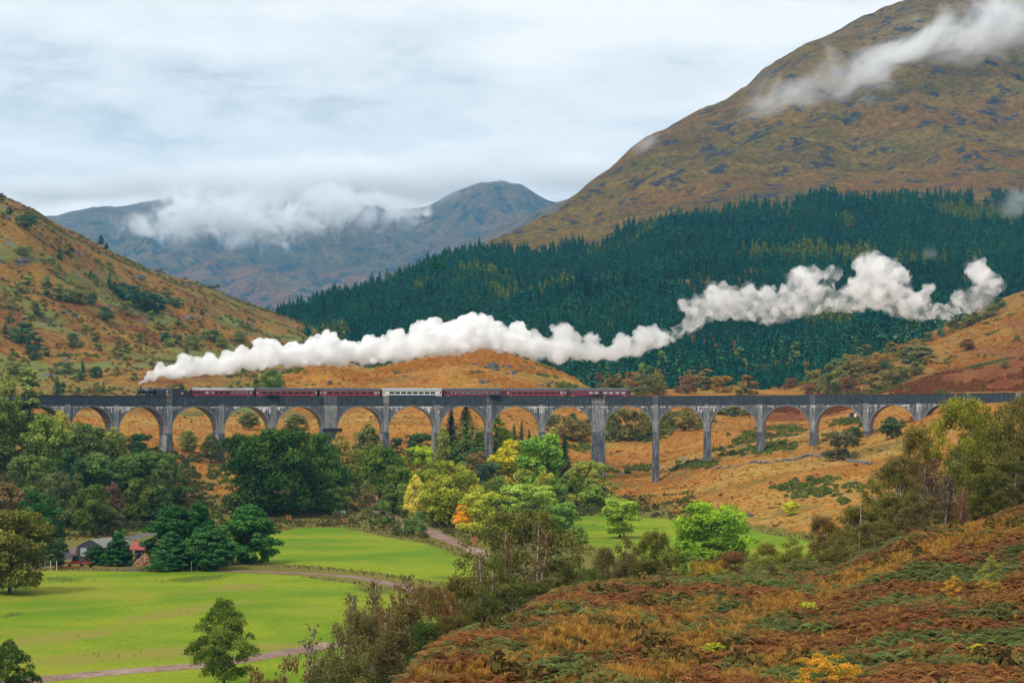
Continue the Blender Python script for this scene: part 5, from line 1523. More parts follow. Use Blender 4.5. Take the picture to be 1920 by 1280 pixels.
BC = [(0.145, 0.125, 0.030), (0.115, 0.120, 0.032), (0.185, 0.130, 0.026), (0.095, 0.110, 0.034), (0.13, 0.075, 0.028), (0.05, 0.095, 0.036)]
BL = ['olive birch', 'green olive birch', 'golden brown birch', 'dull green birch', 'russet birch', 'green tree']
items = []
for k in range(105):
    px = rnd.uniform(1100, 1730)
    lo = np.interp(px, [1100, 1180, 1300, 1400, 1500, 1600, 1730], [744, 742, 742, 742, 734, 722, 690])
    hi = np.interp(px, [1100, 1180, 1300, 1400, 1500, 1600, 1730], [728, 720, 708, 700, 694, 676, 650])
    u = rnd.random()
    base = lo + (hi - lo) * u
    if 1440 < px < 1545 and base > 712 and rnd.random() < 0.8 or 1560 < px and base > 735:
        continue
    h = rnd.uniform(20, 40) * (1.05 - 0.25 * u); q = rnd.choice([0, 0, 0, 1, 1, 2, 2, 3, 3, 4, 5])
    j = rnd.uniform(0.8, 1.25)
    items.append((rnd.choice(['round', 'round', 'upright']), px, base - h, base, h * rnd.uniform(0.85, 1.35), tuple(v * j for v in BC[q]), BL[q], rnd.randrange(3)))
for px, base, h, w, q in [(1555, 742, 44, 46, 3), (1600, 742, 36, 44, 4), (1580, 738, 44, 50, 3), (1520, 742, 22, 30, 4), (1640, 735, 30, 40, 0), (1665, 722, 30, 44, 0), (1690, 712, 26, 40, 1), (1715, 702, 24, 30, 1), (1815, 655, 20, 26, 4), (1850, 596, 26, 40, 3), (1820, 610, 28, 36, 3), (1790, 618, 22, 30, 3), (1870, 580, 22, 30, 5),
                          (1745, 640, 18, 22, 3), (1640, 690, 24, 30, 4), (1605, 705, 26, 34, 0), (1570, 705, 30, 40, 3), (1906, 640, 12, 16, 1), (1884, 690, 14, 18, 1), (1690, 668, 24, 30, 2), (1480, 728, 20, 24, 4)]:
    items.append(('round', px, base - h, base, w, BC[q], BL[q], rnd.randrange(3)))
for px, base, h, w, q in [(1042, 812, 36, 34, 3), (1062, 822, 42, 40, 0), (1085, 828, 44, 50, 0), (1102, 815, 30, 30, 1), (1030, 800, 24, 20, 3), (1075, 800, 26, 22, 5), (1140, 822, 54, 44, 3), (1160, 824, 60, 54, 1), (1186, 824, 56, 50, 0), (1206, 818, 50, 44, 1), (1215, 808, 44, 30, 0), (1200, 826, 24, 24, 5), (1150, 828, 30, 26, 3),
                          (1245, 790, 26, 30, 1), (1268, 802, 34, 40, 3), (1292, 806, 34, 44, 0), (1312, 798, 26, 26, 1), (1355, 778, 16, 30, 3), (1378, 780, 18, 36, 5), (1400, 779, 16, 26, 3), (1240, 770, 18, 30, 0), (1290, 780, 18, 30, 0)]:
    items.append(('round', px, base - h, base, w, BC[q], BL[q], rnd.randrange(3)))
scatter(belt_zone, 'autumn birches between the plantation and the moor', items, [VALLEY, YEL, RED, MOUNT])

# --- undergrowth that fills the woods (nobody could count it)
def stuff_points(name, pts, scl, rot, insts, mat_col=None, tilt=0.0):
    """one object: low growth set on the given points by geometry nodes, a random one of a few forms at each"""
    me = bpy.data.meshes.new(name)
    me.vertices.add(len(pts)); me.vertices.foreach_set('co', np.asarray(pts, dtype=np.float32).ravel())
    attr(me, 'sc', scl); attr(me, 'rz', rot); attr(me, 'pick', np.random.RandomState(len(pts)).randint(0, len(insts), len(pts)))
    o = link(name, me)
    o['kind'] = 'stuff'
    col = bpy.data.collections.new(name + '_forms')
    for q in insts:
        col.objects.link(q)
    ng = bpy.data.node_groups.new(name, 'GeometryNodeTree')
    ng.interface.new_socket('Geometry', in_out='INPUT', socket_type='NodeSocketGeometry')
    ng.interface.new_socket('Geometry', in_out='OUTPUT', socket_type='NodeSocketGeometry')
    gi, go = ng.nodes.new('NodeGroupInput'), ng.nodes.new('NodeGroupOutput')
    m2p = ng.nodes.new('GeometryNodeMeshToPoints')
    iop = ng.nodes.new('GeometryNodeInstanceOnPoints')
    ci = ng.nodes.new('GeometryNodeCollectionInfo'); ci.inputs['Collection'].default_value = col; ci.inputs['Separate Children'].default_value = True; ci.inputs['Reset Children'].default_value = True
    L = ng.links.new
    def na(n, t='FLOAT'):
        x = ng.nodes.new('GeometryNodeInputNamedAttribute'); x.data_type = t; x.inputs['Name'].default_value = n
        return x.outputs[0]
    cx = ng.nodes.new('ShaderNodeCombineXYZ'); L(na('rz'), cx.inputs[2])
    L(gi.outputs[0], m2p.inputs[0]); L(m2p.outputs[0], iop.inputs['Points']); L(ci.outputs[0], iop.inputs['Instance'])
    iop.inputs['Pick Instance'].default_value = True
    L(na('pick'), iop.inputs['Instance Index'])
    L(cx.outputs[0], iop.inputs['Rotation']); L(na('sc'), iop.inputs['Scale']); L(iop.outputs[0], go.inputs[0])
    md = o.modifiers.new('growth', 'NODES'); md.node_group = ng
    return o


def form(name, me, mat):
    """a growth form for the instances; it lies in no rendered collection"""
    me = me.copy(); me.name = name
    me.materials.clear(); me.materials.append(mat)
    return bpy.data.objects.new(name, me)


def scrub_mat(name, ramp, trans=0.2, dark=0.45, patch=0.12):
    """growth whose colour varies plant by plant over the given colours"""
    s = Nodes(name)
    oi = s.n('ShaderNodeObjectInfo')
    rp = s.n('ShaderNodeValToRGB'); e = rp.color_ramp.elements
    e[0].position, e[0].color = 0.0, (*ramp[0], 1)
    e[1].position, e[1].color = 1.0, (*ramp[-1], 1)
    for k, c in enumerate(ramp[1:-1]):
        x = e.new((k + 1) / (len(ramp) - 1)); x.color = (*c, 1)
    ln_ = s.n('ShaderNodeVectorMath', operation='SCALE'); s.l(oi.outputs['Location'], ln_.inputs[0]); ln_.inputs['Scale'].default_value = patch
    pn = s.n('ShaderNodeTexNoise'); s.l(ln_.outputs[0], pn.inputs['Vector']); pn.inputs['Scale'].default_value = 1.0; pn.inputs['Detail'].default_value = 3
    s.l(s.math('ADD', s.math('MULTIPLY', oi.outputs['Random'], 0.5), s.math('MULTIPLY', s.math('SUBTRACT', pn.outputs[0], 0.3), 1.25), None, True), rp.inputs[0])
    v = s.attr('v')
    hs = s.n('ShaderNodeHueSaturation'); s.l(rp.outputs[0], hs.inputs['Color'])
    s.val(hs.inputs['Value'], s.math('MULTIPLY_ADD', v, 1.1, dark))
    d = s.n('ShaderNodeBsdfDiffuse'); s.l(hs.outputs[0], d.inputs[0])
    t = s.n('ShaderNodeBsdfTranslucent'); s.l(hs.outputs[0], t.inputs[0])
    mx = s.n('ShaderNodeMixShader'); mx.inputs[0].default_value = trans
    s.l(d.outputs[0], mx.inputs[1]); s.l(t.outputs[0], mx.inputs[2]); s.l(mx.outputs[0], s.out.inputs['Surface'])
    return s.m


def on_sheet(sheet, n, px0, px1, d0, d1, keep, rng, by_area=True):
    """random places on a sheet; keep(px, py, x, d) gives the chance that something grows there"""
    out = []
    d = np.sqrt(rng.uniform(d0 ** 2, d1 ** 2, n)) if by_area else rng.uniform(d0, d1, n)
    px = rng.uniform(px0, px1, n)
    z = np.array([sheet.z(a, b) for a, b in zip(px, d)])
    x = (px - CX) / F * d
    py = HZ - F * z / d
    k = rng.uniform(0, 1, n) < keep(px, py, x, d)
    return np.stack([x, d, z], -1)[k]
# ------------------------------------------------------------------ the conifer plantation
F_TOP = ([530, 600, 700, 800, 850, 900, 950, 1010, 1060, 1090, 1102, 1180, 1260, 1330, 1345, 1420, 1432, 1446, 1530, 1552, 1580, 1600, 1640, 1700, 1718, 1722, 1790, 1855, 1868, 1900, 2000],
         [598, 582, 543, 507, 484, 482, 484, 484, 470, 462, 476, 434, 414, 407, 410, 384, 382, 408, 376, 372, 396, 374, 376, 372, 370, 398, 378, 394, 376, 366, 360])


def forest_keep(px, py, x, d):
    top = np.interp(px, *F_TOP) + 5 * perlin(px / 23.0, 0.5)
    gap = fbm(x / 60.0, d / 60.0, 2.2, 3)
    return np.where(py > top, np.where((gap > 0.60) & (d > 1250), 0.05, 1.0), 0.0)


frng = np.random.RandomState(77)
pts = on_sheet(MOUNT, 24000, 500, 1990, 1090, 1980, forest_keep, frng)
larch = fbm(pts[:, 0] / 90.0, pts[:, 1] / 130.0, 5.5, 3) + 0.22 * smooth01((to_px(pts.T)[1] - 560) / 90)  # larch patches; extra pale trees low down stand in for haze
pale = larch > 0.34
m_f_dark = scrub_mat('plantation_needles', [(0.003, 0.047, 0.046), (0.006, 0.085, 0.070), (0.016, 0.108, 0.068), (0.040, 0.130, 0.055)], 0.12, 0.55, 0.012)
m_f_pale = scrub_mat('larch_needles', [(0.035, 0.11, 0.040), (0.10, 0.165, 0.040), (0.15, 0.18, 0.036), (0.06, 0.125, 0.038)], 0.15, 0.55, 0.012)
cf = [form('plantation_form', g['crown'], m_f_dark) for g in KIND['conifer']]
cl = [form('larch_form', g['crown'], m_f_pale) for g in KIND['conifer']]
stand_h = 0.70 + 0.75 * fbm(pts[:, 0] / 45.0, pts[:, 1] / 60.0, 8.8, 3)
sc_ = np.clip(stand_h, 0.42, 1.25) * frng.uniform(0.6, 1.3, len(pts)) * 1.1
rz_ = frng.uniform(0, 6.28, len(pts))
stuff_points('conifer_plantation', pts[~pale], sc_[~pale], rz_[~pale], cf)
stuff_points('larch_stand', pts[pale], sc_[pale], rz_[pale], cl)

# the trees of its edges, which can be told apart
fr2 = random.Random(31)
items = []
FZ = lambda px, base: next(n for a, n in ((700, 'at the low tip of the plantation'), (900, 'on the plantation edge before the far range'), (1110, 'on the plantation edge under the bare slope'), (1345, 'on the plantation edge right of the notch'),
                                          (1446, 'on the tall spur of the plantation'), (1590, 'on the plantation edge below the mountain'), (1725, 'on the squared block of the plantation'), (2100, 'on the top corner of the plantation')) if px < a)
for k in range(74):
    px = 545 + (1905 - 545) * (k + fr2.uniform(0.1, 0.9)) / 74
    y = np.interp(px, *F_TOP) + fr2.uniform(1, 7)
    h = fr2.uniform(17, 27) * (0.75 if px < 800 else 1)
    items.append(('conifer', px, y - h, y, h * fr2.uniform(0.36, 0.5), fr2.choice([(0.008, 0.070, 0.048), (0.014, 0.085, 0.054), (0.006, 0.060, 0.044)]), 'blue green conifer', fr2.randrange(3)))
scatter(FZ, 'conifers along the upper edge of the plantation', items, [MOUNT])
items = []
LZ = lambda px, base: next(n for a, n in ((1190, 'behind the tail coach'), (1260, 'past the end of the train'), (1400, 'behind the autumn birches'), (1520, 'under the middle of the far steam'), (1620, 'below the widest steam'), (1990, 'below the last steam')) if px < a)
for k in range(62):
    px = fr2.uniform(1105, 1770)
    y = np.interp(px, [1100, 1200, 1300, 1400, 1500, 1600, 1700, 1780], [738, 732, 716, 706, 694, 678, 652, 626]) + fr2.uniform(-14, 8)
    h = fr2.uniform(38, 60)
    c = fr2.choice([0, 0, 0, 1, 1, 2])
    items.append(('conifer' if c < 2 else 'upright', px, y - h, y, h * fr2.uniform(0.34, 0.5), [(0.016, 0.068, 0.046), (0.035, 0.095, 0.042), (0.085, 0.135, 0.036)][c], ['blue green conifer', 'green conifer', 'pale green larch'][c], fr2.randrange(3)))
scatter(LZ, 'conifers along the lower edge of the plantation', items, [MOUNT, YEL, VALLEY])

# ------------------------------------------------------------------ low growth
def frond_mesh(seed, n=7, L=0.62):
    """a bracken plant: arching fronds with paired side leaflets"""
    rng = np.random.RandomState(seed)
    co, fs, vv = [], [], []
    for k in range(n):
        a = 2 * math.pi * k / n + rng.normal() * 0.35
        Lk = L * rng.uniform(0.7, 1.2); up = rng.uniform(0.45, 0.95)
        tone = rng.uniform(0, 1)
        ca, sa = math.cos(a), math.sin(a)
        P = 8
        for q in range(P):
            t = (q + 0.6) / P
            r = Lk * (0.25 + 0.75 * t); z = Lk * up * (0.35 + 1.05 * t - 1.15 * t * t)
            w = 0.40 * Lk * (1 - t) ** 0.8 + 0.015
            for s_ in (-1, 1):
                b = len(co)
                tip = (r + 0.12 * Lk, s_ * w, z - 0.25 * w + rng.normal() * 0.02)
                for u, v_, z_ in ((r, 0, z), (r + 0.075 * Lk, 0, z), tip, (r + 0.02 * Lk, s_ * w * 0.75, z - 0.12 * w)):
                    co.append((u * ca - v_ * sa, u * sa + v_ * ca, z_))
                    vv.append(np.clip(0.55 * tone + 0.45 * rng.uniform(), 0, 1))
                fs.append((b, b + 1, b + 2, b + 3))
    me = mesh_np('bracken_plant', co, np.array(fs, dtype=np.int32))
    attr(me, 'v', vv)
    return me


def tuft_mesh(seed, n=34, L=0.5, w=0.02, spread=0.5):
    rng = np.random.RandomState(seed)
    co, fs, vv = [], [], []
    for k in range(n):
        a = rng.uniform(0, 7); r0 = rng.uniform(0, 0.16); ln = rng.uniform(0.1, spread); h = L * rng.uniform(0.5, 1.1)
        d = np.array([math.cos(a), math.sin(a), 0]); p = np.array([-math.sin(a), math.cos(a), 0])
        c0 = d * r0; c1 = c0 + d * ln * h * 0.5 + (0, 0, h * 0.7); c2 = c0 + d * ln * h * 1.3 + (0, 0, h)
        b = len(co)
        co += [c0 - p * w, c0 + p * w, c1 + p * w * 0.8, c1 - p * w * 0.8, c2]
        fs += [(b, b + 1, b + 2, b + 3), (b + 3, b + 2, b + 4)]
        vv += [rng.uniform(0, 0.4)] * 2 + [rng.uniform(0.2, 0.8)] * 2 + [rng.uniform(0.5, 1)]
    me = mesh_np('grass_tuft', co, fs)
    attr(me, 'v', vv)
    return me


def hummock_mesh(seed, n=130, R=0.8, H=0.6, lf=0.2):
    rng = np.random.RandomState(seed)
    d = rng.normal(size=(n, 3)); d[:, 2] = np.abs(d[:, 2]) * 0.9; d /= np.linalg.norm(d, axis=1)[:, None]
    p = d * np.array([R, R, H]) * rng.uniform(0.65, 1.05, n)[:, None] * (1 + 0.25 * np.sin(d[:, 0] * 5 + seed))[:, None]
    return leaf_mesh('hummock', p, d, lf, rng.uniform(0, 1, n), rng, 0.5)


ferns = [frond_mesh(201), frond_mesh(202, 6, 0.7), frond_mesh(203, 8, 0.55), frond_mesh(204, 5, 0.75)]
tufts = [tuft_mesh(211), tuft_mesh(212, 30, 0.42), tuft_mesh(213, 38, 0.6)]
humms = [hummock_mesh(221), hummock_mesh(222, 120, 0.9, 0.5), hummock_mesh(223, 140, 0.7, 0.8)]
m_rust = scrub_mat('rust_bracken_fronds', [(0.18, 0.066, 0.030), (0.23, 0.088, 0.036), (0.14, 0.070, 0.030), (0.28, 0.130, 0.042), (0.12, 0.085, 0.032)], 0.3, 0.5, 0.35)
m_green = scrub_mat('green_bracken_fronds', [(0.085, 0.115, 0.030), (0.135, 0.155, 0.048), (0.060, 0.085, 0.030), (0.19, 0.16, 0.045)], 0.3, 0.55)
m_gold = scrub_mat('golden_grass_blades', [(0.38, 0.185, 0.040), (0.30, 0.145, 0.034), (0.42, 0.235, 0.050), (0.24, 0.130, 0.034), (0.20, 0.145, 0.040)], 0.35, 0.55, 0.3)
m_olive = scrub_mat('olive_heath_leaves', [(0.12, 0.085, 0.028), (0.15, 0.105, 0.030), (0.085, 0.070, 0.026), (0.17, 0.12, 0.030)], 0.25, 0.55)

GOLD = [[(1920, 985), (1800, 1012), (1700, 1050), (1600, 1090), (1545, 1118)], [(1480, 1130), (1400, 1160), (1370, 1190), (1290, 1215)], [(1330, 1135), (1250, 1190), (1100, 1215), (1000, 1240), (900, 1262), (800, 1275)], [(1180, 1165), (1090, 1185), (1010, 1200)], [(1480, 1240), (1380, 1275)], [(1300, 1250), (1200, 1275), (1080, 1290)]]


def near_line(px, py, lines, w):
    best = np.full(px.shape, 1e9)
    for ln in lines:
        for (ax, ay), (bx, by) in zip(ln, ln[1:]):
            ex, ey = bx - ax, by - ay
            t = np.clip(((px - ax) * ex + (py - ay) * ey) / (ex * ex + ey * ey), 0, 1)
            best = np.minimum(best, np.hypot(px - ax - t * ex, (py - ay - t * ey) * 1.3))
    return np.exp(-(best / w) ** 2)


def gold_f(px, py, x, d):
    g = near_line(px, py, GOLD, 26) + 0.55 * fbm(x / 5.0, d / 5.0, 1.1, 4)
    return smooth01((g - 0.38) / 0.3)


def green_f(px, py, x, d):
    n = fbm(x / 6.5, d / 8.0, 7.7, 4) + 0.22 * np.exp(-(((px - 1680) / 220) ** 2 + ((py - 1175) / 70) ** 2)) + 0.12 * np.exp(-(((px - 1250) / 260) ** 2 + ((py - 1110) / 24) ** 2))
    return smooth01((n - 0.06) / 0.2)


grng = np.random.RandomState(5)
dmin, dmax = 47, 168
p = on_sheet(FORE, 42000, 560, 2050, dmin, dmax, lambda px, py, x, d: (1 - gold_f(px, py, x, d)) * (1 - green_f(px, py, x, d)) * (0.72 + 0.5 * fbm(x / 2.5, d / 2.5, 3.3, 3)), grng)
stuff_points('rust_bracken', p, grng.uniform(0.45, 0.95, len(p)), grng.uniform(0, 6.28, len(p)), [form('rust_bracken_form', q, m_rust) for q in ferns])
p = on_sheet(FORE, 30000, 560, 2050, dmin, dmax, lambda px, py, x, d: (1 - 0.8 * gold_f(px, py, x, d)) * green_f(px, py, x, d), grng)
stuff_points('green_bracken', p, grng.uniform(0.45, 1.05, len(p)), grng.uniform(0, 6.28, len(p)), [form('green_bracken_form', q, m_green) for q in ferns])
p = on_sheet(FORE, 46000, 560, 2050, dmin, dmax, lambda px, py, x, d: 0.10 + 0.9 * gold_f(px, py, x, d), grng)
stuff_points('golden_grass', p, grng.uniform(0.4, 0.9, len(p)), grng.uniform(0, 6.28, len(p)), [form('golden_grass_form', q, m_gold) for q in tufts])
p = on_sheet(FORE, 5000, 560, 2050, dmin, dmax, lambda px, py, x, d: 0.35 * smooth01((fbm(x / 9.0, d / 9.0, 17.0, 3) - 0.05) / 0.2), grng)
stuff_points('heather', p, grng.uniform(0.4, 0.9, len(p)), grng.uniform(0, 6.28, len(p)), [form('heather_form', q, m_olive) for q in humms])

# moor grass, heather and bracken patches out on the hills and in the valley
m_moor_o = scrub_mat('moor_grass_orange', [(0.46, 0.20, 0.034), (0.40, 0.165, 0.028), (0.44, 0.23, 0.045), (0.33, 0.14, 0.028)], 0.35, 0.8)
m_moor_g = scrub_mat('moor_bracken_green', [(0.10, 0.135, 0.030), (0.16, 0.185, 0.036), (0.075, 0.110, 0.030), (0.20, 0.185, 0.036)], 0.25, 0.55)
m_moor_r = scrub_mat('moor_bracken_rust', [(0.22, 0.070, 0.024), (0.17, 0.055, 0.022), (0.27, 0.105, 0.030), (0.12, 0.048, 0.022)], 0.25, 0.55)
m_moor_m = scrub_mat('hill_heath_mixed', [(0.25, 0.135, 0.034), (0.18, 0.070, 0.024), (0.22, 0.15, 0.04), (0.13, 0.095, 0.03), (0.20, 0.085, 0.026)], 0.25, 0.55, 0.03)
fo, fg, fr_, fm = ([form('moor_%s_form' % n, q, m) for q in humms] for n, m in (('orange', m_moor_o), ('green', m_moor_g), ('rust', m_moor_r), ('mixed', m_moor_m)))
lawn_i = lambda x, d: np.maximum(np.maximum(sdf(FIELD_A, x, d), sdf(FIELD_B, x, d)), sdf(FIELD_C, x, d))
GREEN_V = [(1280, 798, 60, 12), (1220, 815, 40, 12), (1590, 792, 40, 9), (1420, 820, 60, 9), (1300, 870, 50, 12), (1190, 880, 50, 8), (1530, 915, 90, 24), (1440, 838, 70, 10), (1390, 850, 50, 7), (420, 895, 60, 24), (480, 880, 40, 14), (1140, 800, 40, 10), (1085, 840, 30, 10), (1480, 805, 50, 6), (460, 775, 25, 8), (1110, 770, 60, 8)]


def green_v(px, py, x, d):
    g = sum(np.exp(-(((px - a) / w) ** 2 + ((py - b) / h) ** 2)) for a, b, w, h in GREEN_V)
    return smooth01((g + 0.7 * fbm(x / 14.0, d / 14.0, 4.1, 4) - 0.42) / 0.3)


def open_v(x, d):
    z = np.array([VALLEY.z(CX + F * a / b, b) for a, b in zip(x, d)])
    return ((lawn_i(x, d) < -2.5) & ~((d < 585) & (z < -24.5) & (CX + F * x / d < 1260))).astype(float)


p = on_sheet(VALLEY, 20000, -60, 1980, 480, 960, lambda px, py, x, d: open_v(x, d) * 0.85 * (1 - green_v(px, py, x, d)), grng)
stuff_points('moor_grass', p, grng.uniform(0.3, 0.62, len(p)), grng.uniform(0, 6.28, len(p)), fo)
p = on_sheet(VALLEY, 26000, -60, 1980, 480, 960, lambda px, py, x, d: open_v(x, d) * green_v(px, py, x, d), grng)
stuff_points('green_moor_bracken', p, grng.uniform(0.7, 1.7, len(p)), grng.uniform(0, 6.28, len(p)), fg)
p = on_sheet(VALLEY, 8000, -60, 1980, 480, 960, lambda px, py, x, d: open_v(x, d) * smooth01((fbm(x / 18.0, d / 18.0, 14.1, 4) - 0.12) / 0.2) * 0.8, grng)
stuff_points('rust_moor_bracken', p, grng.uniform(0.35, 0.8, len(p)), grng.uniform(0, 6.28, len(p)), fr_)
# woodland floor and field verges; nothing grows on the tracks
TRACKS = [[(690, 925), (712, 955), (760, 985), (800, 992), (826, 1006), (862, 1020), (900, 1036), (950, 1062), (1010, 1090)], [(400, 1069), (470, 1071), (560, 1074), (640, 1079), (690, 1086), (735, 1095), (775, 1104), (830, 1120)], [(-60, 1075), (60, 1062), (110, 1046), (150, 1030), (190, 1019), (235, 1011), (270, 1003), (320, 996)]]


def off_tracks(p, w=9.0):
    a, b = to_px(p.T)
    return p[near_line(a, b, TRACKS, w) < 0.35]


shr = [hummock_mesh(231, 220, 1.3, 1.2, 0.26), hummock_mesh(232, 200, 1.1, 1.6, 0.26), hummock_mesh(233, 240, 1.6, 1.2, 0.26)]
m_under_g = scrub_mat('woodland_undergrowth', [(0.045, 0.085, 0.026), (0.085, 0.12, 0.032), (0.11, 0.10, 0.032), (0.055, 0.07, 0.026), (0.13, 0.085, 0.030)], 0.25, 0.5)
p = on_sheet(VALLEY, 9000, -60, 1300, 440, 690, lambda px, py, x, d: (lawn_i(x, d) < -4) * np.clip(1.1 * smooth01((420 - px) / 180) * smooth01((690 - d) / 40) * smooth01((d - 470) / 30) + smooth01((px - 440) / 60) * smooth01((1160 - px) / 60) * smooth01((d - 545) / 25) * smooth01((680 - d) / 40), 0, 1), grng)
p = p[(np.abs(to_px(p.T)[0] - 690) > 45) | (p[:, 1] > 640)]
p = p[~((to_px(p.T)[0] < 320) & (p[:, 1] < 500))]
p = off_tracks(p, 12.0)
stuff_points('woodland_undergrowth', p, grng.uniform(0.5, 1.3, len(p)), grng.uniform(0, 6.28, len(p)), [form('undergrowth_form', q, m_under_g) for q in shr])
m_verge = scrub_mat('verge_grass', [(0.22, 0.16, 0.045), (0.15, 0.15, 0.036), (0.16, 0.105, 0.034), (0.10, 0.125, 0.030), (0.25, 0.19, 0.055)], 0.3, 0.6)
p = on_sheet(VALLEY, 60000, -60, 1700, 300, 580, lambda px, py, x, d: (lambda l: ((l < 0.2) & (l > -5.5)).astype(float))(lawn_i(x, d)), grng)
p = off_tracks(p)
stuff_points('verge_grass', p, grng.uniform(0.28, 0.7, len(p)), grng.uniform(0, 6.28, len(p)), [form('verge_form', q, m_verge) for q in tufts])
def floor_k(px, py, x, d):
    z = np.array([VALLEY.z(CX + F * a / b, b) for a, b in zip(x, d)])
    return (lawn_i(x, d) < -3) * (z < -23.0) * np.clip(0.5 + 1.2 * fbm(x / 9.0, d / 9.0, 2.6, 3), 0, 1)


p = on_sheet(VALLEY, 16000, -60, 1300, 470, 625, floor_k, grng)
p = off_tracks(p, 12.0)
k_ = grng.uniform(0, 1, len(p)) < 0.2
stuff_points('rough_grass', p[~k_], grng.uniform(0.7, 1.6, (~k_).sum()), grng.uniform(0, 6.28, (~k_).sum()), [form('rough_grass_form', q, m_verge) for q in tufts])
stuff_points('low_scrub', p[k_], grng.uniform(0.5, 1.3, k_.sum()), grng.uniform(0, 6.28, k_.sum()), [form('low_scrub_form', q, m_under_g) for q in humms])
# rushes and coarse tufts in the wet and worn parts of the fields
def rush_k(px, py, x, d):
    dd, rr_ = np.zeros_like(px), np.zeros_like(px)
    g = lambda cx, cy, rx, ry: np.exp(-(((px - cx) / rx) ** 2 + ((py - cy) / ry) ** 2))
    k = g(370, 1086, 90, 8) + g(700, 1106, 60, 9) + g(120, 1087, 60, 8) + g(560, 1068, 160, 5) + g(25, 1152, 34, 4) + 0.8 * g(840, 1082, 50, 6) + 0.5 * g(110, 1195, 120, 8) + 0.4 * g(330, 1148, 120, 7) + 0.6 * g(300, 1230, 260, 9)
    k = np.where(k > 0.3, k, 0.0)
    return (lawn_i(x, d) > 0.3) * np.clip(k * (0.4 + 1.2 * fbm(x / 5.0, d / 5.0, 6.6, 3)), 0, 1)


m_rush = scrub_mat('rush_blades', [(0.10, 0.17, 0.014), (0.15, 0.18, 0.020), (0.19, 0.18, 0.03), (0.09, 0.15, 0.014)], 0.3, 0.75, 0.05)
p = on_sheet(VALLEY, 60000, -60, 1560, 215, 520, rush_k, grng)
stuff_points('rushes', p, grng.uniform(0.2, 0.5, len(p)), grng.uniform(0, 6.28, len(p)), [form('rush_form', q, m_rush) for q in tufts])
# the hill behind the engine, the knoll, the moors
hk = lambda n, lo: (lambda px, py, x, d: smooth01((fbm(x / 30.0, d / 30.0, n, 4) - lo) / 0.2))
for sh, nn, lim, dm in ((LEFT, 15000, (-80, 800), (860, 1600)), (RED, 9000, (1440, 1990), (850, 980)), (YEL, 7000, (1400, 1990), (960, 1210)), (KNOLL, 7000, (400, 1180), (870, 1015))):
    q = on_sheet(sh, nn, *lim, *dm, hk(3.3 + nn, 0.0), grng)
    stuff_points('rust_heath' if sh in (LEFT, RED) else 'orange_heath', q, grng.uniform(0.6, 1.5, len(q)), grng.uniform(0, 6.28, len(q)), fr_ if sh is RED else fm if sh is LEFT else fo)
    q = on_sheet(sh, nn, *lim, *dm, hk(7.9 + nn, 0.10 if sh is LEFT else 0.2), grng)
    stuff_points('green_heath', q, grng.uniform(0.7, 1.9, len(q)), grng.uniform(0, 6.28, len(q)), fg)
# ------------------------------------------------------------------ tracks and paths
m_gravel = moor_mat('gravel', [(0.30, 0.195, 0.145), (0.23, 0.15, 0.11), (0.36, 0.25, 0.20), (0.19, 0.135, 0.085), (0.26, 0.175, 0.13)], 0.05, 0.3, 2.5, 0.0)
m_tarmac = moor_mat('worn_tarmac', [(0.16, 0.15, 0.155), (0.13, 0.125, 0.13), (0.19, 0.175, 0.17), (0.12, 0.11, 0.11), (0.15, 0.13, 0.12)], 0.05, 0.3, 2.5, 0.0)


def ribbon(name, pix, width, mat, lift=0.07):
    pts = [place(px, py, [VALLEY]) for px, py in pix]
    t = np.linspace(0, len(pts) - 1, len(pts) * 14)
    X = cubic(range(len(pts)), [q.x for q in pts], t); Y = cubic(range(len(pts)), [q.y for q in pts], t)
    tx, ty = np.gradient(X), np.gradient(Y); n = np.hypot(tx, ty); nx, ny = -ty / n, tx / n
    co, fs = [], []
    K = 7
    for i in range(len(t)):
        for k in range(K):
            o = (k / (K - 1) - 0.5) * width * (1 + 0.22 * float(perlin(i * 0.31, k * 3.0)) * (k in (0, K - 1)))
            x, y = X[i] + nx[i] * o, Y[i] + ny[i] * o
            co.append((x, y, VALLEY.z(CX + F * x / y, y) + lift - 0.05 * (k in (0, K - 1))))
    for i in range(len(t) - 1):
        for k in range(K - 1):
            a = i * K + k
            fs.append((a, a + 1, a + K + 1, a + K))
    o = link(name, mesh_np(name, co, fs, smooth=True), mat)
    return tag(o, kind='structure')


ribbon('gravel_path', [(655, 895), (690, 925), (712, 955), (760, 985), (800, 992), (826, 1006), (862, 1020), (900, 1036), (950, 1062), (1010, 1090), (1080, 1085), (1140, 1075)], 3.6, m_gravel)
ribbon('field_track', [(400, 1069), (470, 1071), (560, 1074), (640, 1079), (690, 1086), (735, 1095), (775, 1104), (830, 1120)], 3.0, m_gravel)
ribbon('bottom_track', [(-60, 1292), (60, 1275), (160, 1265), (280, 1254), (400, 1244), (490, 1230), (560, 1219), (640, 1205)], 4.6, m_gravel)
ribbon('farm_road', [(-60, 1075), (60, 1062), (110, 1046), (150, 1030), (190, 1019), (235, 1011), (270, 1003), (320, 996)], 4.4, m_tarmac)
ribbon('earth_path', [(1140, 893), (1180, 884), (1235, 878), (1300, 862), (1370, 838), (1440, 824), (1520, 815)], 1.3, m_gravel)

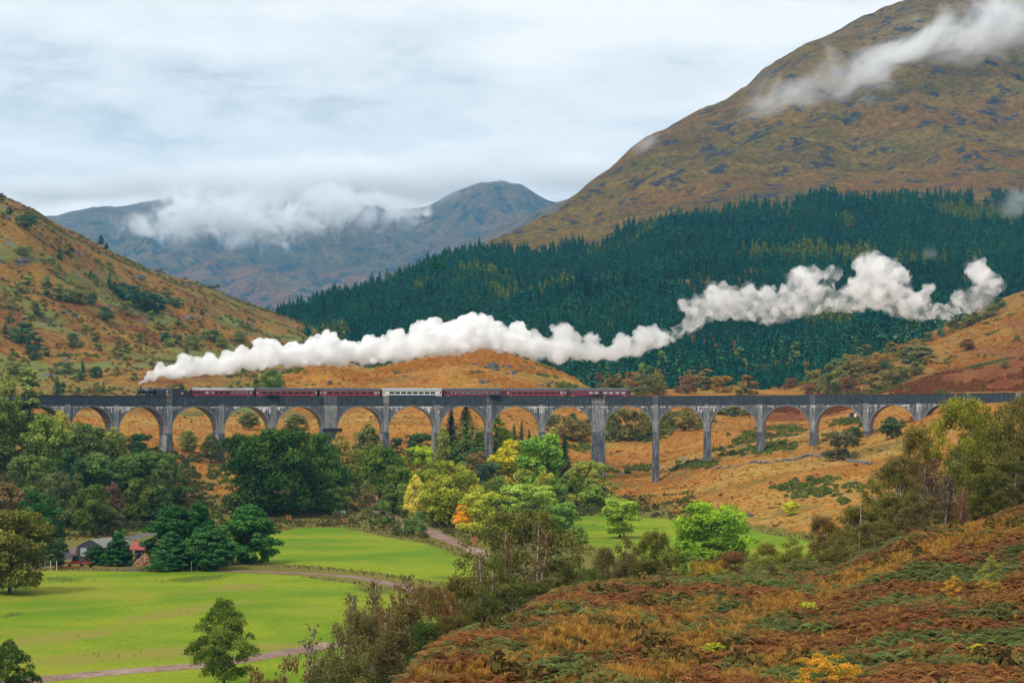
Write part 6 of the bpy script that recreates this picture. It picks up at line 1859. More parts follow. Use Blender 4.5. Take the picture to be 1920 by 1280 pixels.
# ------------------------------------------------------------------ the farmyard
m_black_b = plain('tarred_boards', (0.035, 0.040, 0.045), 0.8, 0, 0.4, 2.5)
m_mossroof = plain('weathered_roof', (0.19, 0.175, 0.16), 0.95, 0, 0.6, 2.2)
m_redroof = plain('red_corrugated_roof', (0.30, 0.055, 0.045), 0.6, 0, 0.25, 1.5)
m_greywood = plain('grey_weathered_wood', (0.16, 0.14, 0.125), 0.95, 0, 0.4, 2.0)
m_logend = plain('cut_log_ends', (0.42, 0.24, 0.14), 0.9, 0, 0.35, 3.0)
m_pane = plain('dusty_pane', (0.26, 0.29, 0.31), 0.3, 0, 0.2, 1.0, 0.5)  # flat light grey for panes and the board panel
m_machr = plain('red_machine_paint', (0.32, 0.020, 0.022), 0.5, 0, 0.2)
m_oran = plain('orange_board', (0.36, 0.125, 0.05), 0.6, 0, 0.2)
m_stone = plain('grey_stone', (0.20, 0.195, 0.19), 0.95, 0, 0.5, 1.2)

p = place(170, 1056, [VALLEY])
S = empty('farm_shed', p, math.radians(-24), 'dark boarded farm shed with a pale window and mossy roof', 'shed')
w, ln, e, pk = 3.0, 9.0, 2.9, 4.3
arch_pr = [(-w, e), (-w * 0.72, e + 0.50), (-w * 0.36, pk - 0.38), (0, pk), (w * 0.36, pk - 0.38), (w * 0.72, e + 0.50), (w, e)]
# boards of the gable, one by one
nb = 20
for k in range(nb):
    x0, x1 = -w + 2 * w * k / nb, -w + 2 * w * (k + 1) / nb
    h0 = np.interp((x0 + x1) / 2, [a for a, _ in arch_pr], [b for _, b in arch_pr]) - 0.06
    b = MB().box(x0 + 0.012, x1 - 0.012, -0.03 - 0.02 * (k % 3), 0.04, -0.3, h0).build('board', m_black_b, S)
MB().prism_y([(-w + 0.02, -0.3), (w - 0.02, -0.3), (w - 0.02, e - 0.05)] + [(a * 0.97, b - 0.08) for a, b in arch_pr[::-1][1:-1]] + [(-w + 0.02, e - 0.05)], 0.05, ln).build('wall', m_black_b, S)
r_ = MB()
for (x0, z0), (x1, z1) in zip(arch_pr, arch_pr[1:]):
    r_.prism_y([(x0, z0), (x1, z1), (x1, z1 + 0.09), (x0, z0 + 0.09)][::-1], -0.18, ln + 0.2)
r_.build('roof', m_mossroof, S)
f = MB().box(-2.15, -0.75, -0.12, -0.085, 1.25, 2.85).build('window', m_greywood, S)
for x0, x1 in ((-2.08, -1.48), (-1.42, -0.82)):
    MB().box(x0, x1, -0.15, -0.122, 1.32, 2.78).build('pane', m_pane, f)
MB().box(-w - 0.35, -w - 0.05, -0.4, -0.1, -0.2, 2.5).build('corner_post', m_oran, S)

p = place(262, 1057, [VALLEY])
S = empty('wood_shelter', p, math.radians(-10), 'open-fronted log shelter with a red roof beside the cypresses', 'shelter')
r_ = MB()
nr = 12
for k in range(nr):
    x0, x1 = -2.4 + 4.8 * k / nr, -2.4 + 4.8 * (k + 1) / nr
    r_.prism_x([(-0.4, 2.55), (4.0, 3.75), (4.0, 3.80 + 0.05 * (k % 2)), (-0.4, 2.60 + 0.05 * (k % 2))], x0, x1)
r_.build('roof', m_redroof, S)
for k, x in enumerate((-2.2, -0.9, 0.3, 1.2, 2.2)):
    MB().box(x - 0.09, x + 0.09, -0.05, 0.13, -0.3, 2.56).build('post', m_greywood, S)
for k in range(8):
    MB().box(0.35 + k * 0.23, 0.35 + k * 0.23 + 0.2, 0.15, 0.2, -0.2, 2.6).build('plank', m_greywood, S)
MB().tube([(-0.9, -0.02, 1.4), (0.3, -0.02, 2.5)], 0.07, 6).build('brace', m_greywood, S)
for k in range(20):
    MB().box(-2.3 + k * 0.23, -2.3 + k * 0.23 + 0.22, 3.6, 3.66, -0.2, 3.6).build('plank', m_black_b, S)

p = place(277, 1061, [VALLEY])
S = empty('log_pile', p, math.radians(-8), 'heap of split firewood logs in front of the red-roofed shelter', 'log pile')
lr_ = random.Random(9)
logm = MB().tube([(0, -0.55, 0), (0, 0.55, 0)], 0.16, 8).mesh('log')
logm.materials.append(m_logend)
for rowi in range(9):
    n_ = 20 - 2 * rowi
    for k in range(max(n_, 2)):
        o = link('log', logm, None, S)
        o.location = ((k - n_ / 2) * 0.29 + lr_.uniform(-0.09, 0.09), lr_.uniform(-0.3, 0.3) + rowi * 0.12, 0.13 + rowi * 0.24 + lr_.uniform(-0.05, 0.05))
        o.rotation_euler = (lr_.uniform(-0.2, 0.2), 0, lr_.uniform(-0.6, 0.6))
        o.scale = (lr_.uniform(0.7, 1.2),) * 3

p = place(143, 1064, [VALLEY])
S = empty('farm_implement', p, math.radians(4), 'red farm implement with long arms parked by the shed', 'farm machine')
MB().box(-3.2, 2.8, -0.12, 0.12, 0.75, 0.95).build('tool_bar', m_machr, S)
MB().box(-0.9, 0.7, -0.5, 0.5, 0.85, 1.25).build('frame', m_machr, S)
MB().prism_y([(-0.7, 1.25), (0.5, 1.25), (0.3, 2.1), (0.05, 2.3), (-0.5, 2.2)], -0.35, 0.35).build('gearbox', m_black, S)
MB().box(-3.1, 1.2, -0.75, -0.4, 0.02, 0.34).build('guard_board', m_oran, S)
for x in (-2.9, -1.2, 0.9, 2.5):
    m = MB(); m.prism_y([(x + 0.34 * math.cos(2 * math.pi * k / 14), 0.36 + 0.34 * math.sin(2 * math.pi * k / 14)) for k in range(14)], 0.25, 0.45); m.build('wheel', m_under, S)
m = MB(); m.tube([(0.4, 0, 1.2), (1.2, 0, 1.5), (2.0, 0, 1.0)], 0.08, 6); m.build('linkage', m_machr, S)

for px, py, w_ in ((226, 1069, 6.0), (272, 1071, 5.0), (252, 1067, 3.0)):
    p = place(px, py, [VALLEY])
    S = MB().box(-w_ / 2, w_ / 2, -0.12, 0.12, 0.02, 0.16).build('plank', m_greywood)
    S.location = p; S.rotation_euler = (0, 0, math.radians((px % 7) - 3))
    tag(S, {226: 'long pale plank lying on the grass before the young cypress', 272: 'pale plank lying on the grass before the log pile', 252: 'short pale plank lying between two longer ones'}[px], 'plank')
# fence posts along the field edge under the cypresses
POSTL = ['nearest the log pile', 'second from the log pile', 'third from the log pile', 'fourth from the log pile', 'at the far end of the cypress clump']
fpm = MB().box(-0.06, 0.06, -0.06, 0.06, -0.3, 1.6).add([(-0.06, -0.06, 1.6), (0.06, -0.06, 1.6), (0.06, 0.06, 1.6), (-0.06, 0.06, 1.6), (0, 0, 1.72)], [(0, 1, 4), (1, 2, 4), (2, 3, 4), (3, 0, 4)]).mesh('fence_post')
fpm.materials.append(m_deadw)
for k, px in enumerate((302, 320, 342, 359, 381)):
    o = link('fence_post', fpm); o.location = place(px, 1070, [VALLEY])
    tag(o, 'grey fence post before the cypresses, ' + POSTL[k], 'fence post', 'fence posts before the cypresses')
for k, (px, py) in enumerate(((95, 1070), (106, 1071))):
    o = link('fence_post', fpm); o.location = place(px, py, [VALLEY]); o.scale = (1, 1, 1.1)
    tag(o, ['grey stake left of the young dark tree in the farmyard', 'grey stake touching the young dark tree in the farmyard'][k], 'fence post')
# wooden guards round young trees, with their saplings
GL = {541: 'orange wooden tree guard left of the huge oak shadow, before the upper field', 648: 'orange wooden tree guard at the head of the upper field', 890: 'tall orange wooden tree guard beside the gravel path'}
for px, top, py in ((541, 966, 977), (648, 971, 982), (890, 1006, 1024)):
    p = place(px, py, [VALLEY]); h = (py - top) / F * p.y
    S = empty('tree_guard', p, 0.3, GL[px], 'tree guard', 'wooden tree guards')
    for a, b in ((-0.45, -0.45), (0.45, -0.45), (-0.45, 0.45), (0.45, 0.45)):
        MB().box(a - 0.07, a + 0.07, b - 0.07, b + 0.07, -0.2, h).build('post', m_oran, S)
    for q in (0.35, 0.65, 0.95):
        for b in (-0.55, 0.53):
            MB().box(-0.5, 0.5, b, b + 0.03, h * q - 0.1, h * q + 0.08).build('rail', m_oran, S)
p = place(643, 968, [VALLEY])
S = empty('information_board', p, 0.1, 'small grey board on posts by the earth path', 'sign')
MB().box(-0.6, 0.6, -0.05, 0.05, 0.5, 1.5).build('panel', m_pane, S)
for x in (-0.55, 0.55):
    MB().box(x - 0.06, x + 0.06, 0.06, 0.16, -0.2, 1.4).build('post', m_greywood, S)
for px, top, py, lab in ((1084, 968, 983, 'young sapling tied to a stake on the right-hand field, the left one'), (1112, 973, 984, 'shorter young sapling tied to a stake on the right-hand field')):
    p = place(px, py, [VALLEY]); h = (py - top) / F * p.y
    S = empty('sapling', p, 0, lab, 'sapling')
    MB().tube([(0, 0, -0.2), (0.05, 0, h * 0.6), (0.0, 0, h)], [0.06, 0.045, 0.02], 5).build('stem', m_deadw, S)
    MB().box(0.25, 0.37, -0.05, 0.05, -0.2, h * 0.6).build('stake', m_greywood, S)
    rr = np.random.RandomState(px); q = rr.normal(size=(60, 3)) * (0.3, 0.3, h * 0.2) + (0, 0, h * 0.75)
    c = link('crown', leaf_mesh('sapling_crown', q, np.zeros_like(q) + (0, 0, 1), 0.12, rr.uniform(0, 1, 60), rr, 0.3), m_leaf, S); c.color = (0.2, 0.2, 0.05, 1)
    MB().box(-0.25, 0.25, -0.25, 0.25, 0.0, 0.12).build('mulch', m_sleeper, S)
p = W(1037, 1052, 330); p.z = ground_z(1037, 330)
S = empty('bare_pole', p, 0, 'pale bare pole standing behind the big half-bare birch', 'pole')
MB().tube([(0, 0, -0.3), (0.05, 0, 3.5), (0.1, 0, 7.4)], [0.16, 0.14, 0.10], 8).build('shaft', m_deadw, S)

# ------------------------------------------------------------------ dry stone wall, boulders, crags
def rock_mesh(seed, n=2, j=0.28):
    bm = bmesh.new(); bmesh.ops.create_icosphere(bm, subdivisions=n, radius=1.0)
    rr = np.random.RandomState(seed)
    for v in bm.verts:
        q = v.co
        v.co = q * (1 + j * float(fbm(q.x * 1.4 + seed, q.y * 1.4, q.z * 1.4, 3)) * 1.6)
        for _ in range(1):
            v.co.x = round(v.co.x * 3.2) / 3.2 * 0.4 + v.co.x * 0.6; v.co.z = round(v.co.z * 2.6) / 2.6 * 0.5 + v.co.z * 0.5
    me = bpy.data.meshes.new('stone'); bm.to_mesh(me); bm.free()
    return me


def rock_mat(name, a, b, c):
    s = Nodes(name)
    v = s.coords('Object', (1, 1, 2.0))
    n1, n2 = s.noise(v, 1.3, 6, 0.65), s.noise(v, 5.0, 5, 0.7)
    col = s.mix(s.step(n1, 0.4, 0.6), a, b)
    col = s.mix(s.step(n2, 0.56, 0.68), col, c)
    return s.principled(col, 0.95, s.bump(n2, 0.8, 0.2), spec=0.1)


m_crag = rock_mat('crag_rock', (0.05, 0.054, 0.06), (0.115, 0.115, 0.12), (0.22, 0.215, 0.21))
m_wallst = rock_mat('wall_stone', (0.13, 0.13, 0.13), (0.24, 0.235, 0.225), (0.40, 0.39, 0.37))
stones = [rock_mesh(s_, 1) for s_ in (301, 302, 303)]
for q in stones:
    q.materials.append(m_wallst)
wr = random.Random(4)
for lab, pix, nst in (('long tumbled dry stone wall crossing the orange moor below the piers', [(1338, 880), (1385, 874), (1430, 869), (1470, 865), (1500, 860), (1520, 855), (1550, 856), (1580, 862)], 170), ('short broken dry stone wall right of the round dark tree', [(1588, 866), (1606, 867), (1634, 870)], 46)):
    pts = [place(a, b, [VALLEY]) for a, b in pix]
    S = empty('dry_stone_wall', pts[0], 0, lab, 'stone wall', 'dry stone walls on the moor')
    t = np.linspace(0, len(pts) - 1, nst)
    X, Y = cubic(range(len(pts)), [q.x for q in pts], t), cubic(range(len(pts)), [q.y for q in pts], t)
    for i in range(nst):
        dens = 1.0 if t[i] > 3 or len(pix) < 5 else 0.55
        if wr.random() > dens:
            continue
        x, y = X[i] + wr.uniform(-0.25, 0.25), Y[i] + wr.uniform(-0.3, 0.3)
        o = link('stone', stones[i % 3], None, S)
        lvl = wr.choice([0, 0, 1, 1])
        o.location = Vector((x, y, VALLEY.z(CX + F * x / y, y) + 0.15 + 0.42 * lvl)) - pts[0]
        s_ = wr.uniform(0.28, 0.52)
        o.scale = (s_ * 1.3, s_, s_ * 0.75); o.rotation_euler = (wr.uniform(-0.3, 0.3), wr.uniform(-0.3, 0.3), wr.uniform(0, 6))
big = [rock_mesh(s_, 3, 0.35) for s_ in (311, 312, 313, 314)]
for q in big:
    q.materials.append(m_crag)
ROCKS = [(1405, 968, 16, 13, [VALLEY], 'large grey boulder at the end of the right-hand field'), (1392, 962, 10, 8, [VALLEY], 'brown boulder leaning on the large grey one'), (1597, 905, 10, 5, [VALLEY], 'grey rock showing through the heathery bank'),
         (930, 688, 40, 7, [KNOLL], 'broad grey crag on the crown of the knoll'), (985, 690, 30, 7, [KNOLL], 'grey crag on the shoulder of the knoll'), (895, 682, 16, 5, [KNOLL], 'small crag left of the broad one on the knoll'), (1010, 722, 16, 4, [KNOLL], 'grey slab low on the knoll'), (905, 716, 22, 4, [KNOLL], 'flat grey slab halfway down the knoll'), (960, 700, 20, 5, [KNOLL], 'dark crag under the broad one on the knoll'), (1030, 718, 14, 5, [KNOLL], 'dark crag at the falling end of the knoll'),
         (760, 705, 10, 4, [KNOLL], 'small grey rock on the smooth side of the knoll'), (620, 716, 12, 4, [KNOLL], 'flat rock above the second coach'),
         (40, 492, 26, 12, [LEFT], 'dark cliff band under the hill trees'), (4, 492, 10, 12, [LEFT], 'pale cliff at the frame edge of the hill'), (146, 476, 8, 10, [LEFT], 'pale rock scar high on the hill'), (108, 452, 14, 8, [LEFT], 'grey crag below the hill crest'), (15, 410, 10, 10, [LEFT], 'dark crag near the hill top'),
         (205, 574, 6, 6, [LEFT], 'white rock beside the dark hill conifers'), (350, 632, 20, 12, [LEFT], 'grey crag halfway up the hill'), (272, 604, 16, 8, [LEFT], 'dark crag below the hill conifers'), (80, 598, 18, 8, [LEFT], 'dark outcrop on the russet spur'), (258, 520, 26, 6, [LEFT], 'long low crag on the upper hill'), (130, 584, 14, 8, [LEFT], 'grey crag amid the olive trees'), (300, 505, 12, 5, [LEFT], 'small crag on the crest of the hill'),
         (400, 536, 16, 4, [LEFT], 'low rock on the hill crest over the engine steam'), (570, 618, 12, 4, [LEFT], 'rock on the falling crest of the hill'),
         (1450, 742, 12, 4, [VALLEY, YEL], 'grey rock at the foot of the grassy moor'), (1740, 660, 20, 5, [YEL], 'grey slab on the grassy moor'), (1776, 662, 9, 4, [YEL], 'small grey rock beside the grassy moor slab')]
for k, (px, py, wx, hh, sh, lab) in enumerate(ROCKS):
    p = place(px, py, sh); s_ = p.y / F
    grp = 'rocks of the knoll' if KNOLL in sh else 'rocks of the hill' if LEFT in sh else None
    if wx < 13 or sh == [VALLEY]:
        o = link('boulder', big[k % 4])
        o.location = p - Vector((0, 0, hh * s_ * 0.12))
        o.scale = (wx * s_ * 0.62, wx * s_ * 0.5, hh * s_ * 0.62)
        o.rotation_euler = (0.2 * (k % 2), 0.15 * (k % 3 - 1), k * 1.3)
        tag(o, lab, 'rock', grp)
        continue
    S = empty('crag', p, 0, lab, 'rock', grp)
    for q in range(9):
        u, v = wr.uniform(-1, 1) * wx * 0.5, wr.uniform(-1, 1) * hh * 0.5
        t = place(px + u, py + v, sh)
        if abs(t.y - p.y) > 90:
            continue
        o = link('rock', big[(k + q) % 4], None, S)
        r_ = wx * s_ * wr.uniform(0.10, 0.24)
        o.location = t - p - Vector((0, 0, r_ * 0.35))
        o.scale = (r_ * 1.3, r_, r_ * wr.uniform(0.6, 1.0))
        o.rotation_euler = (wr.uniform(-0.5, 0.5), wr.uniform(-0.5, 0.5), wr.uniform(0, 6))

# ------------------------------------------------------------------ the house and the small things behind the viaduct
p = place(1080, 792, [VALLEY])
S = empty('white_house', p, 0.12, 'dark-roofed house with white dormers framed by the arch left of the wide pier', 'house')
MB().box(-4.6, 4.6, 0, 6, -0.4, 3.0).build('wall', m_white, S)
ro = MB().prism_x([(-0.5, 2.9), (3.0, 6.6), (6.5, 2.9)], -4.9, 4.9).build('roof', plain('slate_roof', (0.055, 0.062, 0.075), 0.7, 0, 0.3), S)
for x in (-0.9, 1.0):
    f = MB().prism_x([(-0.25, 3.4), (-0.25, 4.9), (0.5, 5.3), (1.6, 5.0), (1.6, 3.4)], x - 0.65, x + 0.65).build('dormer', m_white, S)
    MB().box(x - 0.4, x + 0.4, -0.29, -0.255, 3.7, 4.7).build('pane', m_pane, f)
MB().box(-4.5, -3.8, 2.6, 3.4, 5.8, 7.6).build('chimney', m_stone, ro)
for x in (-3.2, -1.2, 1.4, 3.3):
    MB().box(x - 0.5, x + 0.5, -0.04, -0.004, 0.9, 2.2).build('window', m_pane, S)
p = place(462, 782, [VALLEY])
S = empty('caravan', p, 0.3, 'little white caravan among bushes in the arch below the bright-lined coach', 'caravan')
MB().prism_x([(-1.0, 0.5), (-1.0, 2.3), (-0.8, 2.6), (0.8, 2.6), (1.0, 2.3), (1.0, 0.5)], -1.5, 1.5).build('body', m_cream, S); S.scale = (0.62, 0.62, 0.62)
MB().box(-0.9, 0.5, -1.04, -1.005, 1.3, 2.0).build('window', m_glass, S)
for x in (-0.5, 0.7):
    m = MB(); m.prism_y([(x + 0.34 * math.cos(2 * math.pi * k / 12), 0.34 + 0.34 * math.sin(2 * math.pi * k / 12)) for k in range(12)], -1.0, -0.8); m.build('wheel', m_under, S)
p = place(1600, 782, [VALLEY])
S = empty('field_shelter', p, 0.0, 'tiny dark shelter with a white end seen under an arch on the moor', 'shelter')
MB().box(-1.3, 0.2, -0.6, 0.6, -0.2, 1.5).build('wall', m_black_b, S)
MB().box(0.21, 1.0, -0.6, 0.6, -0.2, 1.3).build('end_wall', m_white, S)
MB().prism_x([(-0.8, 1.5), (0, 1.9), (0.8, 1.5)], -1.4, 1.1).build('roof', m_roof, S)
p = place(1281, 862, [VALLEY])
S = empty('trough', p, 0.1, 'turquoise field trough on the orange moor right of the tall narrow pier', 'trough')
m_turq = plain('turquoise_paint', (0.10, 0.42, 0.36), 0.6)
MB().prism_x([(-0.3, 0.15), (0.3, 0.15), (0.42, 0.75), (-0.42, 0.75)], -0.75, 0.75).build('basin', m_turq, S)
for x in (-0.5, 0.5):
    MB().box(x - 0.08, x + 0.08, -0.25, 0.25, -0.1, 0.149).build('foot', m_stone, S)
# ------------------------------------------------------------------ steam, mist, haze
PX_ = [262, 275, 290, 340, 400, 470, 520, 600, 640, 700, 750, 805, 850, 900, 950, 1000, 1050, 1100, 1150, 1200, 1240, 1275, 1300, 1340, 1400, 1440, 1500, 1540, 1580, 1640, 1700, 1740, 1780, 1840, 1875]
TP_ = [717, 702, 690, 676, 672, 656, 652, 642, 642, 642, 634, 616, 612, 608, 620, 634, 632, 642, 646, 634, 618, 606, 574, 556, 552, 566, 534, 530, 540, 510, 530, 566, 566, 520, 528]
BT_ = [722, 719, 715, 711, 706, 698, 692, 690, 688, 684, 680, 674, 668, 660, 664, 676, 683, 682, 680, 670, 654, 638, 626, 604, 604, 614, 600, 588, 590, 584, 604, 606, 602, 586, 552]
# the billows that stand up from it: column, row of the top, radius (photograph pixels)
MOUNDS = [(283, 690, 7), (300, 676, 10), (345, 662, 14), (372, 668, 11), (395, 662, 14), (430, 656, 13), (455, 648, 14), (492, 634, 19), (515, 636, 17), (548, 640, 14), (582, 632, 15), (613, 621, 21), (648, 636, 14), (690, 630, 17), (712, 628, 14), (745, 615, 18), (790, 602, 20), (812, 595, 20), (846, 600, 15),
          (880, 586, 22), (905, 590, 19), (936, 604, 15), (974, 603, 19), (1002, 616, 13), (1053, 606, 21), (1078, 622, 13), (1110, 622, 14), (1166, 624, 17), (1205, 613, 20), (1226, 608, 13), (830, 618, 14), (765, 628, 14), (660, 640, 14), (560, 650, 16), (420, 668, 14),
          (1288, 558, 17), (1306, 552, 14), (1345, 530, 25), (1372, 540, 18), (1405, 530, 17), (1440, 536, 18), (1478, 530, 18), (1500, 503, 25), (1527, 498, 18), (1562, 498, 17), (1632, 472, 30), (1662, 480, 26), (1690, 500, 19), (1742, 530, 13), (1724, 546, 18), (1832, 486, 22), (1852, 505, 24), (1864, 520, 15), (1796, 545, 15), (1605, 520, 22)]


def steam_mat(name, dens, surf, nscale, lo, hi, torn=None):
    s = Nodes(name)
    v = s.n('ShaderNodeVolumePrincipled')
    v.inputs['Color'].default_value = (0.999, 0.999, 1.0, 1)
    v.inputs['Anisotropy'].default_value = 0.0
    v.inputs['Density'].default_value = dens
    if torn:
        tn = s.noise(s.coords('World', (1, 1, 1)), torn, 5, 0.65, 0.6)
        s.l(s.math('MULTIPLY', s.step(tn, 0.40, 0.58), dens * 1.7), v.inputs['Density'])
    s.l(v.outputs[0], s.out.inputs['Volume'])
    n = s.noise(s.coords('World'), nscale, 6, 0.62)
    f = s.math('MULTIPLY', s.step(n, lo, hi), surf)
    t = s.n('ShaderNodeBsdfTransparent')
    d = s.n('ShaderNodeBsdfDiffuse'); d.inputs[0].default_value = (0.97, 0.975, 0.98, 1)
    tr = s.n('ShaderNodeBsdfTranslucent'); tr.inputs[0].default_value = (0.97, 0.975, 0.98, 1)
    m1 = s.n('ShaderNodeMixShader'); m1.inputs[0].default_value = 0.5
    s.l(d.outputs[0], m1.inputs[1]); s.l(tr.outputs[0], m1.inputs[2])
    m2 = s.n('ShaderNodeMixShader'); s.l(f, m2.inputs[0])
    s.l(t.outputs[0], m2.inputs[1]); s.l(m1.outputs[0], m2.inputs[2])
    s.l(m2.outputs[0], s.out.inputs['Surface'])
    return s.m


def plume_d(px):
    q = phi_at(min(px, 1900), 0)
    return arc(q, 0)[1] + max(0, px - 700) * 0.03


def puffs(name, x0, x1, n_main, n_edge, mat, seed, vox, fill=1.0, edge_r=(0.10, 0.30), disp=1.0):
    rng = np.random.RandomState(seed)
    bm = bmesh.new()
    ico = bmesh.new(); bmesh.ops.create_icosphere(ico, subdivisions=2, radius=1.0)
    base = [v.co.copy() for v in ico.verts]; fcs = [[v.index for v in f.verts] for f in ico.faces]; ico.free()
    V, FF = [], []

    def ball(px, py, d, r, sq=1.0):
        c = W(px, py, d)
        b = len(V)
        V.extend([(c.x + q.x * r, c.y + q.y * r, c.z + q.z * r * sq) for q in base]); FF.extend([[i + b for i in f] for f in fcs])
    for k in range(n_main):
        px = x0 + (x1 - x0) * (k + rng.uniform()) / n_main
        t, b = np.interp(px, PX_, TP_), np.interp(px, PX_, BT_)
        d = plume_d(px); s = d / F
        th = (b - t) * s
        u = rng.uniform(0.32, 0.68) if fill > 0.7 else rng.uniform(0.25, 0.75)
        r = th * rng.uniform(0.26, 0.40) * fill
        r = max(r, 0.5)
        u = min(max(u, r / th * 0.95), 1 - r / th * 0.95)
        ball(px, t + (b - t) * u, d + rng.normal() * th * 0.22, r)
    for mx, my, mr in MOUNDS:
        if x0 <= mx < x1:
            d = plume_d(mx); s = d / F
            ball(mx, my + mr, d + rng.normal() * mr * s * 0.4, mr * s)
            for q in range(9):
                a = rng.uniform(-0.3, math.pi + 0.3); rr = mr * rng.uniform(0.28, 0.5)
                ball(mx + math.cos(a) * mr * 0.85, my + mr - math.sin(a) * mr * 0.85, d + rng.normal() * mr * s * 0.6 - mr * s * 0.3, rr * s)
    for k in range(n_edge):
        px = x0 + (x1 - x0) * rng.uniform()
        t, b = np.interp(px, PX_, TP_), np.interp(px, PX_, BT_)
        d = plume_d(px); s = d / F
        th = (b - t) * s
        r = th * rng.uniform(*edge_r)
        up = rng.uniform() < 0.62
        y = t + r / s * rng.uniform(0.55, 1.6) if up else b - r / s * rng.uniform(0.7, 1.7)
        ball(px, y, d + rng.normal() * th * 0.30, r, rng.uniform(0.8, 1.0))
    me = bpy.data.meshes.new(name)
    me.from_pydata(V, [], FF)
    o = link(name, me, mat)
    o['kind'] = 'stuff'
    rm = o.modifiers.new('blend', 'REMESH'); rm.mode = 'VOXEL'; rm.voxel_size = vox; rm.use_smooth_shade = True
    for nm, typ, size, st in (('billow', 'VORONOI', 3.0, -1.3), ('curl', 'VORONOI', 1.5, -0.4), ('wisp', 'CLOUDS', 2.5, 1.1)):
        tx = bpy.data.textures.new(name + '_' + nm, typ)
        tx.noise_scale = size
        if typ == 'CLOUDS':
            tx.noise_depth = 3
        m = o.modifiers.new(nm, 'DISPLACE'); m.texture = tx; m.texture_coords = 'GLOBAL'; m.strength = st * disp; m.mid_level = 0.35 if typ == 'VORONOI' else 0.5
    return o


m_steam = steam_mat('dense_steam', 0.5, 0.14, 0.10, 0.2, 0.6)
m_trail = steam_mat('trailing_steam', 0.24, 0.06, 0.10, 0.2, 0.6)
m_thin = steam_mat('thinning_steam', 0.15, 0.02, 0.16, 0.42, 0.6, torn=0.16)
m_wispy = steam_mat('wispy_steam', 0.035, 0.004, 0.10, 0.2, 0.7)
puffs('chimney_steam', 260, 1000, 210, 420, m_steam, 3, 0.5)
puffs('trailing_steam', 980, 1255, 70, 150, m_trail, 5, 0.5, 0.9)
puffs('drifting_steam', 1235, 1876, 110, 330, m_thin, 8, 0.55, 0.62, (0.06, 0.19), 1.15)
puffs('steam_wisps', 900, 1890, 150, 520, m_wispy, 14, 0.7, 0.85, (0.10, 0.26), 1.3)


def mist_mat(name, dens, scale, stretch, lo, hi, soft=(0.0, 1.0), rag=3.0, aniso=0.0):
    """drifting cloud: broken noise, fading towards the edge of its own body"""
    s = Nodes(name)
    obj = s.n('ShaderNodeTexCoord').outputs['Object']
    ln = s.n('ShaderNodeVectorMath', operation='LENGTH'); s.l(obj, ln.inputs[0])
    fall = s.math('SUBTRACT', 1.0, s.step(ln.outputs['Value'], soft[0], soft[1]))
    n = s.noise(s.coords('World', stretch), scale, 8, 0.66, 0.8)
    d = s.math('MULTIPLY', s.step(s.math('ADD', fall, s.math('MULTIPLY', s.math('SUBTRACT', n, 0.5), rag)), lo, hi), dens)
    v = s.n('ShaderNodeVolumePrincipled')
    v.inputs['Color'].default_value = (0.995, 0.998, 1.0, 1); v.inputs['Anisotropy'].default_value = aniso
    s.l(d, v.inputs['Density'])
    s.l(v.outputs[0], s.out.inputs['Volume'])
    return s.m


def mist(name, px, py, d, rx, ry, rd, tilt, mat):
    """an ellipsoid of cloud, radii in photograph pixels across and up, metres deep"""
    bm = bmesh.new(); bmesh.ops.create_icosphere(bm, subdivisions=3, radius=1.0)
    me = bpy.data.meshes.new(name); bm.to_mesh(me); bm.free()
    o = link(name, me, mat)
    o.location = W(px, py, d); s = d / F
    o.scale = (rx * s, rd, ry * s)
    o.rotation_euler = (0, math.radians(tilt), 0)
    o['kind'] = 'stuff'
    return o


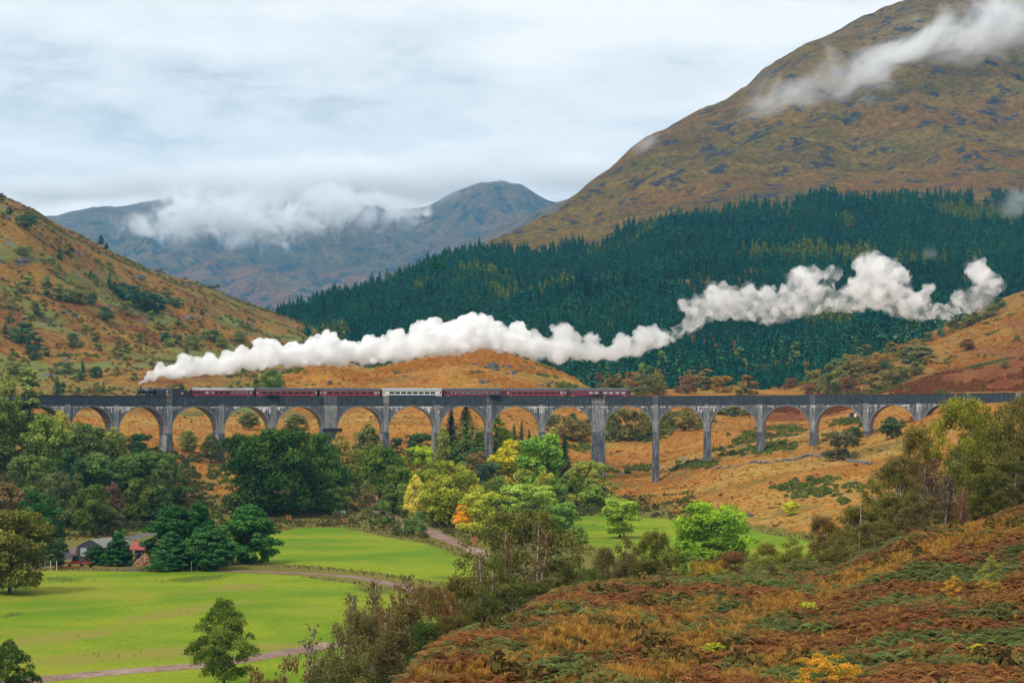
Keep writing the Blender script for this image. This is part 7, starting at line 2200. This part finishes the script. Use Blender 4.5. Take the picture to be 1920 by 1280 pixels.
m_mist = mist_mat('hill_mist', 0.014, 0.0070, (1, 0.5, 1.0), 0.36, 1.25, rag=3.8)
m_bank = mist_mat('cloud_bank', 0.012, 0.0030, (0.6, 0.5, 1.5), 0.10, 1.10, rag=2.0)
m_slope = mist_mat('slope_mist', 0.020, 0.016, (0.8, 0.5, 1), 0.36, 1.35, rag=3.4)
mist('mist_cloud', 430, 400, 8900, 250, 90, 420, -3, m_mist)
mist('mist_cloud', 660, 388, 9200, 220, 66, 400, 4, m_mist)
mist('mist_cloud', 340, 418, 8700, 150, 66, 300, 0, m_mist)
mist('mist_cloud', 560, 420, 8800, 130, 50, 260, 8, m_mist)
mist('cloud_bank', 500, 345, 9900, 380, 74, 600, 0, m_bank)
mist('cloud_bank', 110, 358, 10800, 300, 46, 300, 0, m_bank)
mist('cloud_bank', 820, 340, 10500, 240, 56, 400, 2, m_bank)
mist('cloud_bank', 680, 338, 10100, 260, 62, 500, 3, m_bank)
mist('cloud_bank', 330, 345, 10300, 220, 46, 500, 0, m_bank)
mist('cloud_bank', 1040, 328, 10900, 170, 62, 240, 8, m_bank)
mist('cloud_bank', 1110, 318, 10950, 120, 50, 240, 10, m_bank)
mist('slope_mist', 1650, 122, 2420, 330, 96, 90, -20, m_slope)
mist('slope_mist', 1940, 20, 2500, 440, 130, 110, -20, m_slope)
mist('slope_mist', 1480, 180, 2330, 190, 58, 60, -24, m_slope)
mist('slope_mist', 1780, 70, 2430, 260, 80, 80, -20, m_slope)
m_wisp = mist_mat('wisp', 0.014, 0.03, (1, 0.6, 1), 0.40, 1.2)
mist('mist_wisp', 1905, 385, 1750, 62, 56, 40, -30, m_wisp)
mist('mist_wisp', 1745, 480, 1300, 26, 32, 20, -60, m_wisp)
mist('mist_wisp', 1215, 265, 2380, 60, 34, 40, -40, m_wisp)

# the air itself
hz = Nodes('haze')
v = hz.n('ShaderNodeVolumePrincipled')
v.inputs['Color'].default_value = (0.24, 0.62, 1.0, 1)
v.inputs['Density'].default_value = 0.000043
v.inputs['Anisotropy'].default_value = 0.0
hz.l(v.outputs[0], hz.out.inputs['Volume'])
MB().box(-6300, 6300, -60, 12700, -60, 1450).build('haze', hz.m)['kind'] = 'stuff'
